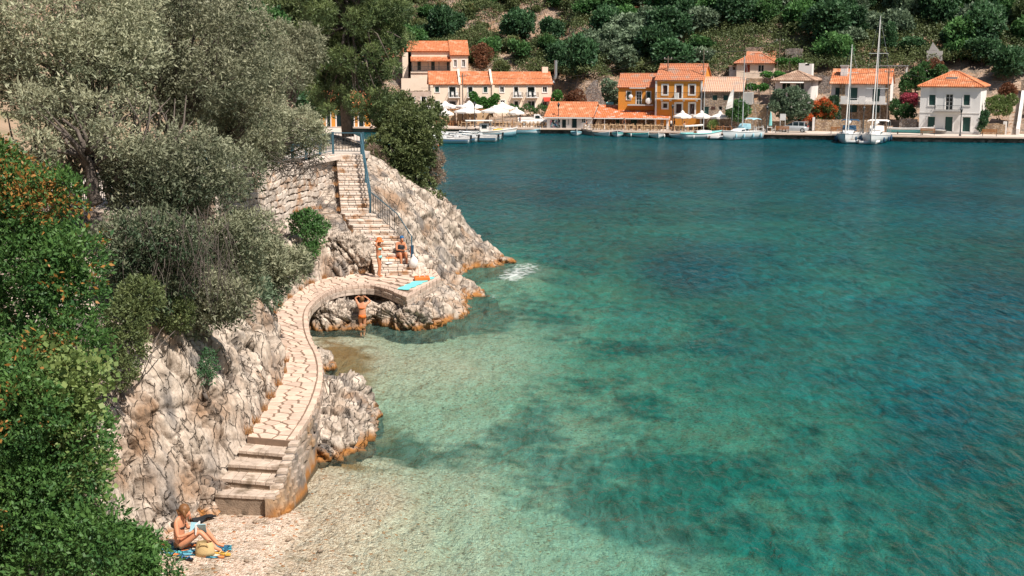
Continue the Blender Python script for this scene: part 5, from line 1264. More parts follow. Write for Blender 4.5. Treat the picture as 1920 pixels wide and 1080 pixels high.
for X, Yp, r_ in ((983, 484, .32), (1161, 528, .46)):
    x, z = h.loc(*c2(X, Yp)); mb = MB(); mb.ball((x, -1.3, z), (r_, .09, r_), 0, 14, 8); mb.tube([(x, -1.25, z), (x, -.9, z - .5)], .03, 5); mb.tube([(x, -1.35, z), (x - .1, -1.65, z + .05)], .015, 4); h.part('satellite_dish', mb, M['white'])
# --- B: long cream building, three stepped units
h = House('long_cream_building', 'long cream two storey building with three stepped orange roof sections and small balconies', *c1(425, 742), 215, -6, short='the long cream building')
W, ze = h.loc(*c1(1545, 478)); Dp = 7.2
win = [R4(h, c1, *q) for q in [(468, 502, 508, 553, 'sk'), (597, 503, 660, 598, 'o'), (772, 503, 815, 598, 'o'), (914, 503, 952, 555, 'sk'), (1067, 503, 1104, 555, 'g'), (1195, 503, 1236, 600, 'o'), (1320, 503, 1386, 600, 'o'), (1460, 503, 1500, 555, 'g'),
       (470, 633, 513, 722, 'sk'), (600, 633, 663, 725, 'o'), (776, 633, 818, 718, 'sk'), (1072, 628, 1110, 705, 'o'), (1198, 633, 1238, 692, 'o'), (1324, 633, 1388, 735, 'g'), (1461, 640, 1500, 700, 'g')]]
h.wall(0, W, 0, ze, Dp, M['cream'], [q[:4] for q in win], zb=-1.5, gable=ze + 1.9); h.windows(win, trim=.12)
xa, xb = h.loc(*c1(700, 478))[0], h.loc(*c1(995, 478))[0]
for i_, (a_, b_) in enumerate(((0, xa - .35), (xa + .2, xb - .35), (xb + .2, W))): h.gable_roof(a_, b_, ze, ze + 1.9 - .06 * i_, Dp, M['tile'], ov=.3)
mb = MB()
for x in (xa - .08, xb - .08): mb.add([(x - .18, -.3, ze - .1), (x + .18, -.3, ze - .1), (x + .18, Dp / 2, ze + 2.25), (x - .18, Dp / 2, ze + 2.25), (x - .18, -.3, ze + .25), (x + .18, -.3, ze + .25), (x + .18, Dp / 2, ze + 2.5), (x - .18, Dp / 2, ze + 2.5)], [(0, 1, 5, 4), (4, 5, 6, 7), (0, 4, 7, 3), (1, 2, 6, 5)])
h.part('parapet', mb, M['cream'])
mb = MB()
for X in (425, 700, 992): x = h.loc(*c1(X, 478))[0]; mb.box(x, x + .45, -.25, -.004, -1.5, ze - .1)
h.part('pilaster', mb, M['cream'])
for X0, X1 in ((592, 695), (765, 812), (1175, 1275), (1305, 1415)):
    x0, x1, z0, z1 = R4(h, c1, X0, 598, X1, 606); h.part('balcony_slab', MB().box(x0, x1, -.9, -.01, z0, z0 + .14), M['white']); h.rail(x0, x1, z0 + .14, z0 + .9, -.85, yb=0)
    for kx in (x0 + .5, (x0 + x1) / 2 + .3): h.part('balcony_chair', MB().box(kx, kx + .4, -.6, -.2, z0 + .5, z0 + .56).box(kx, kx + .4, -.22, -.18, z0 + .14, z0 + 1.0).box(kx, kx + .05, -.6, -.55, z0 + .14, z0 + .5).box(kx + .35, kx + .4, -.6, -.55, z0 + .14, z0 + .5), M['white'])
x, z = h.loc(*c1(1580, 430), 3); mb = MB(); mb.tube([(x - .4, 3, ze + .2), (x - .1, 3, ze + .9), (x, 3, ze + 1.4), (x, 3, ze + 3.9)], .26, 10); h.part('flue_pipe', mb, M['metal'])
h.part('chimney', MB().box(W - 1.2, W - .2, 3.4, 4.6, ze + 1, ze + 2.8), M['cream'])
x0, z0 = h.loc(*c1(1465, 632)); x1, z1 = h.loc(*c1(1560, 600)); h.part('red_awning', MB().add([(x0, -.01, z1), (x1, -.01, z1), (x1, -1.3, z0), (x0, -1.3, z0), (x0, -.01, z1 - .08), (x1, -.01, z1 - .08), (x1, -1.3, z0 - .12), (x0, -1.3, z0 - .12)], [(0, 3, 2, 1), (4, 5, 6, 7), (3, 7, 6, 2), (0, 4, 7, 3), (1, 2, 6, 5)]), M['red'])
x0, z0 = h.loc(*c1(1290, 780)); h.part('front_terrace', MB().box(h.loc(*c1(990, 780))[0], W + .5, -3.2, -.02, -1.5, -.03), M['cream'])
# --- A: upper cream house with porch
h = House('porch_house', 'cream upper house with a deep tiled porch above the long cream building', *c1(255, 392), 226, -6, short='the porch house')
W, ze = h.loc(*c1(605, 172)); Dp = 6; xr, zer = h.loc(*c1(768, 208)); zs = h.loc(*c1(300, 362))[1]
win = [R4(h, c1, 305, 262, 343, 352, 'o'), R4(h, c1, 432, 265, 470, 352, 'o'), R4(h, c1, 578, 268, 600, 352, 'o')]
h.wall(0, W, zs, ze, Dp, M['cream'], [q[:4] for q in win], zb=-1); h.windows(win)
win = [R4(h, c1, 638, 256, 665, 320, 'g'), R4(h, c1, 712, 256, 741, 320, 'g')]
h.wall(W + .004, xr, 0, zer, Dp + 2.6, M['cream'], [q[:4] for q in [(*w_[:4],) for w_ in win]], y0=-1.5, zb=-1, name='wing_wall'); h.windows(win, y0=-1.5, trim=.12)
h.gable_roof(-.6, W, ze, ze + 1.5, Dp, M['tile']); h.gable_roof(W + .1, xr, zer, zer + 2.3, Dp + 2.6, M['tile'], y0=-1.5, name='wing_roof')
zp0, zp1 = h.loc(*c1(300, 266), -2)[1], h.loc(*c1(300, 228))[1]
h.shed_roof(-.2, W + .2, zp0, zp1, -2.2, -.05, M['tile'], 'porch_roof'); h.part('porch_floor', MB().box(-.2, W, -2.1, -.02, zs - .25, zs - .05).box(-.2, W, -1.9, -.3, -1.5, zs - .3), M['cream']); h.rail(-.1, W, zs, zs + .9, -2.0)
mb = MB()
for x in (0, W * .42, W * .7, W - .1): mb.tube([(x, -1.95, zs), (x, -1.95, zp0)], .05, 6)
h.part('porch_post', mb, M['iron'])
x0, z0 = h.loc(*c1(172, 470)); h.part('left_wing', MB().box(x0, -.61, -.5, 5, -3.2, ze - .3), M['cream']); h.part('retaining_wall', MB().box(x0 - .3, xr * .8, -3.0, -2.7, -4.6, -.6), M['cream'])
# --- C: roofless ruin
h = House('roofless_house', 'roofless stained plaster house with three empty window openings behind the headland tree', *c1(78, 745), 207, -2, 'ruin', short='the roofless ruin')
W, ze = h.loc(*c1(425, 550)); win = [R4(h, c1, 135, 597, 173, 660), R4(h, c1, 243, 597, 280, 660), R4(h, c1, 345, 594, 384, 655)]
h.wall(0, W, 0, ze, 5.5, M['pink_pl'], win, zb=-1); mb = MB(); rr = random.Random(3)
for i in range(40): x = rr.uniform(0, W); mb.box(x, x + rr.uniform(.2, .6), rr.uniform(0, .1), .25, ze, ze + rr.uniform(.04, .22))
h.part('broken_wall_top', mb, M['stone_h'])
for x0, x1, z0, z1 in win: h.part('window_surround', MB().box(x0 - .15, x0, -.05, .05, z0, z1).box(x1, x1 + .15, -.05, .05, z0, z1), M['white'])
# --- E: ruined stone gable
h = House('ruined_gable', 'lone ruined grey stone gable rising behind the low tavern roof', *c2(520, 600), 200, 5, 'ruin', short='the ruined gable')
pts = [h.loc(*c2(X, Y_)) for X, Y_ in ((520, 600), (745, 600), (735, 560), (688, 510), (680, 440), (655, 420), (642, 322), (602, 325), (560, 370), (520, 425))]
mb = MB(); n_ = len(pts); mb.add([(x, 0, z) for x, z in pts] + [(x, .9, z) for x, z in pts], [tuple(range(n_))[::-1], tuple(range(n_, 2 * n_))] + [(i, (i + 1) % n_, n_ + (i + 1) % n_, n_ + i) for i in range(n_)]); h.part('wall', mb, M['stone_g'])
mb = MB(); x0, z0 = h.loc(*c2(520, 425)); x1, z1 = h.loc(*c2(655, 425)); mb.box(x0 - .02, x1, .9, 3.5, -.2, z0); h.part('side_wall', mb, M['stone_g'])
# --- D: waterfront tavern
h = House('tavern', 'long low waterfront tavern with a broad orange roof, white shop end and open stone porch', *c2(135, 806), 193.2, 13, 'tavern', short='the tavern')
xe, zeL = h.loc(*c2(1370, 702)); xm = h.loc(*c2(590, 700))[0]; zeL = h.loc(*c2(400, 695))[1]; Dp = 8
win = [R4(h, c2, 165, 712, 270, 800, 'g'), R4(h, c2, 283, 712, 328, 803, 'o'), R4(h, c2, 340, 710, 360, 770, 'g'), R4(h, c2, 382, 700, 436, 803, 'o'), R4(h, c2, 482, 700, 520, 748, 'g')]
h.wall(0, xm, 0, zeL + .2, Dp, M['white_pl'], [q[:4] for q in win], gable=zeL + 2.0, name='shop_wall'); h.windows(win)
zeR = h.loc(*c2(900, 700), 0)[1]
pw = [h.loc(*c2(X, 740), 3)[0] for X in (690, 820, 862, 970, 1040, 1150, 1200)]
hol = [(pw[1], pw[2], 0, 2.1), (pw[3], pw[4], 0, 2.1), (pw[5], pw[6], 1.2, 2.1)]
h.wall(xm + .01, xe - .4, -.1, zeR + .6, Dp - 3, M['stone_w'], hol, y0=3, name='porch_back_wall', gable=zeR + 1.9); h.windows([(*q, 'ok') for q in hol], y0=3)
h.gable_roof(-.2, xm, zeL + .2, zeL + 2.0, Dp, M['tile'], ov=.5)
h.shed_roof(xm + .3, xe, zeR, zeR + 1.75, -.6, Dp / 2 + .2, M['tile_white'], 'porch_roof')
mb = MB()
for X in (712, 918, 1124): x = h.loc(*c2(X, 760), -.3)[0]; mb.tube([(x, -.3, -.1), (x, -.3, zeR - .02)], .07, 8)
h.part('porch_post', mb, M['white']); h.part('corner_pier', MB().box(h.loc(*c2(1332, 760))[0], xe - .25, -.4, .2, -.1, zeR), M['white']); h.part('stone_pier', MB().box(h.loc(*c2(1268, 760))[0], h.loc(*c2(1318, 760))[0], .3, .9, -.1, zeR), M['stone_w'])
h.part('buttress', MB().add([(xm + .05, -.2, 0), (xm + 1.4, -.2, 0), (xm + 1.4, 2.9, 0), (xm + .05, 2.9, 0), (xm + .8, -.1, zeR - .1), (xm + 1.4, -.1, zeR - .1), (xm + 1.4, 2.9, zeR - .1), (xm + .8, 2.9, zeR - .1)], [(0, 1, 5, 4), (1, 2, 6, 5), (2, 3, 7, 6), (3, 0, 4, 7), (4, 5, 6, 7)]), M['stone_w'])
h.part('fascia', MB().box(-.3, xm, -.58, -.5, zeL - .12, zeL + .04).box(xm + .3, xe, -.68, -.61, zeR - .12, zeR + .02), M['white'])
sx0, sz0 = h.loc(*c2(165, 708)); 
# shop display posters
mb = MB(); rr = random.Random(6)
for i in range(26):
    x, z = h.loc(*c2(rr.uniform(168, 262), rr.uniform(716, 790))); mb.box(x - .12, x + .12, .09, .115, z - .15, z + .15, i % 4)
mb.build('shop_postcard', [M['skyblue'], M['white'], M['pink'], M['blue']], h.e)
# --- M: ochre house behind the pine
h = House('arched_ochre_house', 'ochre waterfront building glimpsed under the pine with dark tall openings', 606, 248, 196, -8, short='the arched ochre building')
W, ze = h.loc(694, 196); win = [h.rect(612, 210, 620, 240), h.rect(630, 208, 641, 240), h.rect(655, 208, 664, 240), h.rect(672, 212, 682, 238)]
h.wall(0, W, 0, ze, 8, M['ochre'], win, zb=-.6); h.windows([(*q, 'o') for q in win], trim=.12); h.gable_roof(0, W, ze, ze + 1.8, 8, M['tile'])
# --- terracotta roofs and walls glimpsed left of the porch house
h = House('red_roof_cottage', 'small cottage with a patched red roof between the pine and the porch house', *c1(28, 232), 230, -4, short='the red cottage')
W, ze = h.loc(*c1(172, 225)); h.wall(-7, W, -3, ze, 5, M['pink_pl'], [h.rect(*c1(92, 258, 116, 285))], zb=-4); h.gable_roof(-7, W, ze, ze + 1.5, 5, M['tile_red'])
# --- huts and terrace walls up the slope
def block(name, label, c, X0, Y0, X1, Y1, Y, a, m, Dp=3, cat='wall', hz=1.5, extra=None, short=None):
    h = House(name, label, *c(X0, Y1), Y, a, cat, short=short); W, H_ = h.loc(*c(X1, Y0)); mb = MB(); rr = random.Random(int(X0)); n_ = max(2, int(W / .7))
    for i in range(n_): mb.box(W * i / n_ + (.001 if i else 0), W * (i + 1) / n_, 0, Dp, -hz, H_ + rr.uniform(-.09, .09))
    h.part('wall', mb, m); h.W, h.H = W, H_
    return h
block('terrace_wall', 'tall yellow stone retaining wall between the rubble stone house and the big olive', c3, 480, 668, 700, 890, 186, 18, M['stone_w'], 1.2, short='the yellow retaining wall')
h = block('street_wall', 'low stone street wall behind the parked silver car', c3, 700, 822, 1012, 905, 185, 19, M['stone_w'], .5)
h = block('street_wall', 'long stone street wall below the balcony house, right of the white gate posts', c3, 1120, 810, 1690, 908, 184, 19, M['stone_w'], .5)
block('street_wall', 'short grey stone wall between the moored yachts and the big white house', c4, 500, 815, 640, 915, 180, 22, M['stone_g'], .5)
block('street_wall', 'low stone wall on the far side of the big white house, before the stairway', c4, 1116, 848, 1300, 925, 176, 24, M['stone_w'], .5)
block('terrace_wall', 'long rough terrace wall high on the slope behind the cream hillside house', c3, 440, 95, 760, 130, 226, 14, M['stone_h'], .6)
block('terrace_wall', 'second broken terrace wall just under the longest one on the upper slope', c3, 480, 140, 775, 190, 222, 14, M['stone_h'], .6)
block('ruined_hut', 'square ruined stone hut above the vine pergola', c3, 845, 150, 1005, 210, 219, 18, M['stone_g'], 3, 'ruin', short='the ruined hut')
h = block('white_hut', 'little white washed hut with a slit window beside the green pergola', c3, 968, 290, 1092, 385, 206, 20, M['white_pl'], 2.5, 'hut', short='the white hut'); x, z = h.loc(*c3(1050, 298)); h.part('slit_window', MB().box(x - .3, x + .3, -.02, .0, z - .15, z + .1), M['dark'])
h = block('stone_shed', 'ruined plastered shed among the trees above the pink bougainvillea', c4, 706, 300, 828, 385, 208, 22, M['grey_pl'], 3, 'shed', short='the plastered shed'); h.part('broken_gable', MB().add([(.3, 0, h.H), (h.W - .5, 0, h.H), (h.W * .35, 0, h.H + 1.3), (.3, .4, h.H), (h.W - .5, .4, h.H), (h.W * .35, .4, h.H + 1.3)], [(0, 1, 2), (5, 4, 3), (0, 2, 5, 3), (2, 1, 4, 5)]), M['grey_pl'])
h = block('terrace_wall', 'crumbling grey wall on the slope between the white hut and the balcony house', c3, 1110, 400, 1265, 490, 203, 20, M['stone_g'], .6)
h = block('terrace_wall', 'brown garden wall between the balcony house and the big white house', c4, 505, 610, 645, 660, 196, 22, M['stone_h'], .6)
h = block('garden_wall', 'low rough wall behind the long cream building', c1, 790, 365, 1490, 395, 224, -4, M['stone_g'], .6)
h = block('salmon_wall', 'small pink outbuilding wall behind the ochre roofs', c2, 1455, 170, 1740, 205, 203, 14, M['pink_pl'], 2)
h = House('tin_roof_shelter', 'open shelter with a striped corrugated tin roof behind the balcony house', *c4(455, 470), 200, 20, 'shelter', short='the tin shelter'); W, H_ = h.loc(*c4(572, 418))
mb = MB(); x0 = h.loc(*c4(320, 430))[0]
for i in range(20): x = x0 + (W - x0) * i / 20; mb.box(x, x + (W - x0) / 20 - .06, -.4, 3, H_ + (.04 if i % 2 else 0), H_ + .12 + (.04 if i % 2 else 0))
h.part('roof', mb, M['metal']); h.part('post', MB().box(x0 + .1, x0 + .25, 0, .15, -.5, H_).box(W - .35, W - .1, 0, .3, -.5, H_), M['white_pl'])
# far right stairway
h = House('stone_stairway', 'straight grey stairway with a white side wall climbing the slope at the right edge', *c4(1308, 938), 175, 24, 'stairway', short='the right stairway')
x1 = h.loc(*c4(1378, 935))[0]; n_ = 32
for i in range(n_):
    z = i * .185; y = i * .30; MB().box(0, x1, y, y + .36, z - .3, z + .16).build('step', M['stone_g'] if False else M['stepstone'], h.e)
h.part('side_wall', MB().add([(x1 + .01, 0, -.3), (x1 + .4, 0, -.3), (x1 + .4, 0, 1.0), (x1 + .01, 0, 1.0), (x1 + .01, n_ * .3, n_ * .185 - .3), (x1 + .4, n_ * .3, n_ * .185 - .3), (x1 + .4, n_ * .3, n_ * .185 + .9), (x1 + .01, n_ * .3, n_ * .185 + .9)], [(0, 1, 2, 3), (0, 3, 7, 4), (1, 5, 6, 2), (3, 2, 6, 7)]), M['white_pl'])
h.part('newel', MB().box(-.5, -.05, -.1, .5, -.3, 1.9), M['white_pl'])
block('ruined_wall', 'brown ruined house corner at the very right edge above the stairway', c4, 1408, 520, 1470, 700, 182, 22, M['stone_h'], 4, 'ruin')
# gate posts
h = House('gateway', 'pair of white gate posts with a dark grating between the two street walls', *c3(1015, 905), 184.5, 19, 'gateway'); 
for X0, X1 in ((1015, 1040), (1093, 1118)):
    x0, z0 = h.loc(*c3(X0, 905)); x1, z1 = h.loc(*c3(X1, 785)); h.part('gate_post', MB().box(x0, x1, -.1, .4, 0, z1), M['white'])
x0 = h.loc(*c3(1042, 905))[0]; x1 = h.loc(*c3(1091, 905))[0]; mb = MB()
for i in range(9): x = x0 + (x1 - x0) * i / 8; mb.box(x - .02, x + .02, .1, .14, 0, 1.7)
h.part('gate', mb, M['iron']); mb = MB()
for i in range(8): mb.box(x0, x1, .8 + i * .3, 1.2 + i * .3, 0, .2 + i * .2)
h.part('gate_step', mb, M['stone_g'])
# pergolas with vines
def pergola(label, c, X0, Y0, X1, Y1, Y, a, nl=2600):
    h = House('vine_pergola', label, *c(X0, Y1), Y, a, 'pergola'); W, H_ = h.loc(*c(X1, Y0)); mb = MB()
    for x in (0, W / 2, W): 
        for y in (0, 2.2): mb.tube([(x, y, -.8), (x, y, H_)], .05, 5)
    for i in range(5): mb.tube([(W * i / 4, -.2, H_), (W * i / 4, 2.5, H_)], .04, 4)
    h.part('frame', mb, M['wood_pole']); rr = random.Random(1); C = [(rr.uniform(0, W), rr.uniform(0, 2.2), H_ + rr.uniform(-.1, .15)) for _ in range(int(W * 2.2))]
    link('vine', leaves(C, [.5] * len(C), nl, .24, 'vine', M['L_vine'], sprig=4, wl=.8, squash=.5, shell=.3), h.e)
pergola('flat vine pergola over the terrace right of the rubble stone house', c3, 495, 512, 700, 600, 188, 16)
pergola('bright vine pergola in front of the little white hut', c3, 770, 270, 1000, 350, 208, 18)
pergola('low sprawling vine arbour between the cream hillside house and the brown roofed house', c3, 635, 395, 830, 470, 203, 18)
# ================= VILLAGE TREES =================
def vt(kind, u, v, Y, s_, label): 
    p = atY(u, v, Y); return put_tree(kind, p.x, p.y, s_, z=p.z, label=label, rg=rg)
rg = random.Random(77)
big = bush('village_olive', [(u, v, 184 + rg.uniform(-1, 1), r_) for u, v, r_ in [(1460, 190, 1.1), (1480, 182, 1.2), (1500, 185, 1.1), (1465, 205, 1.0), (1485, 202, 1.2), (1505, 205, 1.0), (1475, 215, .9), (1495, 215, .9), (1452, 200, .7), (1515, 195, .7), (1460, 178, .7), (1490, 174, .8)]], 15000, .24, M['L_olive2'], 21, 'large round olive tree standing behind the street wall and silver car', 'olive tree', sprig=6, wl=.55, base=atY(1485, 228, 184.5), r0=.2)
bush('round_shrub', [(1385, 200, 184, .9), (1372, 208, 184, .8), (1396, 208, 184, .8), (1384, 215, 184, .9)], 6500, .22, M['L_green'], 22, 'rounded dark green shrub against the rubble stone house', 'shrub', sprig=5, wl=.6, base=atY(1385, 228, 184))
bush('bougainvillea', [(u, v, 185.5 + rg.uniform(-.5, .5), .75) for u, v in [(1528, 200), (1538, 208), (1550, 200), (1560, 208), (1535, 218), (1552, 218), (1545, 195)]], 9000, .2, M['L_bougor'], 23, 'orange flowering creeper spilling over the wall left of the balcony house', 'bougainvillea', lambda b, D, ts: np.where(ts + .3 * D[:, 2:3] > .5, .95, ts), sprig=5, wl=.7, base=atY(1545, 225, 186))
bush('bougainvillea', [(1510, 218, 184.6, .5), (1503, 222, 184.5, .4), (1518, 220, 184.6, .4), (1502, 214, 184.6, .3)], 2600, .18, M['L_bougor'], 24, 'small red orange creeper on the left white gate post', 'bougainvillea', lambda b, D, ts: np.where(ts > .3, .97, ts), sprig=5, wl=.7, base=atY(1510, 228, 184.8))
bush('pink_bougainvillea', [(1700, 186, 187, .75), (1710, 190, 187, .7), (1695, 194, 187, .65), (1712, 183, 187, .5)], 5200, .19, M['L_bougpk'], 25, 'vivid pink bougainvillea between the balcony house and the big white house', 'bougainvillea', sprig=5, wl=.7, base=atY(1702, 212, 187))
bush('garden_shrub', [(1680, 205, 186, .8), (1700, 207, 186, .9), (1690, 215, 186, .8), (1708, 212, 186, .7), (1678, 195, 187, .6)], 6500, .2, M['L_green'], 26, 'dark green garden shrubs directly below the pink bougainvillea', 'shrub', sprig=5, wl=.6, base=atY(1692, 224, 186))
bush('garden_tree', [(u, v, 195 + rg.uniform(-1, 1), 1.0) for u, v in [(1705, 150), (1720, 140), (1735, 130), (1750, 145), (1700, 162), (1725, 155), (1745, 160), (1762, 135)]], 13000, .25, M['L_green'], 27, 'bushy green tree with rusty top between the two orange roofs', 'tree', sprig=5, wl=.6, base=atY(1720, 175, 195), r0=.15)
bush('rusty_tree', [(u, v, 196 + rg.uniform(-1, 1), .6) for u, v in [(1740, 122), (1752, 118), (1762, 124), (1748, 128)]], 3200, .2, M['L_rust'], 28, 'rust coloured treetop above the bushy green garden tree', 'tree', sprig=5, wl=.6, base=atY(1750, 140, 196))
bush('hedge_shrub', [(1605, 178, 191.5, .8), (1565, 205, 187.5, .7), (1563, 190, 188, .7), (1567, 220, 187.5, .6)], 5000, .2, M['L_dark'], 29, 'dark climbing shrub at the left corner of the balcony house', 'shrub', sprig=5, wl=.6, base=atY(1566, 226, 187.5))
bush('wall_creeper', [(1842, 228, 175, .6), (1847, 215, 175.5, .5), (1838, 240, 174.8, .4)], 3200, .18, M['L_dark'], 30, 'dark creeper with red flowers on the corner beside the big white house', 'creeper', sprig=5, wl=.7, base=atY(1843, 248, 175))
bush('citrus_bush', [(1860, 195, 177, .8), (1872, 190, 177, .8), (1885, 197, 177, .8), (1897, 188, 177, .7), (1868, 205, 176, .7), (1886, 206, 176, .7)], 7500, .2, M['L_ivy'], 31, 'yellow green bush between the big white house and the stairway', 'bush', sprig=5, wl=.6, base=atY(1876, 222, 177))
bush('rusty_bush', [(1890, 168, 180, .8), (1882, 172, 180, .6), (1898, 172, 180, .6)], 3600, .2, M['L_rust'], 32, 'orange brown bush at the top of the far right stairway', 'bush', sprig=5, wl=.6, base=atY(1890, 182, 180))
bush('wall_vine', [(u, v, 213, .55) for u, v in [(890, 186), (898, 192), (906, 190), (914, 196), (922, 190), (930, 184), (905, 202), (912, 208), (888, 180), (926, 200)]], 7500, .22, M['L_vine'], 33, 'heart shaped green climber on the front of the long cream building', 'creeper', sprig=4, wl=.8, base=atY(908, 215, 213))
bush('rusty_tree', [(u, v, 230 + rg.uniform(-.8, .8), .95) for u, v in [(893, 96), (905, 92), (915, 100), (898, 106), (910, 110), (903, 116)]], 7000, .22, M['L_rust'], 34, 'round rust brown tree on the rocky slope right of the porch house', 'tree', sprig=5, wl=.5, base=atY(903, 128, 230), r0=.15)
bush('rusty_tree', [(u, v, 199 + rg.uniform(-.8, .8), .7) for u, v in [(1065, 188), (1075, 180), (1085, 176), (1062, 195), (1080, 190), (1090, 188), (1072, 196)]], 6500, .2, M['L_rust'], 35, 'reddish brown tree left of the ruined stone gable', 'tree', sprig=5, wl=.5, base=atY(1076, 202, 199))
bush('round_shrub', [(1045, 178, 201, .6), (1050, 186, 201, .5), (1040, 186, 201, .5)], 2600, .2, M['L_vine'], 36, 'small clipped green tree beside the red awning', 'shrub', sprig=5, wl=.6, base=atY(1046, 200, 201))
bush('terrace_plants', [(960 + i * 9, 200 + (i % 3) * 4, 211, .35) for i in range(8)], 4200, .18, M['L_green'], 37, 'row of mixed potted greenery along the terrace of the long cream building', 'plants', sprig=4, wl=.4, base=atY(990, 214, 211))
bush('pale_shrub', [(u, v, 201 + rg.uniform(-1, 1), .9) for u, v in [(1140, 175), (1148, 165), (1145, 190), (1155, 182), (1138, 160)]], 6500, .22, M['L_olive2'], 38, 'pale leaved shrub between the ruined gable and the low ochre house', 'shrub', sprig=5, wl=.6, base=atY(1146, 202, 201))
bush('quay_plant', [(1335, 235, 184, .45), (1340, 232, 184, .4)], 1600, .2, M['L_ivy'], 39, 'spiky pale plant in front of the third white parasol right of the tavern', 'plant', sprig=4, wl=.3, base=atY(1337, 241, 184))
# ---- forest on the slope ----
HB = [(720, 80, 885, 215), (795, 135, 1045, 235), (1130, 180, 1150, 200), (1150, 140, 1350, 225), (1085, 150, 1145, 205), (1315, 140, 1420, 225), (1360, 98, 1475, 175), (1445, 132, 1545, 190), (1552, 132, 1672, 225), (1716, 134, 1858, 250), (1885, 150, 1925, 250), (1465, 88, 1530, 140), (1375, 70, 1470, 100), (1730, 88, 1772, 118), (885, 88, 922, 128), (1000, 150, 1120, 210), (1680, 110, 1770, 165), (1620, 115, 1710, 135)]
def cand():
    for x, y, k in PTS: pass
rgs = random.Random(21); placed = []
def tryput(x, y, kind, sc_, mind):
    z = ground(x, y); u, v = topx(x, y, z)
    if not (545 < u < 1960): return False
    th = {'cypress': 5.2, 'pine': 4, 'dark': 3.9, 'oak': 3.6, 'olive': 3.5, 'shrub': 1.6, 'rust': 2.2}[kind] * sc_; uu, vt_ = topx(x, y, z + th); rw_ = {'cypress': .6}.get(kind, 1.7) * sc_ * 2400 / y
    if v < -60 or vt_ < -150 and v < -20: return False
    for a, b, c, d in HB:
        if a - rw_ * .8 < u < c + rw_ * .8 and v > b and vt_ < d and y < 232 and v > b + 4: 
            if v > b + 6: return False
    for (px_, py_, pr_) in placed:
        if (px_ - x) ** 2 + (py_ - y) ** 2 < (mind * .5 + pr_ * .5) ** 2: return False
    placed.append((x, y, mind)); put_tree(kind, x, y, sc_, rg=rgs); return True
cnt = 0
for it in range(30000):
    x = rgs.uniform(-62, 105); d = rgs.uniform(22, 82); y = float(qline(x)) + d
    u, v = topx(x, y, ground(x, y))
    if u < 760: dens, kinds, ms = .95, ['oak', 'olive', 'dark', 'shrub', 'oak'], 4.2
    elif u < 1010: 
        dens, kinds, ms = (.55, ['oak', 'shrub', 'shrub', 'olive', 'dark', 'shrub'], 3.4)
        if v > 95 : dens, kinds = .16, ['shrub', 'oak']
    elif u < 1180: dens, kinds, ms = (.85, ['oak', 'olive', 'shrub', 'dark'], 3.6) if v > 60 else (.35, ['shrub', 'shrub', 'oak'], 3.4)
    elif u < 1330: dens, kinds, ms = (.95, ['olive', 'oak', 'olive', 'dark'], 4.0) if v > 45 else (.5, ['oak', 'shrub', 'olive', 'rust'], 3.6)
    elif u < 1560: dens, kinds, ms = 1, ['oak', 'dark', 'olive', 'olive', 'dark', 'oak'], 3.9
    elif u < 1720: dens, kinds, ms = 1, ['dark', 'olive', 'dark', 'cypress', 'oak', 'olive'], 4.0
    else: dens, kinds, ms = 1, ['dark', 'dark', 'pine', 'oak', 'dark', 'olive'], 4.2
    if rgs.random() > dens: continue
    k = rgs.choice(kinds); sc_ = {'shrub': rgs.uniform(.7, 1.25), 'cypress': rgs.uniform(1.2, 1.5), 'rust': .9}.get(k, rgs.uniform(1.0, 1.6))
    if u > 1150 and k not in ('shrub', 'cypress'): sc_ *= 1.3
    if tryput(x, y, k, sc_, {'shrub': 2.1, 'cypress': 2.2, 'rust': 2.4}.get(k, 2.15 * sc_)):
        cnt += 1
        if cnt >= 292: break
print('hill trees', cnt)
# descriptions: what it is, which landmark it stands by, its order there
KN = dict(olive='grey green olive', oak='bushy green tree', dark='dark evergreen', shrub='low green shrub', rust='rusty shrub', cypress='slim cypress', pine='yellowish pine')
ORD = ['first', 'second', 'third', 'fourth', 'fifth', 'sixth', 'seventh', 'eighth', 'ninth', 'tenth', 'eleventh', 'twelfth', 'thirteenth', 'fourteenth', 'fifteenth', 'sixteenth', 'seventeenth', 'eighteenth', 'nineteenth', 'twentieth', 'twenty first', 'twenty second', 'twenty third', 'twenty fourth']
bk = {}
for t, k, x, y, s_ in TREES:
    u, v = topx(x, y, t.location.z); best = min(LAND, key=lambda l: abs(l[3] - u) + abs(l[4] - v) * .25)
    hgt = 'just above' if v > 100 else ('uphill of' if v > 60 else ('high above' if v > 25 else 'far above'))
    if v >= best[4] - 5: hgt = 'beside'
    bk.setdefault((k, best[0], hgt), []).append((u, t))
for (k, lm, hg), L in bk.items():
    L.sort(key=lambda q: q[0])
    for i, (u, t) in enumerate(L):
        nm = KN[k]
        if len(L) == 1: t['label'] = f'{nm} {hg} {lm}'
        else: t['label'] = f'{ORD[min(i, 23)]} {nm} from the left {hg} {lm}'
        t['group'] = 'trees and shrubs on the far hillside'
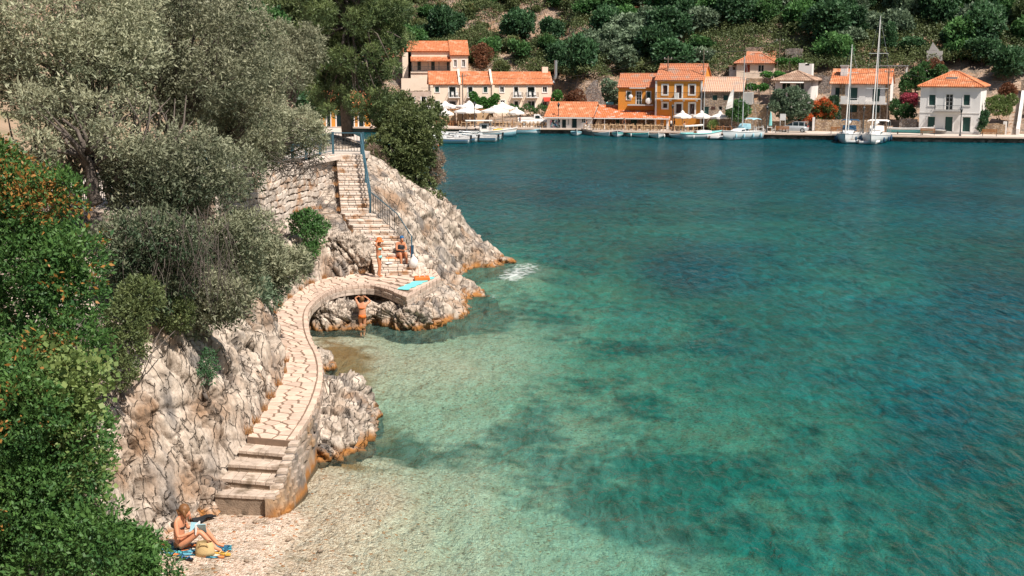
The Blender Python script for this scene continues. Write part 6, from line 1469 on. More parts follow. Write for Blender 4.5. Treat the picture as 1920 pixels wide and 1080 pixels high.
# scrub and dry grass over the open slope
NG = 26000; gx_ = NR.uniform(-60, 100, NG); gd = NR.uniform(20, 85, NG); gyy = np.interp(gx_, QX, QY) + gd
gz = np.array([ground(a, b) for a, b in zip(gx_, gyy)]); cl = fbm(np.c_[gx_, gyy, gz] * .35, 3, 5)
keep = cl > np.interp(960 + FPX * gx_ / gyy, [1150, 1350], [-.15, .35]); gx_, gyy, gz = gx_[keep], gyy[keep], gz[keep]; n_ = len(gx_)
base = np.c_[gx_, gyy, gz]; V4 = []
for q in range(4):
    off = NR.normal(size=(n_, 3)) * np.array([.18, .18, .1]); a = base + off; dr = NR.normal(size=(n_, 3)) * .35; dr[:, 2] = np.abs(dr[:, 2]) + .5; dr /= np.linalg.norm(dr, axis=1, keepdims=True); L_ = NR.uniform(.2, .5, (n_, 1)); s_ = np.cross(dr, NR.normal(size=(n_, 3))); s_ /= np.linalg.norm(s_, axis=1, keepdims=True)
    V4.append(np.stack([a, a + dr * L_ * .5 + s_ * .09, a + dr * L_, a + dr * L_ * .5 - s_ * .09], 1))
V4 = np.concatenate(V4).reshape(-1, 3)
me = npmesh('dry_scrub', V4, np.arange(len(V4)).reshape(-1, 4), leaf_mat('scrub_leaf', (.34, .22, .13), (.50, .36, .22), (.12, .17, .07), .2), False, {'tint': np.repeat(NR.random(len(V4) // 4), 4)})
tag(link('dry_scrub', me), 'dry straw coloured scrub and grass covering the open slope', 'scrub', kind='stuff')
# evergreen undergrowth closing the ground between the trees
NG = 60000; gx_ = NR.uniform(-70, 110, NG); gd = NR.uniform(30, 92, NG); gyy = np.interp(gx_, QX, QY) + gd; gz = np.array([ground(a, b) for a, b in zip(gx_, gyy)])
uu = 960 + FPX * gx_ / gyy; cl = fbm(np.c_[gx_, gyy, gz] * .16, 3, 15); thr = np.interp(uu, [500, 700, 850, 1150, 1350, 1600], [-.4, -.3, -.08, -.22, -.4, -.6]); keep = (cl > thr) & (gd > np.interp(uu, [400, 900, 1100, 1300, 1900], [30, 38, 32, 36, 40]))
C_ = np.c_[gx_, gyy, gz][keep]; n_ = len(C_); V4 = []
for q in range(9):
    a = C_ + NR.normal(size=(n_, 3)) * np.array([.4, .4, .25]) + np.c_[0 * cl[keep], 0 * cl[keep], .35 + .4 * NR.random() + np.clip((cl - thr)[keep], 0, .6) * 3.2]; dr = NR.normal(size=(n_, 3)); dr[:, 2] = np.abs(dr[:, 2]); dr /= np.linalg.norm(dr, axis=1, keepdims=True); L_ = NR.uniform(.2, .42, (n_, 1)); s_ = np.cross(dr, NR.normal(size=(n_, 3))); s_ /= np.linalg.norm(s_, axis=1, keepdims=True)
    V4.append(np.stack([a, a + dr * L_ * .5 + s_ * .12, a + dr * L_, a + dr * L_ * .5 - s_ * .12], 1))
V4 = np.concatenate(V4).reshape(-1, 3); tn_ = np.tile(np.clip(.5 + .9 * fbm(C_ * .5, 2, 3), 0, 1), 9) * .6 + .4 * NR.random(len(V4) // 4)
tag(link('undergrowth', npmesh('undergrowth', V4, np.arange(len(V4)).reshape(-1, 4), M['L_moss'], False, {'tint': np.repeat(tn_ * .85, 4)})), 'low evergreen undergrowth filling the ground between the hillside trees', 'undergrowth', kind='stuff')
# undergrowth on the near land: behind the olives
rg = random.Random(31)
for i, (u, v, Y, r_, m_, lab) in enumerate([(485, 60, 88, 2.6, 'L_green', 'bright green shrub mass behind the tallest olive'), (560, 40, 110, 4, 'L_moss', 'olive green scrub covering the bank left of the pine'), (520, 150, 95, 2.6, 'L_olive2', 'grey green shrubs on the bank behind the twiggy olive'),
                                           (430, -10, 90, 3.2, 'L_dark', 'dark green tree standing behind the tallest olive at the top edge'), (590, 200, 84, 1.1, 'L_dark', 'shaded shrub at the foot of the pine'), (470, 110, 80, 1.6, 'L_green', 'small vivid green shrub showing between the olive crowns')]):
    bush('bank_shrub', [(u + rg.uniform(-1, 1) * r_ * 900 / Y, v + rg.uniform(-1, 1) * r_ * 600 / Y, Y + rg.uniform(-1.5, 1.5), r_ * .33) for _ in range(14)], 14000, .26, M[m_], 60 + i, lab, 'shrub', sprig=5, wl=.55, base=atY(u, min(v + 60, 235), Y), r0=.12)
# ================= VILLAGE FURNITURE =================
def qz(u, v): return atz(u, v, .72)
def on_quay(u, back): # a point `back` metres behind the quay edge under photo column u
    y = 180.0
    for _ in range(8):
        x = (u - 960) / FPX * (y * cp + (CH - .7) * sp); y = float(qline(x)) + back
    return Vector((x, y, .725))
def parasol_mesh(R_, H_, sides=8, drop=.55):
    mb = MB(); n_ = 32
    pr_ = [(.05, H_ + drop), (R_ * .5, H_ + drop * .55), (R_, H_), (R_ * 1.0, H_ - .22)]
    b = len(mb.v)
    for r_, z in pr_:
        for j in range(n_):
            t = 2 * math.pi * j / n_ + math.pi / 8; k = (j % (n_ // sides)) / (n_ // sides); rad = r_ * math.cos(math.pi / sides) / math.cos((k - .5) * 2 * math.pi / sides) if sides else r_
            mb.v.append((rad * math.cos(t), rad * math.sin(t), z - (.06 * math.sin(k * math.pi) if z == H_ - .22 else 0)))
    for i in range(3):
        for j in range(n_): mb.f.append((b + i * n_ + j, b + i * n_ + (j + 1) % n_, b + (i + 1) * n_ + (j + 1) % n_, b + (i + 1) * n_ + j)); mb.m.append(0)
    return mb
def parasol(p, R_, H_, label, vent=True, drop=.6):
    t = empty('parasol', p, rg.uniform(0, .7), label, 'parasol', 'white parasols along the quay')
    c = parasol_mesh(R_, H_, 8, drop).build('canopy', M['canvas'], t)
    if vent: MB().lathe([(.05, H_ + drop + .28), (R_ * .22, H_ + drop * .9 + .05), (R_ * .22, H_ + drop * .85)], n=8).build('vent', M['canvas'], c)
    MB().tube([(0, 0, 0), (0, 0, H_ + drop)], .045, 6).build('pole', M['wood_pale'], t)
    MB().box(-.4, .4, -.4, .4, 0, .09).build('base', M['grey_pl'], t)
    rb = MB()
    for j in range(8): a = j * math.pi / 4 + math.pi / 8; rb.tube([(0, 0, H_ - .5), (R_ * .6 * math.cos(a), R_ * .6 * math.sin(a), H_ + drop * .38)], .015, 3)
    rb.build('rib', M['wood_pale'], t)
    return t
for u, bk_, R_, H_, lab in [(835, 13, 2.2, 2.75, 'leftmost big parasol, partly behind the small front one, before the cream building'), (835, 5.5, 1.35, 1.9, 'small low parasol nearest the moored motorboats'), (880, 10, 2.2, 2.9, 'parasol with a second tier showing behind the big middle parasols'), (877, 6.5, 2.1, 2.25, 'big parasol beside the utility pole of the left terrace'),
                           (928, 7, 2.2, 2.3, 'big round parasol behind the grey fishing boat'), (942, 11, 2.0, 2.7, 'parasol peeping out behind the round one of the left terrace'), (968, 6, 1.25, 2.1, 'small parasol left of the white pickup truck'),
                           (1279, 5, 1.35, 2.0, 'first of four parasols right of the tavern, beside its gable end'), (1315, 5.5, 1.35, 2.0, 'second of four parasols right of the tavern, behind the wooden sailing boat'), (1349, 6, 1.45, 1.95, 'third of four parasols right of the tavern, below the stone house window'), (1385, 6, 1.35, 1.9, 'last of four parasols right of the tavern, beside the yellow retaining wall')]:
    parasol(on_quay(u, bk_), R_, H_, lab)
t = parasol(on_quay(800, 12), 2.2, 2.4, 'orange tinted parasol seen through the headland tree'); 
# shade sail by tavern gable
p = on_quay(1268, 8); t = empty('shade_awning', p, 0, 'pale slanting shade sail at the gable of the tavern', 'awning'); MB().add([(-1, 0, 4.6), (2.2, 0, 3.6), (2.2, 2.5, 3.6), (-1, 2.5, 4.6), (-1, 0, 4.55), (2.2, 0, 3.55), (2.2, 2.5, 3.55), (-1, 2.5, 4.55)], [(0, 1, 2, 3), (7, 6, 5, 4), (0, 4, 5, 1)]).build('sail', M['canvas'], t); MB().tube([(2.1, .1, 0), (2.1, .1, 3.55)], .05, 6).tube([(2.1, 2.4, 0), (2.1, 2.4, 3.55)], .05, 6).build('post', M['white'], t)
def lamp(p, label):
    t = empty('street_lamp', p, 0, label, 'street lamp', 'black street lamps along the quay')
    MB().lathe([(.16, 0), (.16, .15), (.09, .3), (.07, 1.0), (.05, 3.0), (.09, 3.1)], n=8).build('post', M['iron'], t)
    MB().lathe([(.08, 3.1), (.2, 3.5)], n=6).build('lantern_glass', M['glass'], t); MB().lathe([(.24, 3.5), (.1, 3.68), (.02, 3.85)], n=6).build('lantern_cap', M['iron'], t)
for u, b, lab in ((1047, 1.5, 'black lamp post in front of the tavern shop window'), (890, 3, 'black lamp post among the parasols of the left terrace'), (1437, 1.3, 'black lamp post before the yellow retaining wall'), (1260.5, 3, 'black lamp post at the gable end of the tavern'), (1618, 4, 'black lamp post between the two moored yachts'), (1800, 1.6, 'black lamp post before the big white house')): lamp(on_quay(u, b), lab)
def pole(p, H_, label, cross=True, r_=.11):
    t = empty('utility_pole', p, 0, label, 'utility pole', 'wooden utility poles'); MB().tube([(0, 0, -.3), (0, 0, H_)], [r_, r_ * .7], 8).build('post', M['wood_pole'], t)
    if cross: MB().box(-.6, .6, -.05, .05, H_ - .5, H_ - .38).build('crossarm', M['wood_pole'], t)
    for x in (-.5, .5): MB().tube([(x, 0, H_ - .38), (x, 0, H_ - .2)], .05, 5).build('insulator', M['white'], t)
    return Vector(p) + Vector((0, 0, H_ - .25))
w1 = pole(on_quay(868, 9), 8.0, 'wooden utility pole before the middle of the long cream building'); w2 = pole(on_quay(1250, 9), 10.6, 'tall leaning utility pole before the tall ochre house'); w3 = pole(on_quay(1316, 8), 11.5, 'slim grey pole at the right corner of the ochre house', False, .08); w4 = pole(on_quay(1661, 7), 8.8, 'short wooden pole at the right corner of the balcony house')
w5 = pole(atY(1461, 118, 212), 4, 'thin leaning pole with tangled wires beside the ruined hut', False, .07)
def wire(a, b, sag, label):
    mb = MB(); k = 10; mb.tube([a.lerp(b, i / k) - Vector((0, 0, sag * 4 * (i / k) * (1 - i / k))) for i in range(k + 1)], .022, 3)
    tag(mb.build('overhead_wire', M['iron']), label, 'wire', 'overhead wires')
wire(w1, w2, 1.6, 'long overhead wire from the cream building pole to the ochre house pole'); wire(w2, w4, 1.6, 'long overhead wire from the ochre house pole to the balcony house pole'); wire(w1, atY(790, 165, 205), .6, 'overhead wire running left from the cream building pole'); wire(w2, w3, .3, 'short overhead wire between the two poles of the ochre house'); wire(w4, on_quay(1990, 6) + Vector((0, 0, 8)), 1.2, 'overhead wire running right past the big white house'); wire(w3, w5, .8, 'overhead wire rising from the ochre house towards the ruined hut')
def bench(p, rz, label):
    t = empty('bench', p, rz, label, 'bench', 'brown benches on the quay')
    for q in range(3): MB().box(-.95, .95, -.25 + q * .16, -.12 + q * .16, .42, .46).build('seat_slat', M['wood'], t)
    for q in range(3): MB().box(-.95, .95, .24, .28, .55 + q * .14, .66 + q * .14).build('back_slat', M['wood'], t)
    for x in (-.85, .85): MB().box(x - .03, x + .03, -.25, .28, 0, .42).box(x - .03, x + .03, .25, .31, .42, .95).build('bench_leg', M['iron'], t)
for u, b, lab in ((1466, 1.6, 'brown bench before the parked silver car'), (1570, 1.6, 'brown bench left of the smaller moored yacht'), (1739, 1.5, 'brown bench at the left corner of the big white house'), (1855, 1.4, 'brown bench right of the big white house')): bench(on_quay(u, b), R(-18), lab)
# chairs and tables
def chair_mesh():
    mb = MB(); mb.box(-.2, .2, -.2, .2, .43, .47)
    for x in (-.18, .18):
        for y in (-.18, .18): mb.box(x - .02, x + .02, y - .02, y + .02, 0, .43 if y < 0 else .95)
    for z in (.6, .72, .85): mb.box(-.18, .18, .165, .195, z, z + .07)
    return mb
def table_mesh():
    mb = MB(); mb.box(-.42, .42, -.42, .42, .70, .74)
    for x in (-.36, .36):
        for y in (-.36, .36): mb.box(x - .03, x + .03, y - .03, y + .03, 0, .70)
    return mb
CHM = {k: chair_mesh().mesh('chair', M[k]) for k in ('wood_pale', 'wood', 'white', 'pink')}; TBM = {k: table_mesh().mesh('table', M[k]) for k in ('wood_pale', 'wood', 'white')}
def put(me, nm, p, rz, label, cat, group):
    o = link(nm, me); o.location = p; o.rotation_euler = (0, 0, rz); tag(o, label, cat, group); return o
SETS = [(812, 856, 6, 7, 'wood', 'before the ochre terrace wall of the left restaurant'), (862, 884, 7, 3, 'wood', 'behind the small low parasol'), (868, 880, 2.5, 2, 'wood_pale', 'at the quay edge behind the motorboats'), (930, 958, 3, 4, 'wood_pale', 'behind the grey fishing boat'), (962, 1018, 3, 4, 'wood_pale', 'before the white pickup truck'),
        (1015, 1040, 2.6, 2, 'wood_pale', 'before the tavern shop'), (1100, 1245, 2.2, 11, 'wood_pale', 'on the waterfront under the tavern porch'), (1125, 1240, 4, 7, 'wood_pale', 'in the back row under the tavern porch'), (1262, 1300, 2.2, 4, 'wood_pale', 'under the first two parasols right of the tavern'), (1340, 1372, 2.2, 3, 'wood', 'under the third parasol right of the tavern'), (1418, 1450, 2.6, 2, 'white', 'before the yellow retaining wall')]
for u0, u1, b, n_, k, where in SETS:
    for i in range(n_):
        u = u0 + (u1 - u0) * (i + .5) / n_; p = on_quay(u, b + rg.uniform(-.2, .2)); od = ORD[i]
        put(TBM[k], 'cafe_table', p, rg.uniform(-.3, .3), f'{od} {"white" if k == "white" else "wooden"} table {where}', 'table', 'cafe tables')
        for sgn, nm in ((-1, 'left'), (1, 'right')):
            put(CHM[k], 'cafe_chair', p + Vector((sgn * .72, rg.uniform(-.2, .2), 0)), -sgn * math.pi / 2 + rg.uniform(-.3, .3), f'{nm} chair at the {od} table {where}', 'chair', 'cafe chairs')
# ochre terrace wall of restaurant
p = on_quay(862, 11.5); t = empty('restaurant_front', p, R(2), 'ochre timber front of the restaurant under the left parasols', 'restaurant front'); mb = MB()
for i in range(9): mb.box(-4.6 + i * 1.05, -4.6 + i * 1.05 + .85, 0, .15, 0, 2.2)
mb.build('timber_panel', M['wood_pale'], t); MB().box(-4.8, 5.0, -.05, .2, 2.2, 2.4).build('top_beam', M['wood'], t)
# ---- vehicles ----
def loft(mb, secs, m=0, cap=True):
    n_ = len(secs[0]); b = len(mb.v)
    for s_ in secs: mb.v += [tuple(p) for p in s_]
    for i in range(len(secs) - 1):
        for j in range(n_ - 1): mb.f.append((b + i * n_ + j, b + i * n_ + j + 1, b + (i + 1) * n_ + j + 1, b + (i + 1) * n_ + j)); mb.m.append(m)
    if cap: mb.f.append(tuple(b + j for j in range(n_))[::-1]); mb.m.append(m); mb.f.append(tuple(b + (len(secs) - 1) * n_ + j for j in range(n_))); mb.m.append(m)
def wheel(t, x, y, r_=.31):
    w_ = MB().lathe([(r_ * .6, -.09), (r_, -.08), (r_, .08), (r_ * .6, .09)], n=16).build('wheel', M['rubber'], t); w_.location = (x, y, r_); w_.rotation_euler = (R(90), 0, 0)
    MB().lathe([(.0, -.092), (r_ * .62, -.085), (r_ * .62, .085), (0, .092)], n=12).build('hub_cap', M['metal'], w_)
car = empty('parked_car', on_quay(1488, 4.2), R(-19) + math.pi, 'silver grey hatchback parked on the quay before the low stone wall', 'car'); car.location.z = .725
def xs(x, hw, z0, z1): return [(x, -hw, z0), (x, -hw * 1.02, z0 + (z1 - z0) * .5), (x, -hw * .93, z1), (x, hw * .93, z1), (x, hw * 1.02, z0 + (z1 - z0) * .5), (x, hw, z0)]
mb = MB(); loft(mb, [xs(*q) for q in ((-2.0, .68, .35, .62), (-1.95, .78, .24, .80), (-1.3, .84, .2, .92), (0, .85, .2, .94), (.9, .85, .2, .93), (1.5, .83, .2, .84), (1.95, .76, .25, .70), (2.05, .66, .35, .55))]); mb.build('body', M['greycar'], car, True)
mb = MB(); loft(mb, [xs(*q) for q in ((-1.95, .70, .8, .95), (-1.55, .68, .9, 1.38), (-.9, .66, .9, 1.46), (-.1, .66, .9, 1.45), (.55, .70, .9, 1.2), (.95, .74, .88, .95))]); gh = mb.build('glasshouse', M['glass'], car)
mb = MB(); mb.box(-1.55, -.05, -.60, .60, 1.42, 1.475); 
for x0, x1 in ((-1.6, -1.45), (-.78, -.68), (.02, .12)):
    for s_ in (-1, 1): mb.add([(x0, s_ * .72, .9), (x1, s_ * .72, .9), (x1 + .02, s_ * .64, 1.45), (x0 + .02, s_ * .64, 1.45), (x0, s_ * .77, .9), (x1, s_ * .77, .9), (x1, s_ * .69, 1.45), (x0, s_ * .69, 1.45)], [(0, 1, 2, 3), (7, 6, 5, 4), (0, 4, 5, 1), (3, 2, 6, 7), (0, 3, 7, 4), (1, 5, 6, 2)])
mb.build('roof_and_pillars', M['greycar'], car)
for x in (-1.28, 1.25):
    for y in (-.78, .78): wheel(car, x, y)
for y in (-.6, .6): MB().ball((1.93, y, .66), (.1, .16, .08)).build('headlight', M['glass'], car); MB().box(-2.0, -1.93, y - .12, y + .12, .72, .95).build('tail_light', M['red'], car)
pk = empty('pickup_truck', on_quay(1000, 9), R(2), 'white pickup truck parked between the left terrace and the tavern', 'pickup truck')
mb = MB(); loft(mb, [xs(*q) for q in ((-2.4, .82, .4, 1.0), (.2, .84, .4, 1.0), (1.3, .84, .35, 1.02), (1.9, .80, .35, .98), (2.3, .72, .4, .8))]); mb.box(-2.38, .1, -.82, -.74, 1.0, 1.25).box(-2.38, .1, .74, .82, 1.0, 1.25); mb.build('body', M['white'], pk)
mb = MB(); loft(mb, [xs(*q) for q in ((.1, .74, 1.0, 1.7), (.9, .72, 1.0, 1.72), (1.5, .76, 1.0, 1.08))]); mb.build('cab', M['white'], pk)
for s_ in (-1, 1): MB().box(.25, .95, s_ * .745 - .02, s_ * .745 + .02, 1.12, 1.55).build('side_window', M['glass'], pk)
for x in (-1.5, 1.4):
    for y in (-.78, .78): wheel(pk, x, y, .34)
# ================= BOATS =================
def hull_mesh(L, B, D_, bow=.35, sheer=.25, tr=.75, n=13, draft=.18, open_=True, m0=0, m1=1, inner=2, band=None):
    """x along boat (+x bow); returns builder: outside, gunwale, inside"""
    mb = MB(); secs = []
    for i in range(n):
        t = i / (n - 1); x = -L / 2 + L * t; w_ = B / 2 * (tr + (1 - tr) * math.sin(min(1, t / .45) * math.pi / 2)) if t < .45 else B / 2 * max(.02, 1 - ((t - .45) / .55) ** 2.2)
        zt = D_ + sheer * max(0, (t - .3) / .7) ** 2 + .05 * (1 - t); zk = -draft + (draft + D_ * .5) * max(0, (t - .82) / .18) ** 2
        xo = x + bow * max(0, (t - .8) / .2) ** 1 * .3
        secs.append([(x + (xo - x), -w_, zt), (x, -w_ * .97, zt * .62), (x, -w_ * .72, zt * .12 - .02), (x, 0, zk), (x, w_ * .72, zt * .12 - .02), (x, w_ * .97, zt * .62), (x + (xo - x), w_, zt)])
    b = len(mb.v)
    for s_ in secs: mb.v += s_
    for i in range(n - 1):
        for j in range(6): mb.f.append((b + i * 7 + j, b + i * 7 + j + 1, b + (i + 1) * 7 + j + 1, b + (i + 1) * 7 + j)); mb.m.append(m1 if j in (0, 5) and band else m0)
    mb.f.append(tuple(b + j for j in range(7))[::-1]); mb.m.append(m0)
    return mb, secs
def rails(secs, th=.06, h=.05):
    mb = MB(); 
    for k in (0, 6): mb.tube([Vector(s_[k]) + Vector((0, 0, .01)) for s_ in secs], th * .6, 4)
    mb.tube([Vector(secs[0][0]), Vector(secs[0][6])], th * .6, 4); return mb
def inside(secs, floor, ins=.07):
    mb = MB(); q = []
    for s_ in secs:
        w_ = abs(s_[0][1]); wi = max(.0, w_ - ins); f_ = max(0, wi - .12); zt = s_[0][2]; q.append([(s_[0][0], -wi, zt - .02), (s_[0][0], -f_, min(floor, zt - .05)), (s_[0][0], f_, min(floor, zt - .05)), (s_[0][0], wi, zt - .02)])
    for s_ in q: mb.v += s_
    for i in range(len(q) - 1):
        for j in range(3): mb.f.append((i * 4 + j, (i + 1) * 4 + j, (i + 1) * 4 + j + 1, i * 4 + j + 1)); mb.m.append(0)
    return mb
def deck(secs, i0, i1, dz=-.02, m=0, crown=.06):
    mb = MB()
    for s_ in secs[i0:i1 + 1]: mb.v += [(s_[0][0], s_[0][1], s_[0][2] + dz), (s_[0][0], 0, s_[0][2] + dz + crown), (s_[6][0], s_[6][1], s_[6][2] + dz)]
    for i in range(i1 - i0): mb.f += [(i * 3, i * 3 + 3, i * 3 + 4, i * 3 + 1), (i * 3 + 1, i * 3 + 4, i * 3 + 5, i * 3 + 2)]; mb.m += [m, m]
    return mb
def outboard(t, x, z=.5):
    mb = MB(); mb.box(x - .26, x - .02, -.11, .11, z + .02, z + .34).box(x - .18, x - .09, -.04, .04, z - .6, z + .02); mb.box(x - .28, x - .05, -.08, .08, z + .34, z + .42); o = mb.build('outboard_motor', M['black'], t)
    MB().tube([(x - .05, 0, z + .25), (x + .45, .05, z + .42)], .025, 4).build('tiller', M['black'], o)
def rowboat(u, v, rz, L, B, cols, label, extras='', group='small boats moored at the quay'):
    p = atz(u, v, 0); t = empty('small_boat', p, rz, label, 'boat', group)
    mb, secs = hull_mesh(L, B, .42, band=True); mb.build('hull', [M[cols[0]], M[cols[1]]], t, True)
    inside(secs, .12).build('inner_hull', M[cols[2]], t); rails(secs).build('gunwale', M[cols[1]], t)
    for fx_ in (-.28, .08): 
        i = min(len(secs) - 1, max(0, round((fx_ + .5) * 12))); w_ = abs(secs[i][0][1]) - .05; MB().box(secs[i][0][0] - .14, secs[i][0][0] + .14, -w_, w_, .30, .34).build('thwart', M['wood_pale'], t)
    deck(secs, 9, 12).build('foredeck', M[cols[1]], t)
    MB().tube([(L / 2 + .02, 0, .1), (L / 2 + .08, 0, .95)], .05, 5).build('stem_post', M['white'], t)
    if 'm' in extras: outboard(t, -L / 2, .35)
    if 'c' in extras:
        cv = deck(secs, 2, 8, .12, crown=.2); cv.build('tarpaulin', M['blue'], t)
    if 'f' in extras:
        for s_ in (-1, 1): MB().ball((-.3, s_ * (B / 2 + .08), .25), (.11, .11, .26)).build('fender', M['white'], t)
    return t
FR = R(-90)   # bow to the camera
rowboat(1080.5, 253.5, FR, 3.4, 1.6, ('gel', 'skyblue', 'teal'), 'small white and turquoise boat alone left of the tavern boats', 'm')
rowboat(1127, 254.8, FR + .5, 4.2, 1.6, ('gel', 'white', 'skyblue'), 'white open boat with a raised motor, first of the boats before the tavern porch', 'm')
rowboat(1158, 255.6, FR - .1, 4.0, 1.75, ('gel', 'aqua', 'blue'), 'boat under a blue cover, second of the boats before the tavern porch', 'cf')
rowboat(1196, 256.5, FR + .55, 4.8, 1.8, ('gel', 'turq', 'turq'), 'white boat with green turquoise gunwale and inside, third before the tavern porch', 'f')
rowboat(1231, 258, FR, 4.8, 2.1, ('gel', 'white', 'skyblue'), 'wide white wooden boat with bow post to the viewer, last before the tavern porch', 'f')
rowboat(1270, 258.5, FR + .2, 3.4, 1.7, ('skyblue', 'white', 'grey_pl'), 'low pale blue boat with a white rim beside the tavern gable', '')
rowboat(1288, 258, FR + .3, 3.0, 1.3, ('teal', 'aqua', 'teal'), 'narrow turquoise boat half hidden by the wooden sailing boat', '')
rowboat(983, 250.5, .02, 4.6, 1.5, ('gel', 'skyblue', 'grey_pl'), 'long low pale rowing boat lying along the quay left of the tavern', '')
rowboat(925, 250, .1, 5, 1.8, ('white', 'white', 'grey_pl'), 'white boat half hidden behind the motorboats', 'm')
# upturned skiff on quay
t = rowboat(1706, 250, R(-20), 6.0, 1.3, ('teal', 'white', 'grey_pl'), 'long narrow green skiff resting on trestles on the quay left of the big white house', '', None); t.location = on_quay(1706, 3.2) + Vector((0, 0, .4))
for x in (-1.6, 1.6): MB().box(x - .06, x + .06, -.4, .4, -.4, .0).build('trestle', M['wood_pole'], t)
def motorboat(u, v, rz, L, B, label, seat='white'):
    p = atz(u, v, 0); t = empty('motorboat', p, rz, label, 'motorboat', 'white motorboats at the left quay')
    mb, secs = hull_mesh(L, B, .55, sheer=.3, bow=.9, band=True, tr=.92); mb.build('hull', [M['gel'], M['gel']], t, True); inside(secs, .2, .18).build('cockpit', M['gel'], t); rails(secs, .1).build('rub_rail', M['grey_pl'], t)
    st = MB()
    for k in (0, 6): st.tube([Vector(s_[k]) * 1.0 + Vector((0, (-.015 if k == 0 else .015), -.2)) for s_ in secs[:12]], .022, 4)
    st.build('hull_stripe', M['blue'], t)
    deck(secs, 8, 12).build('foredeck', M['gel'], t); MB().box(.1, .55, -.35, .35, .2, .95).build('console', M['gel'], t); MB().add([(.5, -.35, .95), (.5, .35, .95), (.3, .3, 1.25), (.3, -.3, 1.25)], [(0, 1, 2, 3)]).build('windscreen', M['glass'], t)
    MB().box(-.9, -.45, -.5, .5, .2, .62).build('seat', M[seat], t); rl = MB()
    for k in (0, 6): rl.tube([Vector(s_[k]) + Vector((0, 0, .25)) for s_ in secs[8:13]], .02, 4)
    rl.build('bow_rail', M['metal'], t); outboard(t, -L / 2 - .05, .6); return t
motorboat(838, 268.5, R(172), 6.0, 2.1, 'front left white motorboat with a blue stripe and black outboard'); motorboat(893, 265.5, R(172), 5.6, 2.1, 'white motorboat next right of the front one, stern to the open water'); motorboat(860, 266, R(165), 5.2, 2.0, 'white motorboat squeezed between the two front ones')
motorboat(905, 262, R(170), 5.2, 2.0, 'white motorboat with tilted outboard behind the right front one'); motorboat(842, 260.5, R(175), 6.4, 2.2, 'white motorboat in the second row of the left moorings'); motorboat(830, 256, R(178), 6.0, 2.1, 'white motorboat farthest in at the left quay', 'skyblue'); motorboat(802, 264, R(170), 5.5, 2.0, 'white motorboat half hidden behind the headland bush'); motorboat(770, 258, R(170), 6, 2.2, 'white motorboat seen through the headland tree'); motorboat(942, 253.5, R(175), 3.6, 1.5, 'tiny white motorboat right of the grey fishing boat')
# grey fishing boat
t = empty('fishing_boat', atz(915, 256.5, 0), R(4), 'pale grey wooden fishing boat with wheelhouse, white awning and orange nets', 'fishing boat')
mb, secs = hull_mesh(8.0, 2.6, .75, sheer=.5, bow=.6, band=True, tr=.7); mb.build('hull', [M['skyblue'], M['white']], t, True); deck(secs, 0, 12, -.15).build('deck', M['wood_pale'], t); rails(secs, .12).build('gunwale', M['white'], t)
wh = MB().box(-1.2, .1, -.65, .65, .6, 1.9).build('wheelhouse', M['white'], t); MB().box(-.9, -.2, -.67, -.66, 1.2, 1.7).build('pane', M['glass'], wh); MB().box(.105, .12, -.45, .45, 1.2, 1.7).build('pane', M['glass'], wh)
MB().box(-3.2, .6, -1.1, 1.1, 2.25, 2.33).build('awning', M['canvas'], t); mb = MB()
for x in (-3.0, .4):
    for y in (-1, 1): mb.tube([(x, y, .6), (x, y, 2.25)], .03, 4)
mb.build('awning_post', M['metal'], t); MB().ball((1.5, 0, .85), (.9, .7, .35)).build('net_heap', M['canary'], t); MB().tube([(3.4, 0, .9), (3.5, 0, 2.4)], .05, 5).build('bow_post', M['wood'], t)
# wooden day sailer
t = empty('wooden_sailing_boat', atz(1316, 260.5, 0), R(18), 'white day boat with turquoise trim and a bare thin mast, right of the tavern', 'sailing boat')
mb, secs = hull_mesh(5.8, 2.2, .72, sheer=.35, bow=.5, band=True, tr=.75); mb.build('hull', [M['gel'], M['gel']], t, True); deck(secs, 0, 12, -.1).build('deck', M['gel'], t); rails(secs, .14).build('gunwale', M['aqua'], t)
MB().box(-1.0, 1.2, -.6, .6, .6, 1.15).build('cabin', M['white'], t); MB().box(-1.05, -1.0, -.3, .3, .65, 1.1).build('hatch', M['wood'], t); MB().tube([(.2, 0, 1.1), (.25, 0, 9.6)], [.06, .035], 6).build('mast', M['steel'], t); MB().tube([(.1, 0, 1.9), (-2.6, .1, 1.75)], .13, 6).build('furled_sail', M['canvas'], t)
for x in (-1.8, .3, 1.9): MB().ball((x, -1.15, .4), (.1, .1, .25)).build('fender', M['white'], t)
mb = MB(); mb.tube([(.25, 0, 9.5), (2.9, 0, 1.0)], .012, 3).tube([(.25, 0, 9.5), (-2.8, 0, .8)], .012, 3); mb.build('stay', M['metal'], t)
def tender(u, v, rz, L, label, c='hypalon'):
    t = empty('inflatable_dinghy', atz(u, v, 0), rz, label, 'dinghy', 'inflatable dinghies'); w_ = L * .26
    MB().tube([(-L / 2, -w_, .22), (L * .15, -w_, .24), (L * .42, -w_ * .55, .32), (L * .5, 0, .36), (L * .42, w_ * .55, .32), (L * .15, w_, .24), (-L / 2, w_, .22)], .19, 8).build('air_tube', M[c], t, True); MB().box(-L / 2 + .1, L * .4, -w_, w_, .06, .1).build('floor', M['grey_pl'], t); MB().box(-.15, .15, -w_, w_, .3, .34).build('thwart', M['wood_pale'], t); MB().box(-L / 2 + .05, -L / 2 + .1, -w_, w_, .05, .45).build('transom', M['wood'], t)
tender(1351, 261, R(5), 3.4, 'grey inflatable dinghy between the two sailing boats by the parasols'); tender(1601, 268.5, R(4), 2.9, 'grey inflatable dinghy tied below the two big yachts'); tender(1628, 270, R(-6), 2.6, 'smaller dinghy with an orange floor right of the grey one below the yachts', 'white')
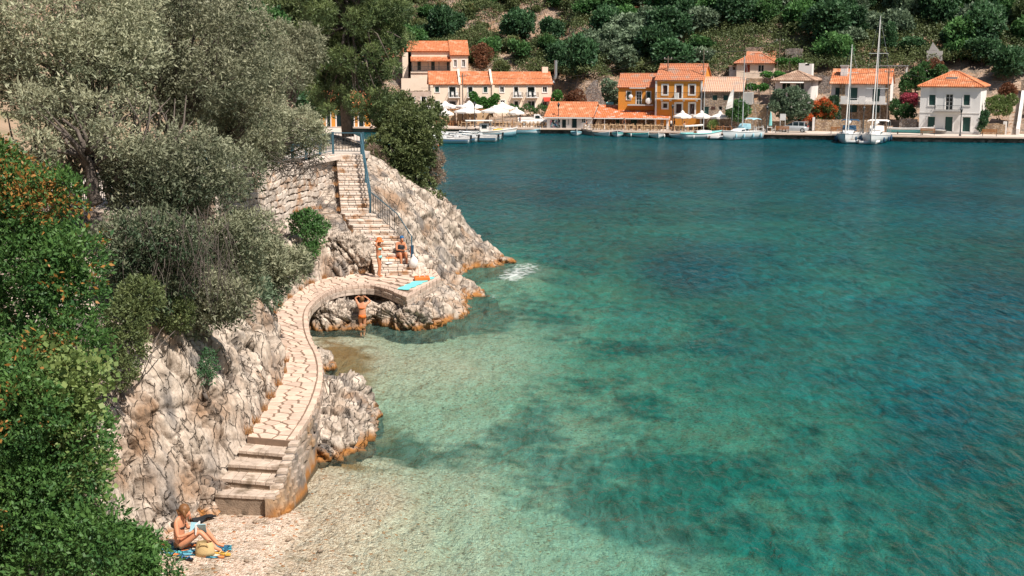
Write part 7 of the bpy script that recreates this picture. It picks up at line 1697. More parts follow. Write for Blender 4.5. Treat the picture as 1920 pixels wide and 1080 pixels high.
def yacht(name, u, v, rz, L, B, mastH, label, genoa=True, bimini='canvas', boom=True, fend='navy', rake=0, mx=.08):
    t = empty(name, atz(u, v, 0), rz, label, 'yacht'); mb, secs = hull_mesh(L, B, 1.0, sheer=.3, bow=.7, band=True, tr=.82, draft=.3); mb.build('hull', [M['gel'], M['gel']], t, True); deck(secs, 0, 12, -.03, crown=.1).build('deck', M['gel'], t); rails(secs, .08).build('toe_rail', M['grey_pl'], t)
    wl_ = MB()
    for k in (2, 4): wl_.tube([Vector(s_[k]) + Vector((0, (-.03 if k == 2 else .03), .06)) for s_ in secs[:11]], .05, 4)
    wl_.build('waterline_stripe', M['navy'], t)
    cb = MB(); prof_ = [(-L * .12, .75, 1.0, 1.5), (0, .85, 1.0, 1.55), (L * .15, .7, 1.05, 1.42), (L * .27, .35, 1.1, 1.2)]
    loft(cb, [[(x, -w_, z0), (x, -w_ * .85, z1), (x, w_ * .85, z1), (x, w_, z0)] for x, w_, z0, z1 in prof_]); c_ = cb.build('cabin', M['gel'], t)
    for s_ in (-1, 1): MB().add([(-L * .08, s_ * .80, 1.2), (L * .1, s_ * .80, 1.2), (L * .1, s_ * .755, 1.38), (-L * .08, s_ * .755, 1.42)], [(0, 1, 2, 3)]).build('cabin_window', M['glass'], c_)
    mt = MB().tube([(L * mx, 0, 1.4), (L * mx + rake, 0, mastH)], [.085, .055], 8).build('mast', M['steel'], t)
    for hh in (.38, .68): z = 1.4 + (mastH - 1.4) * hh; MB().tube([(L * mx, -B * .42 * (1.1 - hh * .4), z), (L * mx, B * .42 * (1.1 - hh * .4), z)], .03, 4).build('spreader', M['steel'], mt)
    if boom: MB().tube([(L * mx - .1, 0, 2.3), (-L * .30, 0, 2.45)], .07, 6).tube([(L * mx - .1, 0, 2.5), (-L * .29, 0, 2.62)], .17, 8).build('furled_mainsail', M['canvas'], t)
    if genoa: MB().tube([(L * .47, 0, 1.4), (L * mx + rake, 0, mastH - .4)], [.09, .03], 7).build('furled_genoa', M['canvas'], t)
    st = MB(); st.tube([(L * mx + rake, 0, mastH), (-L * .49, 0, 1.2)], .015, 3)
    for s_ in (-1, 1): st.tube([(L * mx + rake, 0, mastH - .3), (L * mx, s_ * B * .30, 1.4 + (mastH - 1.4) * .68), (L * mx, s_ * B * .38, 1.4 + (mastH - 1.4) * .38), (L * mx - .2, s_ * B * .48, 1.05)], .014, 3)
    st.build('rigging', M['metal'], t)
    sh = MB(); loft(sh, [[(x, -w_, 1.45), (x, -w_ * .9, z), (x, w_ * .9, z), (x, w_, 1.45)] for x, w_, z in ((-L * .13, .95, 2.15), (-L * .06, .9, 2.1), (L * .02, .7, 1.6))], cap=False); sh.build('spray_hood', M[bimini], t)
    bm = MB(); loft(bm, [[(x, -B * .4, z - .12), (x, -B * .3, z), (x, B * .3, z), (x, B * .4, z - .12)] for x, z in ((-L * .42, 2.75), (-L * .3, 2.9), (-L * .18, 2.75))], cap=False); bm.build('bimini', M[bimini], t)
    ps = MB()
    for x in (-L * .42, -L * .18):
        for s_ in (-1, 1): ps.tube([(x, s_ * B * .4, 1.0), (x, s_ * B * .4, 2.65)], .02, 4)
    ps.build('bimini_frame', M['metal'], t); sn = MB()
    for k in (0, 6):
        sn.tube([Vector(s_[k]) + Vector((0, 0, .6)) for s_ in secs], .014, 3)
        for s_ in secs[::2]: sn.tube([s_[k], Vector(s_[k]) + Vector((0, 0, .6))], .014, 3)
    sn.build('guard_rail', M['metal'], t)
    for x in (-L * .38, -L * .15, L * .1, L * .28):
        for s_ in (-1, 1):
            i = min(12, max(0, round((x / L + .5) * 12))); w_ = abs(secs[i][0][1]); MB().ball((x, s_ * (w_ + .12), .55), (.15, .15, .34)).build('fender', M[fend], t)
    MB().tube([(-L * .4, 0, 1.1), (-L * .4, 0, 1.7)], .05, 5).build('wheel_pedestal', M['white'], t)
    return t
yacht('sailing_yacht', 1641, 267.2, R(248), 10.2, 3.5, 16.3, 'larger white yacht with the tallest mast and cream canopy moored at the quay', fend='navy', mx=.10)
yacht('sailing_yacht', 1590, 266, R(250), 8.6, 3.0, 12.7, 'smaller white yacht with dark sprayhood, left of the tallest masted one', bimini='navy', fend='navy', mx=.05)
yacht('sailing_yacht', 1390, 261.3, R(212), 6.6, 2.4, 11.3, 'small white sloop with blue bimini before the last parasol right of the tavern', genoa=False, bimini='skyblue', fend='skyblue', boom=False, mx=-.02)
# flag
p = on_quay(1371, 3); t = empty('flag', p, 0, 'pale hanging flag on a slim pole beside the small white sloop', 'flag'); MB().tube([(0, 0, 0), (.25, 0, 6.4)], .03, 5).build('flagpole', M['metal'], t); mb = MB()
for i in range(6):
    a0, a1 = i / 6, (i + 1) / 6; f_ = lambda a: (-.05 - .9 * math.sin(a * 1.2) * .9, .12 * math.sin(a * 7), 5.7 - 2.6 * a)
    q0, q1 = f_(a0), f_(a1); mb.add([(.22 - a0 * .1, 0, q0[2] + .3), (.22 - a1 * .1, 0, q1[2] + .3), (q1[0] - .1, q1[1], q1[2]), (q0[0] - .1, q0[1], q0[2])], [(0, 1, 2, 3)])
mb.build('flag_cloth', M['canvas'], t)
p = on_quay(1444, 3); t = empty('closed_parasol', p, 0, 'closed pale green parasol beside the yellow retaining wall', 'parasol'); MB().tube([(0, 0, 0), (0, 0, 2.9)], .04, 5).build('pole', M['wood_pale'], t); MB().lathe([(.04, 2.9), (.16, 2.2), (.24, 1.0), (.2, .9)], n=8).build('folded_canopy', M['aqua'], t)
t = empty('water_tank', atY(1143, 199, 199.5), 0, 'pale blue tank behind the tavern roof beside the ruined gable', 'water tank'); MB().tube([(-.5, 0, .3), (.6, 0, .3)], .32, 10).build('tank', M['aqua'], t)
t = empty('notice_board', on_quay(1467, 5.2), R(-19), 'small white notice board on posts behind the silver car', 'sign'); MB().box(-.4, .4, -.03, .03, 1.6, 2.5).build('board', M['white'], t); MB().box(-.38, -.32, -.02, .02, 0, 1.6).box(.32, .38, -.02, .02, 0, 1.6).build('post', M['white'], t)
o = MB().ball((0, 0, .05), .18, 0, 10, 6).build('mooring_buoy', M['orange']); o.location = atz(822, 273.5, 0); tag(o, 'small orange mooring buoy floating before the front motorboat', 'buoy')
# ================= RAILINGS =================
def sz_(i): return ZP + RISE * i
def Rp(i, h=0, off=.0):
    a, b = stair_edge(i); d = (b - a).normalized(); p = b + d * off; return Vector((p.x, p.y, sz_(i) + h))
t = empty('blue_handrail', Rp(11), 0, 'blue grey steel handrail running down the right side of the upper stair flight', 'handrail'); o_ = Rp(11)
for i in (11, 17, 23): q = Rp(i, 0, -.03) - o_; MB().box(q.x - .04, q.x + .04, q.y - .04, q.y + .04, q.z - .1, q.z + (1.15 if i == 11 else 1.0)).build('post', M['blue_iron'], t)
MB().tube([Rp(23, 1.0, -.03) - o_, Rp(11, 1.1, -.03) - o_], .045, 6).build('top_rail', M['blue_iron'], t); MB().tube([Rp(23, .5, -.03) - o_, Rp(11, .55, -.03) - o_], .03, 6).build('middle_rail', M['blue_iron'], t)
t = empty('black_railing', Rp(1), 0, 'thin black baluster railing down the right side of the lower stair flight', 'railing'); o_ = Rp(1)
for i in np.arange(1, 11, .36): q0, q1 = Rp(float(i), 0, .03) - o_, Rp(float(i), .92, .03) - o_; MB().tube([q0, q1], .011, 4).build('baluster', M['iron'], t)
MB().tube([Rp(float(i), .95, .03) - o_ for i in np.arange(1, 11.1, .5)], .025, 5).build('top_rail', M['blue_iron'], t); MB().tube([Rp(float(i), .1, .03) - o_ for i in np.arange(1, 11.1, .5)], .015, 4).build('bottom_rail', M['iron'], t)
ep = Rp(.6, 0, .03); t2 = empty('rail_end_post', ep, 0, 'navy end post with an orange band at the foot of the black railing', 'post'); MB().box(-.06, .06, -.06, .06, -.2, 1.15).build('post', M['navy'], t2); MB().box(-.085, -.062, -.05, .05, .75, 1.1).build('orange_band', M['orange'], t2)
fence_pts = [Vector((-7.42, 64.1, 5.88)), Vector((-8.95, 64.3, 5.88)), Vector((-9.7, 60.5, 5.9)), Vector((-11.2, 54, 5.9)), Vector((-12.4, 48.5, 5.9)), Vector((-13.0, 40, 5.9)), Vector((-13.1, 33, 5.9))]
t = empty('blue_fence', fence_pts[0], 0, 'blue grey steel fence along the road edge above the dry stone wall', 'fence'); o_ = fence_pts[0]
for a, b in zip(fence_pts[:-1], fence_pts[1:]):
    L = (b - a).length; k = max(1, round(L / 1.8))
    for i in range(k):
        p, q = a.lerp(b, i / k) - o_, a.lerp(b, (i + 1) / k) - o_; MB().box(p.x - .05, p.x + .05, p.y - .05, p.y + .05, p.z, p.z + 1.1).build('post', M['blue_iron'], t)
        MB().tube([p + Vector((0, 0, 1.05)), q + Vector((0, 0, 1.05))], .03, 5).build('rail', M['blue_iron'], t); MB().tube([p + Vector((0, 0, .15)), q + Vector((0, 0, .15))], .02, 4).build('rail', M['blue_iron'], t)
        for j in range(1, 10): r_ = p.lerp(q, j / 10); MB().tube([r_ + Vector((0, 0, .15)), r_ + Vector((0, 0, 1.03))], .013, 4).build('baluster', M['iron'] if L < 2 else M['blue_iron'], t)
# ================= PEOPLE =================
def person(J, loc, rz, label, skin='skin', fingers=True, fat=1.0, scale=1.0, sub=2):
    """one continuous body grown over a posed skeleton"""
    names = list(J); V_ = []; E_ = []; RD = []; ix = {}
    def av(n_, p, r_): ix[n_] = len(V_); V_.append(Vector(p)); RD.append(r_); return ix[n_]
    rad = dict(pelvis=.125, spine=.105, chest=.12, neck=.052, head=.085, top=.07, hip=.092, kn=.055, an=.036, to=.03, sh=.055, el=.038, wr=.025, ha=.030, th=.074, cf=.052)
    for n_ in ('pelvis', 'spine', 'chest', 'neck', 'head', 'top'): av(n_, J[n_], rad[n_] * (fat if n_ in ('pelvis', 'spine', 'chest') else 1))
    for a, b in zip(('pelvis', 'spine', 'chest', 'neck', 'head'), ('spine', 'chest', 'neck', 'head', 'top')): E_.append((ix[a], ix[b]))
    for s_ in 'LR':
        for n_ in ('sh', 'el', 'wr', 'ha', 'hip', 'kn', 'an', 'to'): av(n_ + s_, J[n_ + s_], rad[n_] * (fat ** .8 if n_ in ('hip', 'kn', 'el', 'sh') else 1))
        av('th' + s_, Vector(J['hip' + s_]).lerp(Vector(J['kn' + s_]), .45), .074 * fat); av('cf' + s_, Vector(J['kn' + s_]).lerp(Vector(J['an' + s_]), .35), .052 * fat ** .7)
        for a, b in (('chest', 'sh' + s_), ('sh' + s_, 'el' + s_), ('el' + s_, 'wr' + s_), ('wr' + s_, 'ha' + s_), ('pelvis', 'hip' + s_), ('hip' + s_, 'th' + s_), ('th' + s_, 'kn' + s_), ('kn' + s_, 'cf' + s_), ('cf' + s_, 'an' + s_), ('an' + s_, 'to' + s_)): E_.append((ix[a], ix[b]))
        if fingers:
            h_, w_ = Vector(J['ha' + s_]), Vector(J['wr' + s_]); d = (h_ - w_).normalized(); sd_ = d.cross(Vector((.2, .9, .3))).normalized(); cu = d.cross(sd_)
            for k, (off, ln) in enumerate(((-.03, .065), (-.01, .078), (.01, .072), (.03, .055))):
                a = av(f'f{k}{s_}', h_ + d * .035 + sd_ * off, .0095); b = av(f'g{k}{s_}', h_ + d * (.035 + ln * .8) + sd_ * off * 1.2 + cu * .025, .0085); E_.append((ix['ha' + s_], a)); E_.append((a, b))
            a = av('t' + s_, w_.lerp(h_, .6) + sd_ * -.045 + d * .02, .011); b = av('u' + s_, h_ + sd_ * -.055 + d * .02, .0095); E_.append((ix['ha' + s_], a)); E_.append((a, b))
    f_ = Vector(J.get('face', (1, 0, 0))).normalized(); n_ = av('nose', Vector(J['head']) + f_ * .115 + Vector((0, 0, -.01)), .014); E_.append((ix['head'], n_))
    me = bpy.data.meshes.new('person'); me.from_pydata([tuple(v) for v in V_], E_, []); o = bpy.data.objects.new('person', me); col.objects.link(o)
    md = o.modifiers.new('s', 'SKIN'); md.use_smooth_shade = True
    if not me.skin_vertices: bpy.context.view_layer.objects.active = o; bpy.ops.object.mode_set(mode='EDIT'); bpy.ops.object.mode_set(mode='OBJECT')
    for i, r_ in enumerate(RD): sv = me.skin_vertices[0].data[i]; sv.radius = (r_, r_); sv.use_root = (i == 0)
    ms = o.modifiers.new('u', 'SUBSURF'); ms.levels = sub; ms.render_levels = sub
    dg = bpy.context.evaluated_depsgraph_get(); m2 = bpy.data.meshes.new_from_object(o.evaluated_get(dg)); o.modifiers.clear(); o.data = m2; m2.materials.clear(); m2.materials.append(M[skin])
    m2.polygons.foreach_set('use_smooth', [True] * len(m2.polygons))
    o.location = loc; o.rotation_euler = (0, 0, rz); o.scale = (scale,) * 3; tag(o, label, 'person')
    fc = MB(); hd = Vector(J['head']); sd_ = f_.cross(Vector((0, 0, 1))).normalized()
    for s_ in (-1, 1): fc.ball(hd + f_ * .092 + sd_ * s_ * .032 + Vector((0, 0, .02)), .011, 0, 6, 4)
    fc.ball(hd + f_ * .092 + Vector((0, 0, -.05)), (.022, .022, .008), 1, 6, 4); fc.build('eyes_and_mouth', [M['hair_dark'], M['red']], o)
    return o
def hair(o, J, m, back=(-.03, 0, .02), r_=(.105, .10, .115), tail=None):
    mb = MB(); h_ = Vector(J['head']).lerp(Vector(J['top']), .45) + Vector(back); mb.ball(h_, r_, 0, 14, 8)
    if tail: mb.tube([h_, h_ + Vector(tail) * .5, h_ + Vector(tail)], [.08, .07, .03], 8)
    return mb.build('hair', M[m], o, True)
def garment(o, J, pts, rs_, m, name): return MB().tube([J[p] if isinstance(p, str) else p for p in pts], rs_, 14).build(name, M[m], o, True)
V3 = Vector
bedz = lambda x, y: float(min(.62, -depth(np.array([x]), np.array([y]))[0]))
# reader
J = dict(pelvis=(0, 0, .12), spine=(-.05, 0, .30), chest=(-.03, 0, .49), neck=(.045, 0, .63), head=(.13, 0, .72), top=(.13, 0, .82), face=(.8, 0, -.6),
         shL=(-.02, .15, .56), elL=(.06, .22, .33), wrL=(.27, .13, .38), haL=(.33, .09, .42), shR=(-.02, -.15, .56), elR=(.04, -.22, .30), wrR=(.25, -.13, .36), haR=(.31, -.09, .40),
         hipL=(.04, .085, .10), knL=(.40, .10, .42), anL=(.68, .11, .08), toL=(.81, .12, .04), hipR=(.04, -.085, .10), knR=(.42, -.06, .38), anR=(.72, -.08, .07), toR=(.84, -.08, .03))
p = atz(339, 1015, .36); p.z = bedz(p.x, p.y)
rd = person(J, p + V3((0, 0, .02)), R(-8), 'sunbathing woman in a brown bikini sitting on a towel and reading a blue book', scale=1.12)
hair(rd, J, 'hair_brown', (-.035, 0, .01), (.11, .105, .115)); MB().tube([V3(J['head']) + V3((-.05, 0, .10)), V3(J['head']) + V3((-.11, 0, .02)), V3(J['head']) + V3((-.12, 0, -.10))], [.06, .085, .035], 10).build('hair_lengths', M['hair_brown'], rd, True)
for s_ in (-1, 1): MB().tube([V3(J['head']) + V3((-.02, s_ * .07, .08)), V3(J['head']) + V3((.0, s_ * .092, .0)), V3(J['head']) + V3((.02, s_ * .085, -.09))], [.035, .035, .014], 8).build('hair_strand', M['hair_brown'], rd, True)
garment(rd, J, [(-.042, 0, .435), (-.036, 0, .465)], [.142, .146], 'hair_dark', 'bikini_strap'); garment(rd, J, [(.02, 0, .07), (.0, 0, .15)], [.155, .142], 'hair_brown', 'bikini_bottom')
bk_ = empty('book', p + V3((.40, -.09, .50)), R(-8), 'pale blue open book held by the reading woman', 'book')
for s_, n_ in ((-1, 'cover'), (1, 'cover')): o_ = MB().box(-.01, .006, 0, .17, -.12, .12).build(n_, M['skyblue'], bk_); o_.rotation_euler = (0, R(28), R(90 - 70 * (s_ > 0)) + (0 if s_ < 0 else R(-100))); 
MB().box(-.02, .0, -.12, .14, -.11, .11).build('pages', M['white'], bk_)
def cloth(name, cen, L, W_, rz, m, label, cat='towel', h=.02, dz=0, tag_=True, seed=1, zf=None):
    n1, n2 = 22, 12; u_, v_ = np.meshgrid(np.linspace(-.5, .5, n1), np.linspace(-.5, .5, n2), indexing='ij'); u_ = u_.ravel() * L; v_ = v_.ravel() * W_
    P = np.c_[u_ + .03 * np.sin(v_ * 14), v_ + .04 * np.sin(u_ * 9), 0 * u_]; P[:, 2] = h * (1.2 + fbm(P * 5 + seed, 3, seed))
    c_, s_ = math.cos(rz), math.sin(rz); X = cen[0] + P[:, 0] * c_ - P[:, 1] * s_; Y_ = cen[1] + P[:, 0] * s_ + P[:, 1] * c_
    Z = P[:, 2] + (np.array([zf(a, b) for a, b in zip(X, Y_)]) if zf else cen[2])
    b = len(X); V_ = np.r_[np.c_[X, Y_, Z], np.c_[X, Y_, Z - .02]]; F_ = gridF(n1, n2); o = link(name, npmesh(name, V_, np.r_[F_, F_[:, ::-1] + b], m, True)); return tag(o, label, cat)
def print_mat(name, cols, scale):
    m = stonewall_mat(name, cols, cols[0], scale, 1); return m
M['sarong'] = print_mat('sarong_print', [(.03, .13, .22), (.70, .24, .08), (.10, .42, .48), (.60, .55, .45), (.05, .22, .30), (.12, .35, .45)], 6)
M['turqplain'] = mat('turquoise_cloth', (.20, .68, .64), (.18, .62, .58), 8, .9)
cloth('beach_sarong', (p.x + .22, p.y - .02, 0), 1.6, .72, R(-6), M['sarong'], 'blue, orange and teal patterned sarong spread under the reading woman', 'sarong', .012, seed=3, zf=bedz)
def bag(p_, name, label, m, w_=.2, h_=.3, handle=None, hm='white'):
    t = empty(name, p_, 0, label, 'bag'); MB().lathe([(.01, 0), (w_ * .95, .0), (w_, h_ * .3), (w_ * .9, h_ * .75), (w_ * .75, h_)], n=14, sx=1, sy=.6).build('body', M[m], t, True)
    if handle: MB().tube([(-w_ * .45, -w_ * .5, h_ * .75), (-w_ * .3, -w_ * .7, h_ + handle), (w_ * .3, -w_ * .7, h_ + handle), (w_ * .45, -w_ * .5, h_ * .75)], .012, 5).build('handle', M[hm], t)
    return t
q = atz(384, 1026, .35); q.z = bedz(q.x, q.y); bag(q, 'straw_bag', 'pale straw bag standing on the sarong edge by the reader\'s feet', 'straw', .21, .30, .02, 'straw')
q = atz(346, 1035, .35); q.z = bedz(q.x, q.y) + .01
for i, (dx, a) in enumerate(((-.07, .5), (.07, -.4))):
    t = empty('flip_flop', q + V3((dx, 0, 0)), a, ('left' if i == 0 else 'right') + ' one of the two black and blue flip flops on the shingle', 'flip flop', 'flip flops on the shingle'); MB().prism([(.13 * math.cos(k / 10 * 6.28), .05 * math.sin(k / 10 * 6.28) * (1 + .3 * math.cos(k / 10 * 6.28))) for k in range(10)], 0, .03).build('sole', M['black'], t); MB().tube([(-.02, -.045, .02), (.03, 0, .07), (-.02, .045, .02)], .012, 5).tube([(.03, 0, .07), (.08, 0, .03)], .01, 4).build('strap', M['blue'], t)
q = atz(415, 1023, .35); q.z = bedz(q.x, q.y)
for i, dx in enumerate((-.05, .09)):
    t = empty('sandal', q + V3((dx, -.06 * i, .01)), -.2, ('inner' if i == 0 else 'outer') + ' one of the two tan sandals by the reader\'s toes', 'sandal', 'sandals on the sarong'); MB().prism([(.13 * math.cos(k / 10 * 6.28), .05 * math.sin(k / 10 * 6.28)) for k in range(10)], 0, .035).build('sole', M['canary'], t); MB().tube([(.02, -.05, .03), (.05, 0, .08), (.02, .05, .03)], .014, 5).build('strap', M['straw'], t)
q = atz(382, 958, .4); cloth('black_clothes', (q.x, q.y, 0), .62, .30, R(50), M['cloth_black'], 'crumpled black clothes dropped on the shingle behind the reader', 'clothes', .07, seed=7, zf=bedz)
# standing woman
J = dict(pelvis=(0, 0, .90), spine=(-.01, 0, 1.06), chest=(0, 0, 1.24), neck=(.01, 0, 1.41), head=(.03, 0, 1.51), top=(.03, 0, 1.62), face=(1, -.3, -.1),
         shL=(0, .155, 1.33), elL=(.12, .24, 1.12), wrL=(.34, .12, 1.16), haL=(.41, .08, 1.18), shR=(-.01, -.155, 1.33), elR=(.0, -.30, 1.42), wrR=(.04, -.16, 1.56), haR=(.05, -.10, 1.60),
         hipL=(0, .085, .88), knL=(.02, .08, .47), anL=(-.01, .08, .08), toL=(.13, .08, .03), hipR=(0, -.085, .88), knR=(.05, -.08, .47), anR=(.0, -.08, .08), toR=(.14, -.10, .03))
p = atz(711, 520, ZP); sw = person(J, p + V3((0, 0, .02)), R(-20), 'slim woman in an orange hat and green bikini standing at the stair foot', 'skin_tan', fat=.9)
hair(sw, J, 'hair_brown', (-.04, 0, -.03), (.10, .10, .12)); MB().lathe([(.0, .20), (.09, .18), (.12, .08), (.125, .05), (.20, .02), (.20, .0), (.12, .03)], (.03, 0, 1.53), 16).build('hat', M['orange'], sw, True)
garment(sw, J, [(0, 0, 1.19), (0, 0, 1.26)], [.127, .133], 'aqua', 'bikini_top'); garment(sw, J, [(0, 0, .83), (0, 0, .93)], [.142, .135], 'aqua', 'bikini_bottom')
# wading woman
J = dict(pelvis=(0, 0, .90), spine=(.01, 0, 1.07), chest=(0, 0, 1.25), neck=(0, 0, 1.41), head=(.0, .02, 1.51), top=(0, .02, 1.61), face=(.2, 1, 0),
         shL=(-.155, 0, 1.34), elL=(-.26, .05, 1.58), wrL=(-.13, .03, 1.66), haL=(-.07, .02, 1.63), shR=(.155, 0, 1.34), elR=(.33, .08, 1.44), wrR=(.18, .05, 1.60), haR=(.11, .04, 1.63),
         hipL=(-.085, 0, .88), knL=(-.07, .03, .47), anL=(-.06, 0, .08), toL=(-.05, .12, .03), hipR=(.085, 0, .88), knR=(.07, .05, .47), anR=(.06, 0, .08), toR=(.07, .12, .03))
p = atz(680, 632, -.28); ww = person(J, V3((p.x, p.y, -.30)), R(6), 'woman in orange bikini bottoms wading with both hands at her hair, seen from behind', 'skin', fat=1.12)
hair(ww, J, 'hair_brown', (0, -.03, .0), (.10, .11, .12)); garment(ww, J, [(0, 0, .80), (0, 0, .93)], [.165, .15], 'orange', 'bikini_bottom'); garment(ww, J, [(0, 0, 1.19), (0, 0, 1.21)], [.144, .144], 'orange', 'bikini_strap')
# seated woman
J = dict(pelvis=(0, 0, .13), spine=(.0, 0, .32), chest=(.04, -.02, .52), neck=(.07, -.05, .67), head=(.10, -.08, .78), top=(.10, -.08, .89), face=(.5, -1, -.2),
         shL=(.20, .03, .60), elL=(.27, -.10, .38), wrL=(.22, -.32, .36), haL=(.18, -.38, .36), shR=(-.13, -.06, .60), elR=(-.12, -.20, .36), wrR=(.08, -.34, .36), haR=(.14, -.38, .36),
         hipL=(.10, -.03, .11), knL=(.30, -.38, .24), anL=(.32, -.42, -.20), toL=(.34, -.55, -.25), hipR=(-.07, -.04, .11), knR=(.06, -.42, .22), anR=(.10, -.46, -.20), toR=(.12, -.59, -.25))
p = V3((-4.95, 55.95, sz_(3))); se = person(J, p, 0, 'stout woman in a black swimsuit and blue cap sitting on the lowest stairs', 'skin_tan', fat=1.35, scale=1.05)
hair(se, J, 'blue', (-.01, .02, .03), (.098, .098, .085)); garment(se, J, [(0, 0, .05), (0, 0, .20), (0, 0, .34), (.04, -.02, .50), (.05, -.02, .56)], [.17, .185, .165, .172, .13], 'cloth_black', 'swimsuit')
# things on the stairs and terrace
cloth('orange_towel', (-5.15, 55.8, 0), .75, .5, R(10), M['orange'], 'orange towel draped over the steps under the seated woman', 'towel', .02, seed=5, zf=lambda a, b: sz_(3) + .01 if b > 55.6 else sz_(2) + .01)
cloth('white_towel', (-5.4, 55.45, 0), .3, .6, R(15), M['white'], 'white striped towel hanging on the step below the orange towel', 'towel', .03, seed=6, zf=lambda a, b: sz_(2) + .02)
q = p + V3((-.6, .7, RISE * 1.0 + .02)); t = empty('orange_hat', q, 0, 'orange sun hat lying on the step behind the standing woman', 'hat'); MB().lathe([(.30, 0), (.30, .02), (.14, .05), (.12, .13), (.01, .15)], n=16).build('crown_and_brim', M['orange'], t, True)
cloth('pink_blue_towel', (-6.55, 56.6, 0), .9, .3, R(-60), M['pink'], 'pink and pale blue cloth thrown over the stair edge by the boulder', 'towel', .04, seed=9, zf=lambda a, b: sz_(6) + .12)
p = Rp(.6, .75, .03) + V3((.05, -.12, -.35)); t = empty('plastic_bag', p, 0, 'white plastic bag hanging from the navy end post', 'bag'); mb = MB().lathe([(.01, -.25), (.17, -.2), (.21, -.02), (.17, .15), (.06, .27), (.03, .38)], n=14, sy=.7); mb.v = [(x + .02 * math.sin(z * 30 + x * 20), y + .02 * math.cos(z * 26), z) for x, y, z in mb.v]; mb.build('body', M['white'], t, True)
q = V3((-4.4, 55.6, ZP + .33)); t = empty('dark_basket', q, 0, 'low dark basket on the bottom landing beside the end post', 'basket'); MB().lathe([(.01, .0), (.17, .0), (.2, .09), (.17, .09), (.15, .02)], n=14).build('body', M['wood_pole'], t)
a, b = px([(745, 548)], ZP)[0], px([(812, 518)], ZP)[0]; c_ = (a + b) / 2
cloth('turquoise_towel', (c_.x + .02, c_.y + .12, ZP + .02), (b - a).length * .8, .5, math.atan2(b.y - a.y, b.x - a.x), M['turqplain'], 'long turquoise beach towel spread on the outer edge of the terrace', 'towel', .008, seed=2)
q = atz(791, 524, ZP + .04); t = empty('orange_beach_bag', q, R(15), 'flat orange beach bag with white handles lying on the turquoise towel', 'bag'); MB().prism([(-.34, -.22), (.30, -.26), (.34, .2), (-.3, .24)], 0, .14, .04).build('body', M['orange'], t); MB().tube([(-.12, -.2, .12), (-.10, .0, .18), (.08, .02, .18), (.12, -.2, .12)], .014, 5).build('handle', M['white'], t)
# small figures by the far quay
SIT = dict(pelvis=(0, 0, .50), spine=(-.03, 0, .68), chest=(0, 0, .87), neck=(.02, 0, 1.03), head=(.04, 0, 1.12), top=(.04, 0, 1.23), face=(1, 0, 0), shL=(0, .15, .95), elL=(.1, .2, .72), wrL=(.32, .12, .76), haL=(.38, .1, .77), shR=(0, -.15, .95), elR=(.1, -.2, .72), wrR=(.32, -.12, .76), haR=(.38, -.1, .77),
           hipL=(.03, .09, .5), knL=(.42, .1, .52), anL=(.42, .1, .08), toL=(.54, .1, .03), hipR=(.03, -.09, .5), knR=(.42, -.1, .52), anR=(.42, -.1, .08), toR=(.54, -.1, .03))
STD = dict(pelvis=(0, 0, .92), spine=(0, 0, 1.08), chest=(0, 0, 1.27), neck=(.01, 0, 1.43), head=(.03, 0, 1.53), top=(.03, 0, 1.64), face=(1, 0, 0), shL=(0, .16, 1.36), elL=(-.02, .22, 1.1), wrL=(.06, .22, .88), haL=(.08, .21, .80), shR=(0, -.16, 1.36), elR=(-.02, -.22, 1.1), wrR=(.06, -.22, .88), haR=(.08, -.21, .80),
           hipL=(0, .085, .9), knL=(.04, .09, .48), anL=(.06, .09, .08), toL=(.19, .1, .03), hipR=(0, -.085, .9), knR=(0, -.09, .48), anR=(-.08, -.09, .08), toR=(.05, -.1, .03))
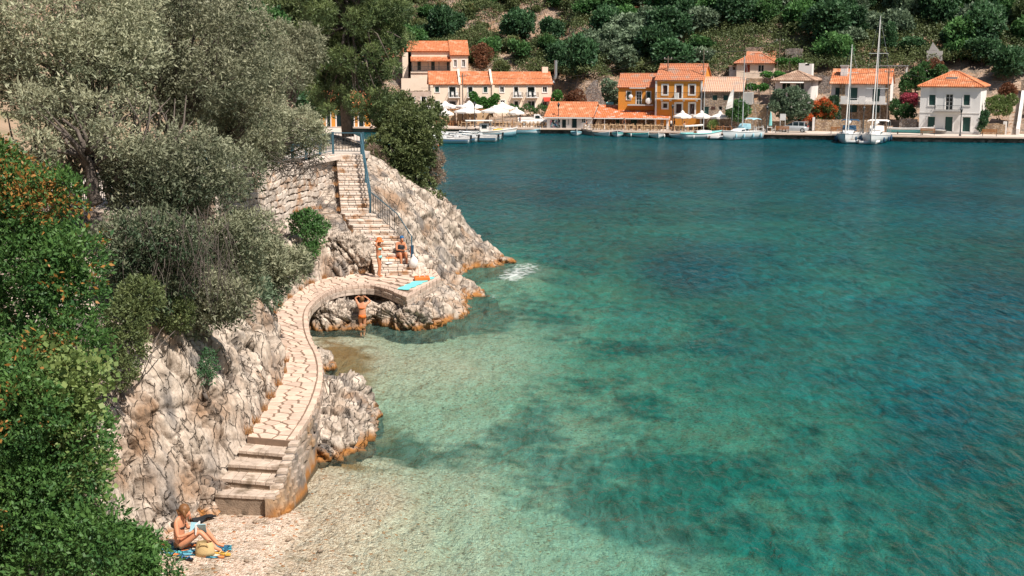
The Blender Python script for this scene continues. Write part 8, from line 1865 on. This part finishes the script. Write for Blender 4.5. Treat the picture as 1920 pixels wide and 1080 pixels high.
for u, bk_, J, rz, top_, bot, lab in ((1071, 3.0, SIT, 0, 'orange', 'skin_tan', 'bare shouldered person sitting at the left of the tavern doorway'), (1086, 3.0, SIT, 3.1, 'skyblue', 'blue', 'person in pale blue sitting at the right of the tavern doorway'), (1100, 2.4, SIT, 3.0, 'cloth_black', 'white', 'person in black leaning back in a chair before the tavern shop wall'),
                                      (1258, 3.6, STD, 1.2, 'white', 'cloth_black', 'person in a white shirt standing at the gable end of the tavern'), (1264, 4.6, STD, 2.6, 'cloth_black', 'cloth_black', 'person in black standing just right of the one in a white shirt'), (1170, 4.8, STD, -1.2, 'cloth_black', 'cloth_black', 'waiter in black standing in the shade of the tavern porch'),
                                      (975, 4.2, STD, .4, 'blue', 'grey_pl', 'person in blue standing by the small parasol near the pickup'), (1283, 4.2, SIT, 0, 'white', 'grey_pl', 'person in white seated under the first parasol right of the tavern')):
    q = on_quay(u, bk_); o = person(J, q + V3((0, 0, .02)), rz, lab, 'skin_tan', fingers=False, sub=1); hair(o, J, 'hair_dark', (-.02, 0, .01), (.1, .1, .11)); garment(o, J, ['pelvis', 'spine', 'chest', V3(J['chest']) + V3((0, 0, .09))], [.14, .13, .145, .11], top_, 'shirt')
    for s_ in 'LR': garment(o, J, ['hip' + s_, V3(J['hip' + s_]).lerp(V3(J['kn' + s_]), .8)], [.11, .08], bot if bot != 'skin_tan' else 'orange', 'shorts_leg')
# loose stones on the shingle
rg = random.Random(55)
for i, (u, v, lab) in enumerate(((478, 975, 'fist sized brown stone on the shingle below the lower steps'), (462, 1045, 'small grey stone on the open shingle near the bottom edge'), (600, 1015, 'wet brown stone in the shallow edge of the water'), (540, 1000, 'flat pale stone where the shingle meets the water'), (450, 960, 'small tan stone beside the foot of the lower steps'), (655, 1040, 'dark stone lying under the clear shallows at the bottom'))):
    q = atz(u, v, .2); q.z = bedz(q.x, q.y); mb = MB().ball((0, 0, .02), (.07, .05, .04), 0, 8, 5); mb.v = [(x * (1 + rg.uniform(-.2, .2)), y * (1 + rg.uniform(-.2, .2)), z) for x, y, z in mb.v]
    o = mb.build('loose_stone', M['concrete'], None, True); o.location = q; o.rotation_euler = (0, 0, rg.uniform(0, 3)); tag(o, lab, 'stone', 'loose stones')
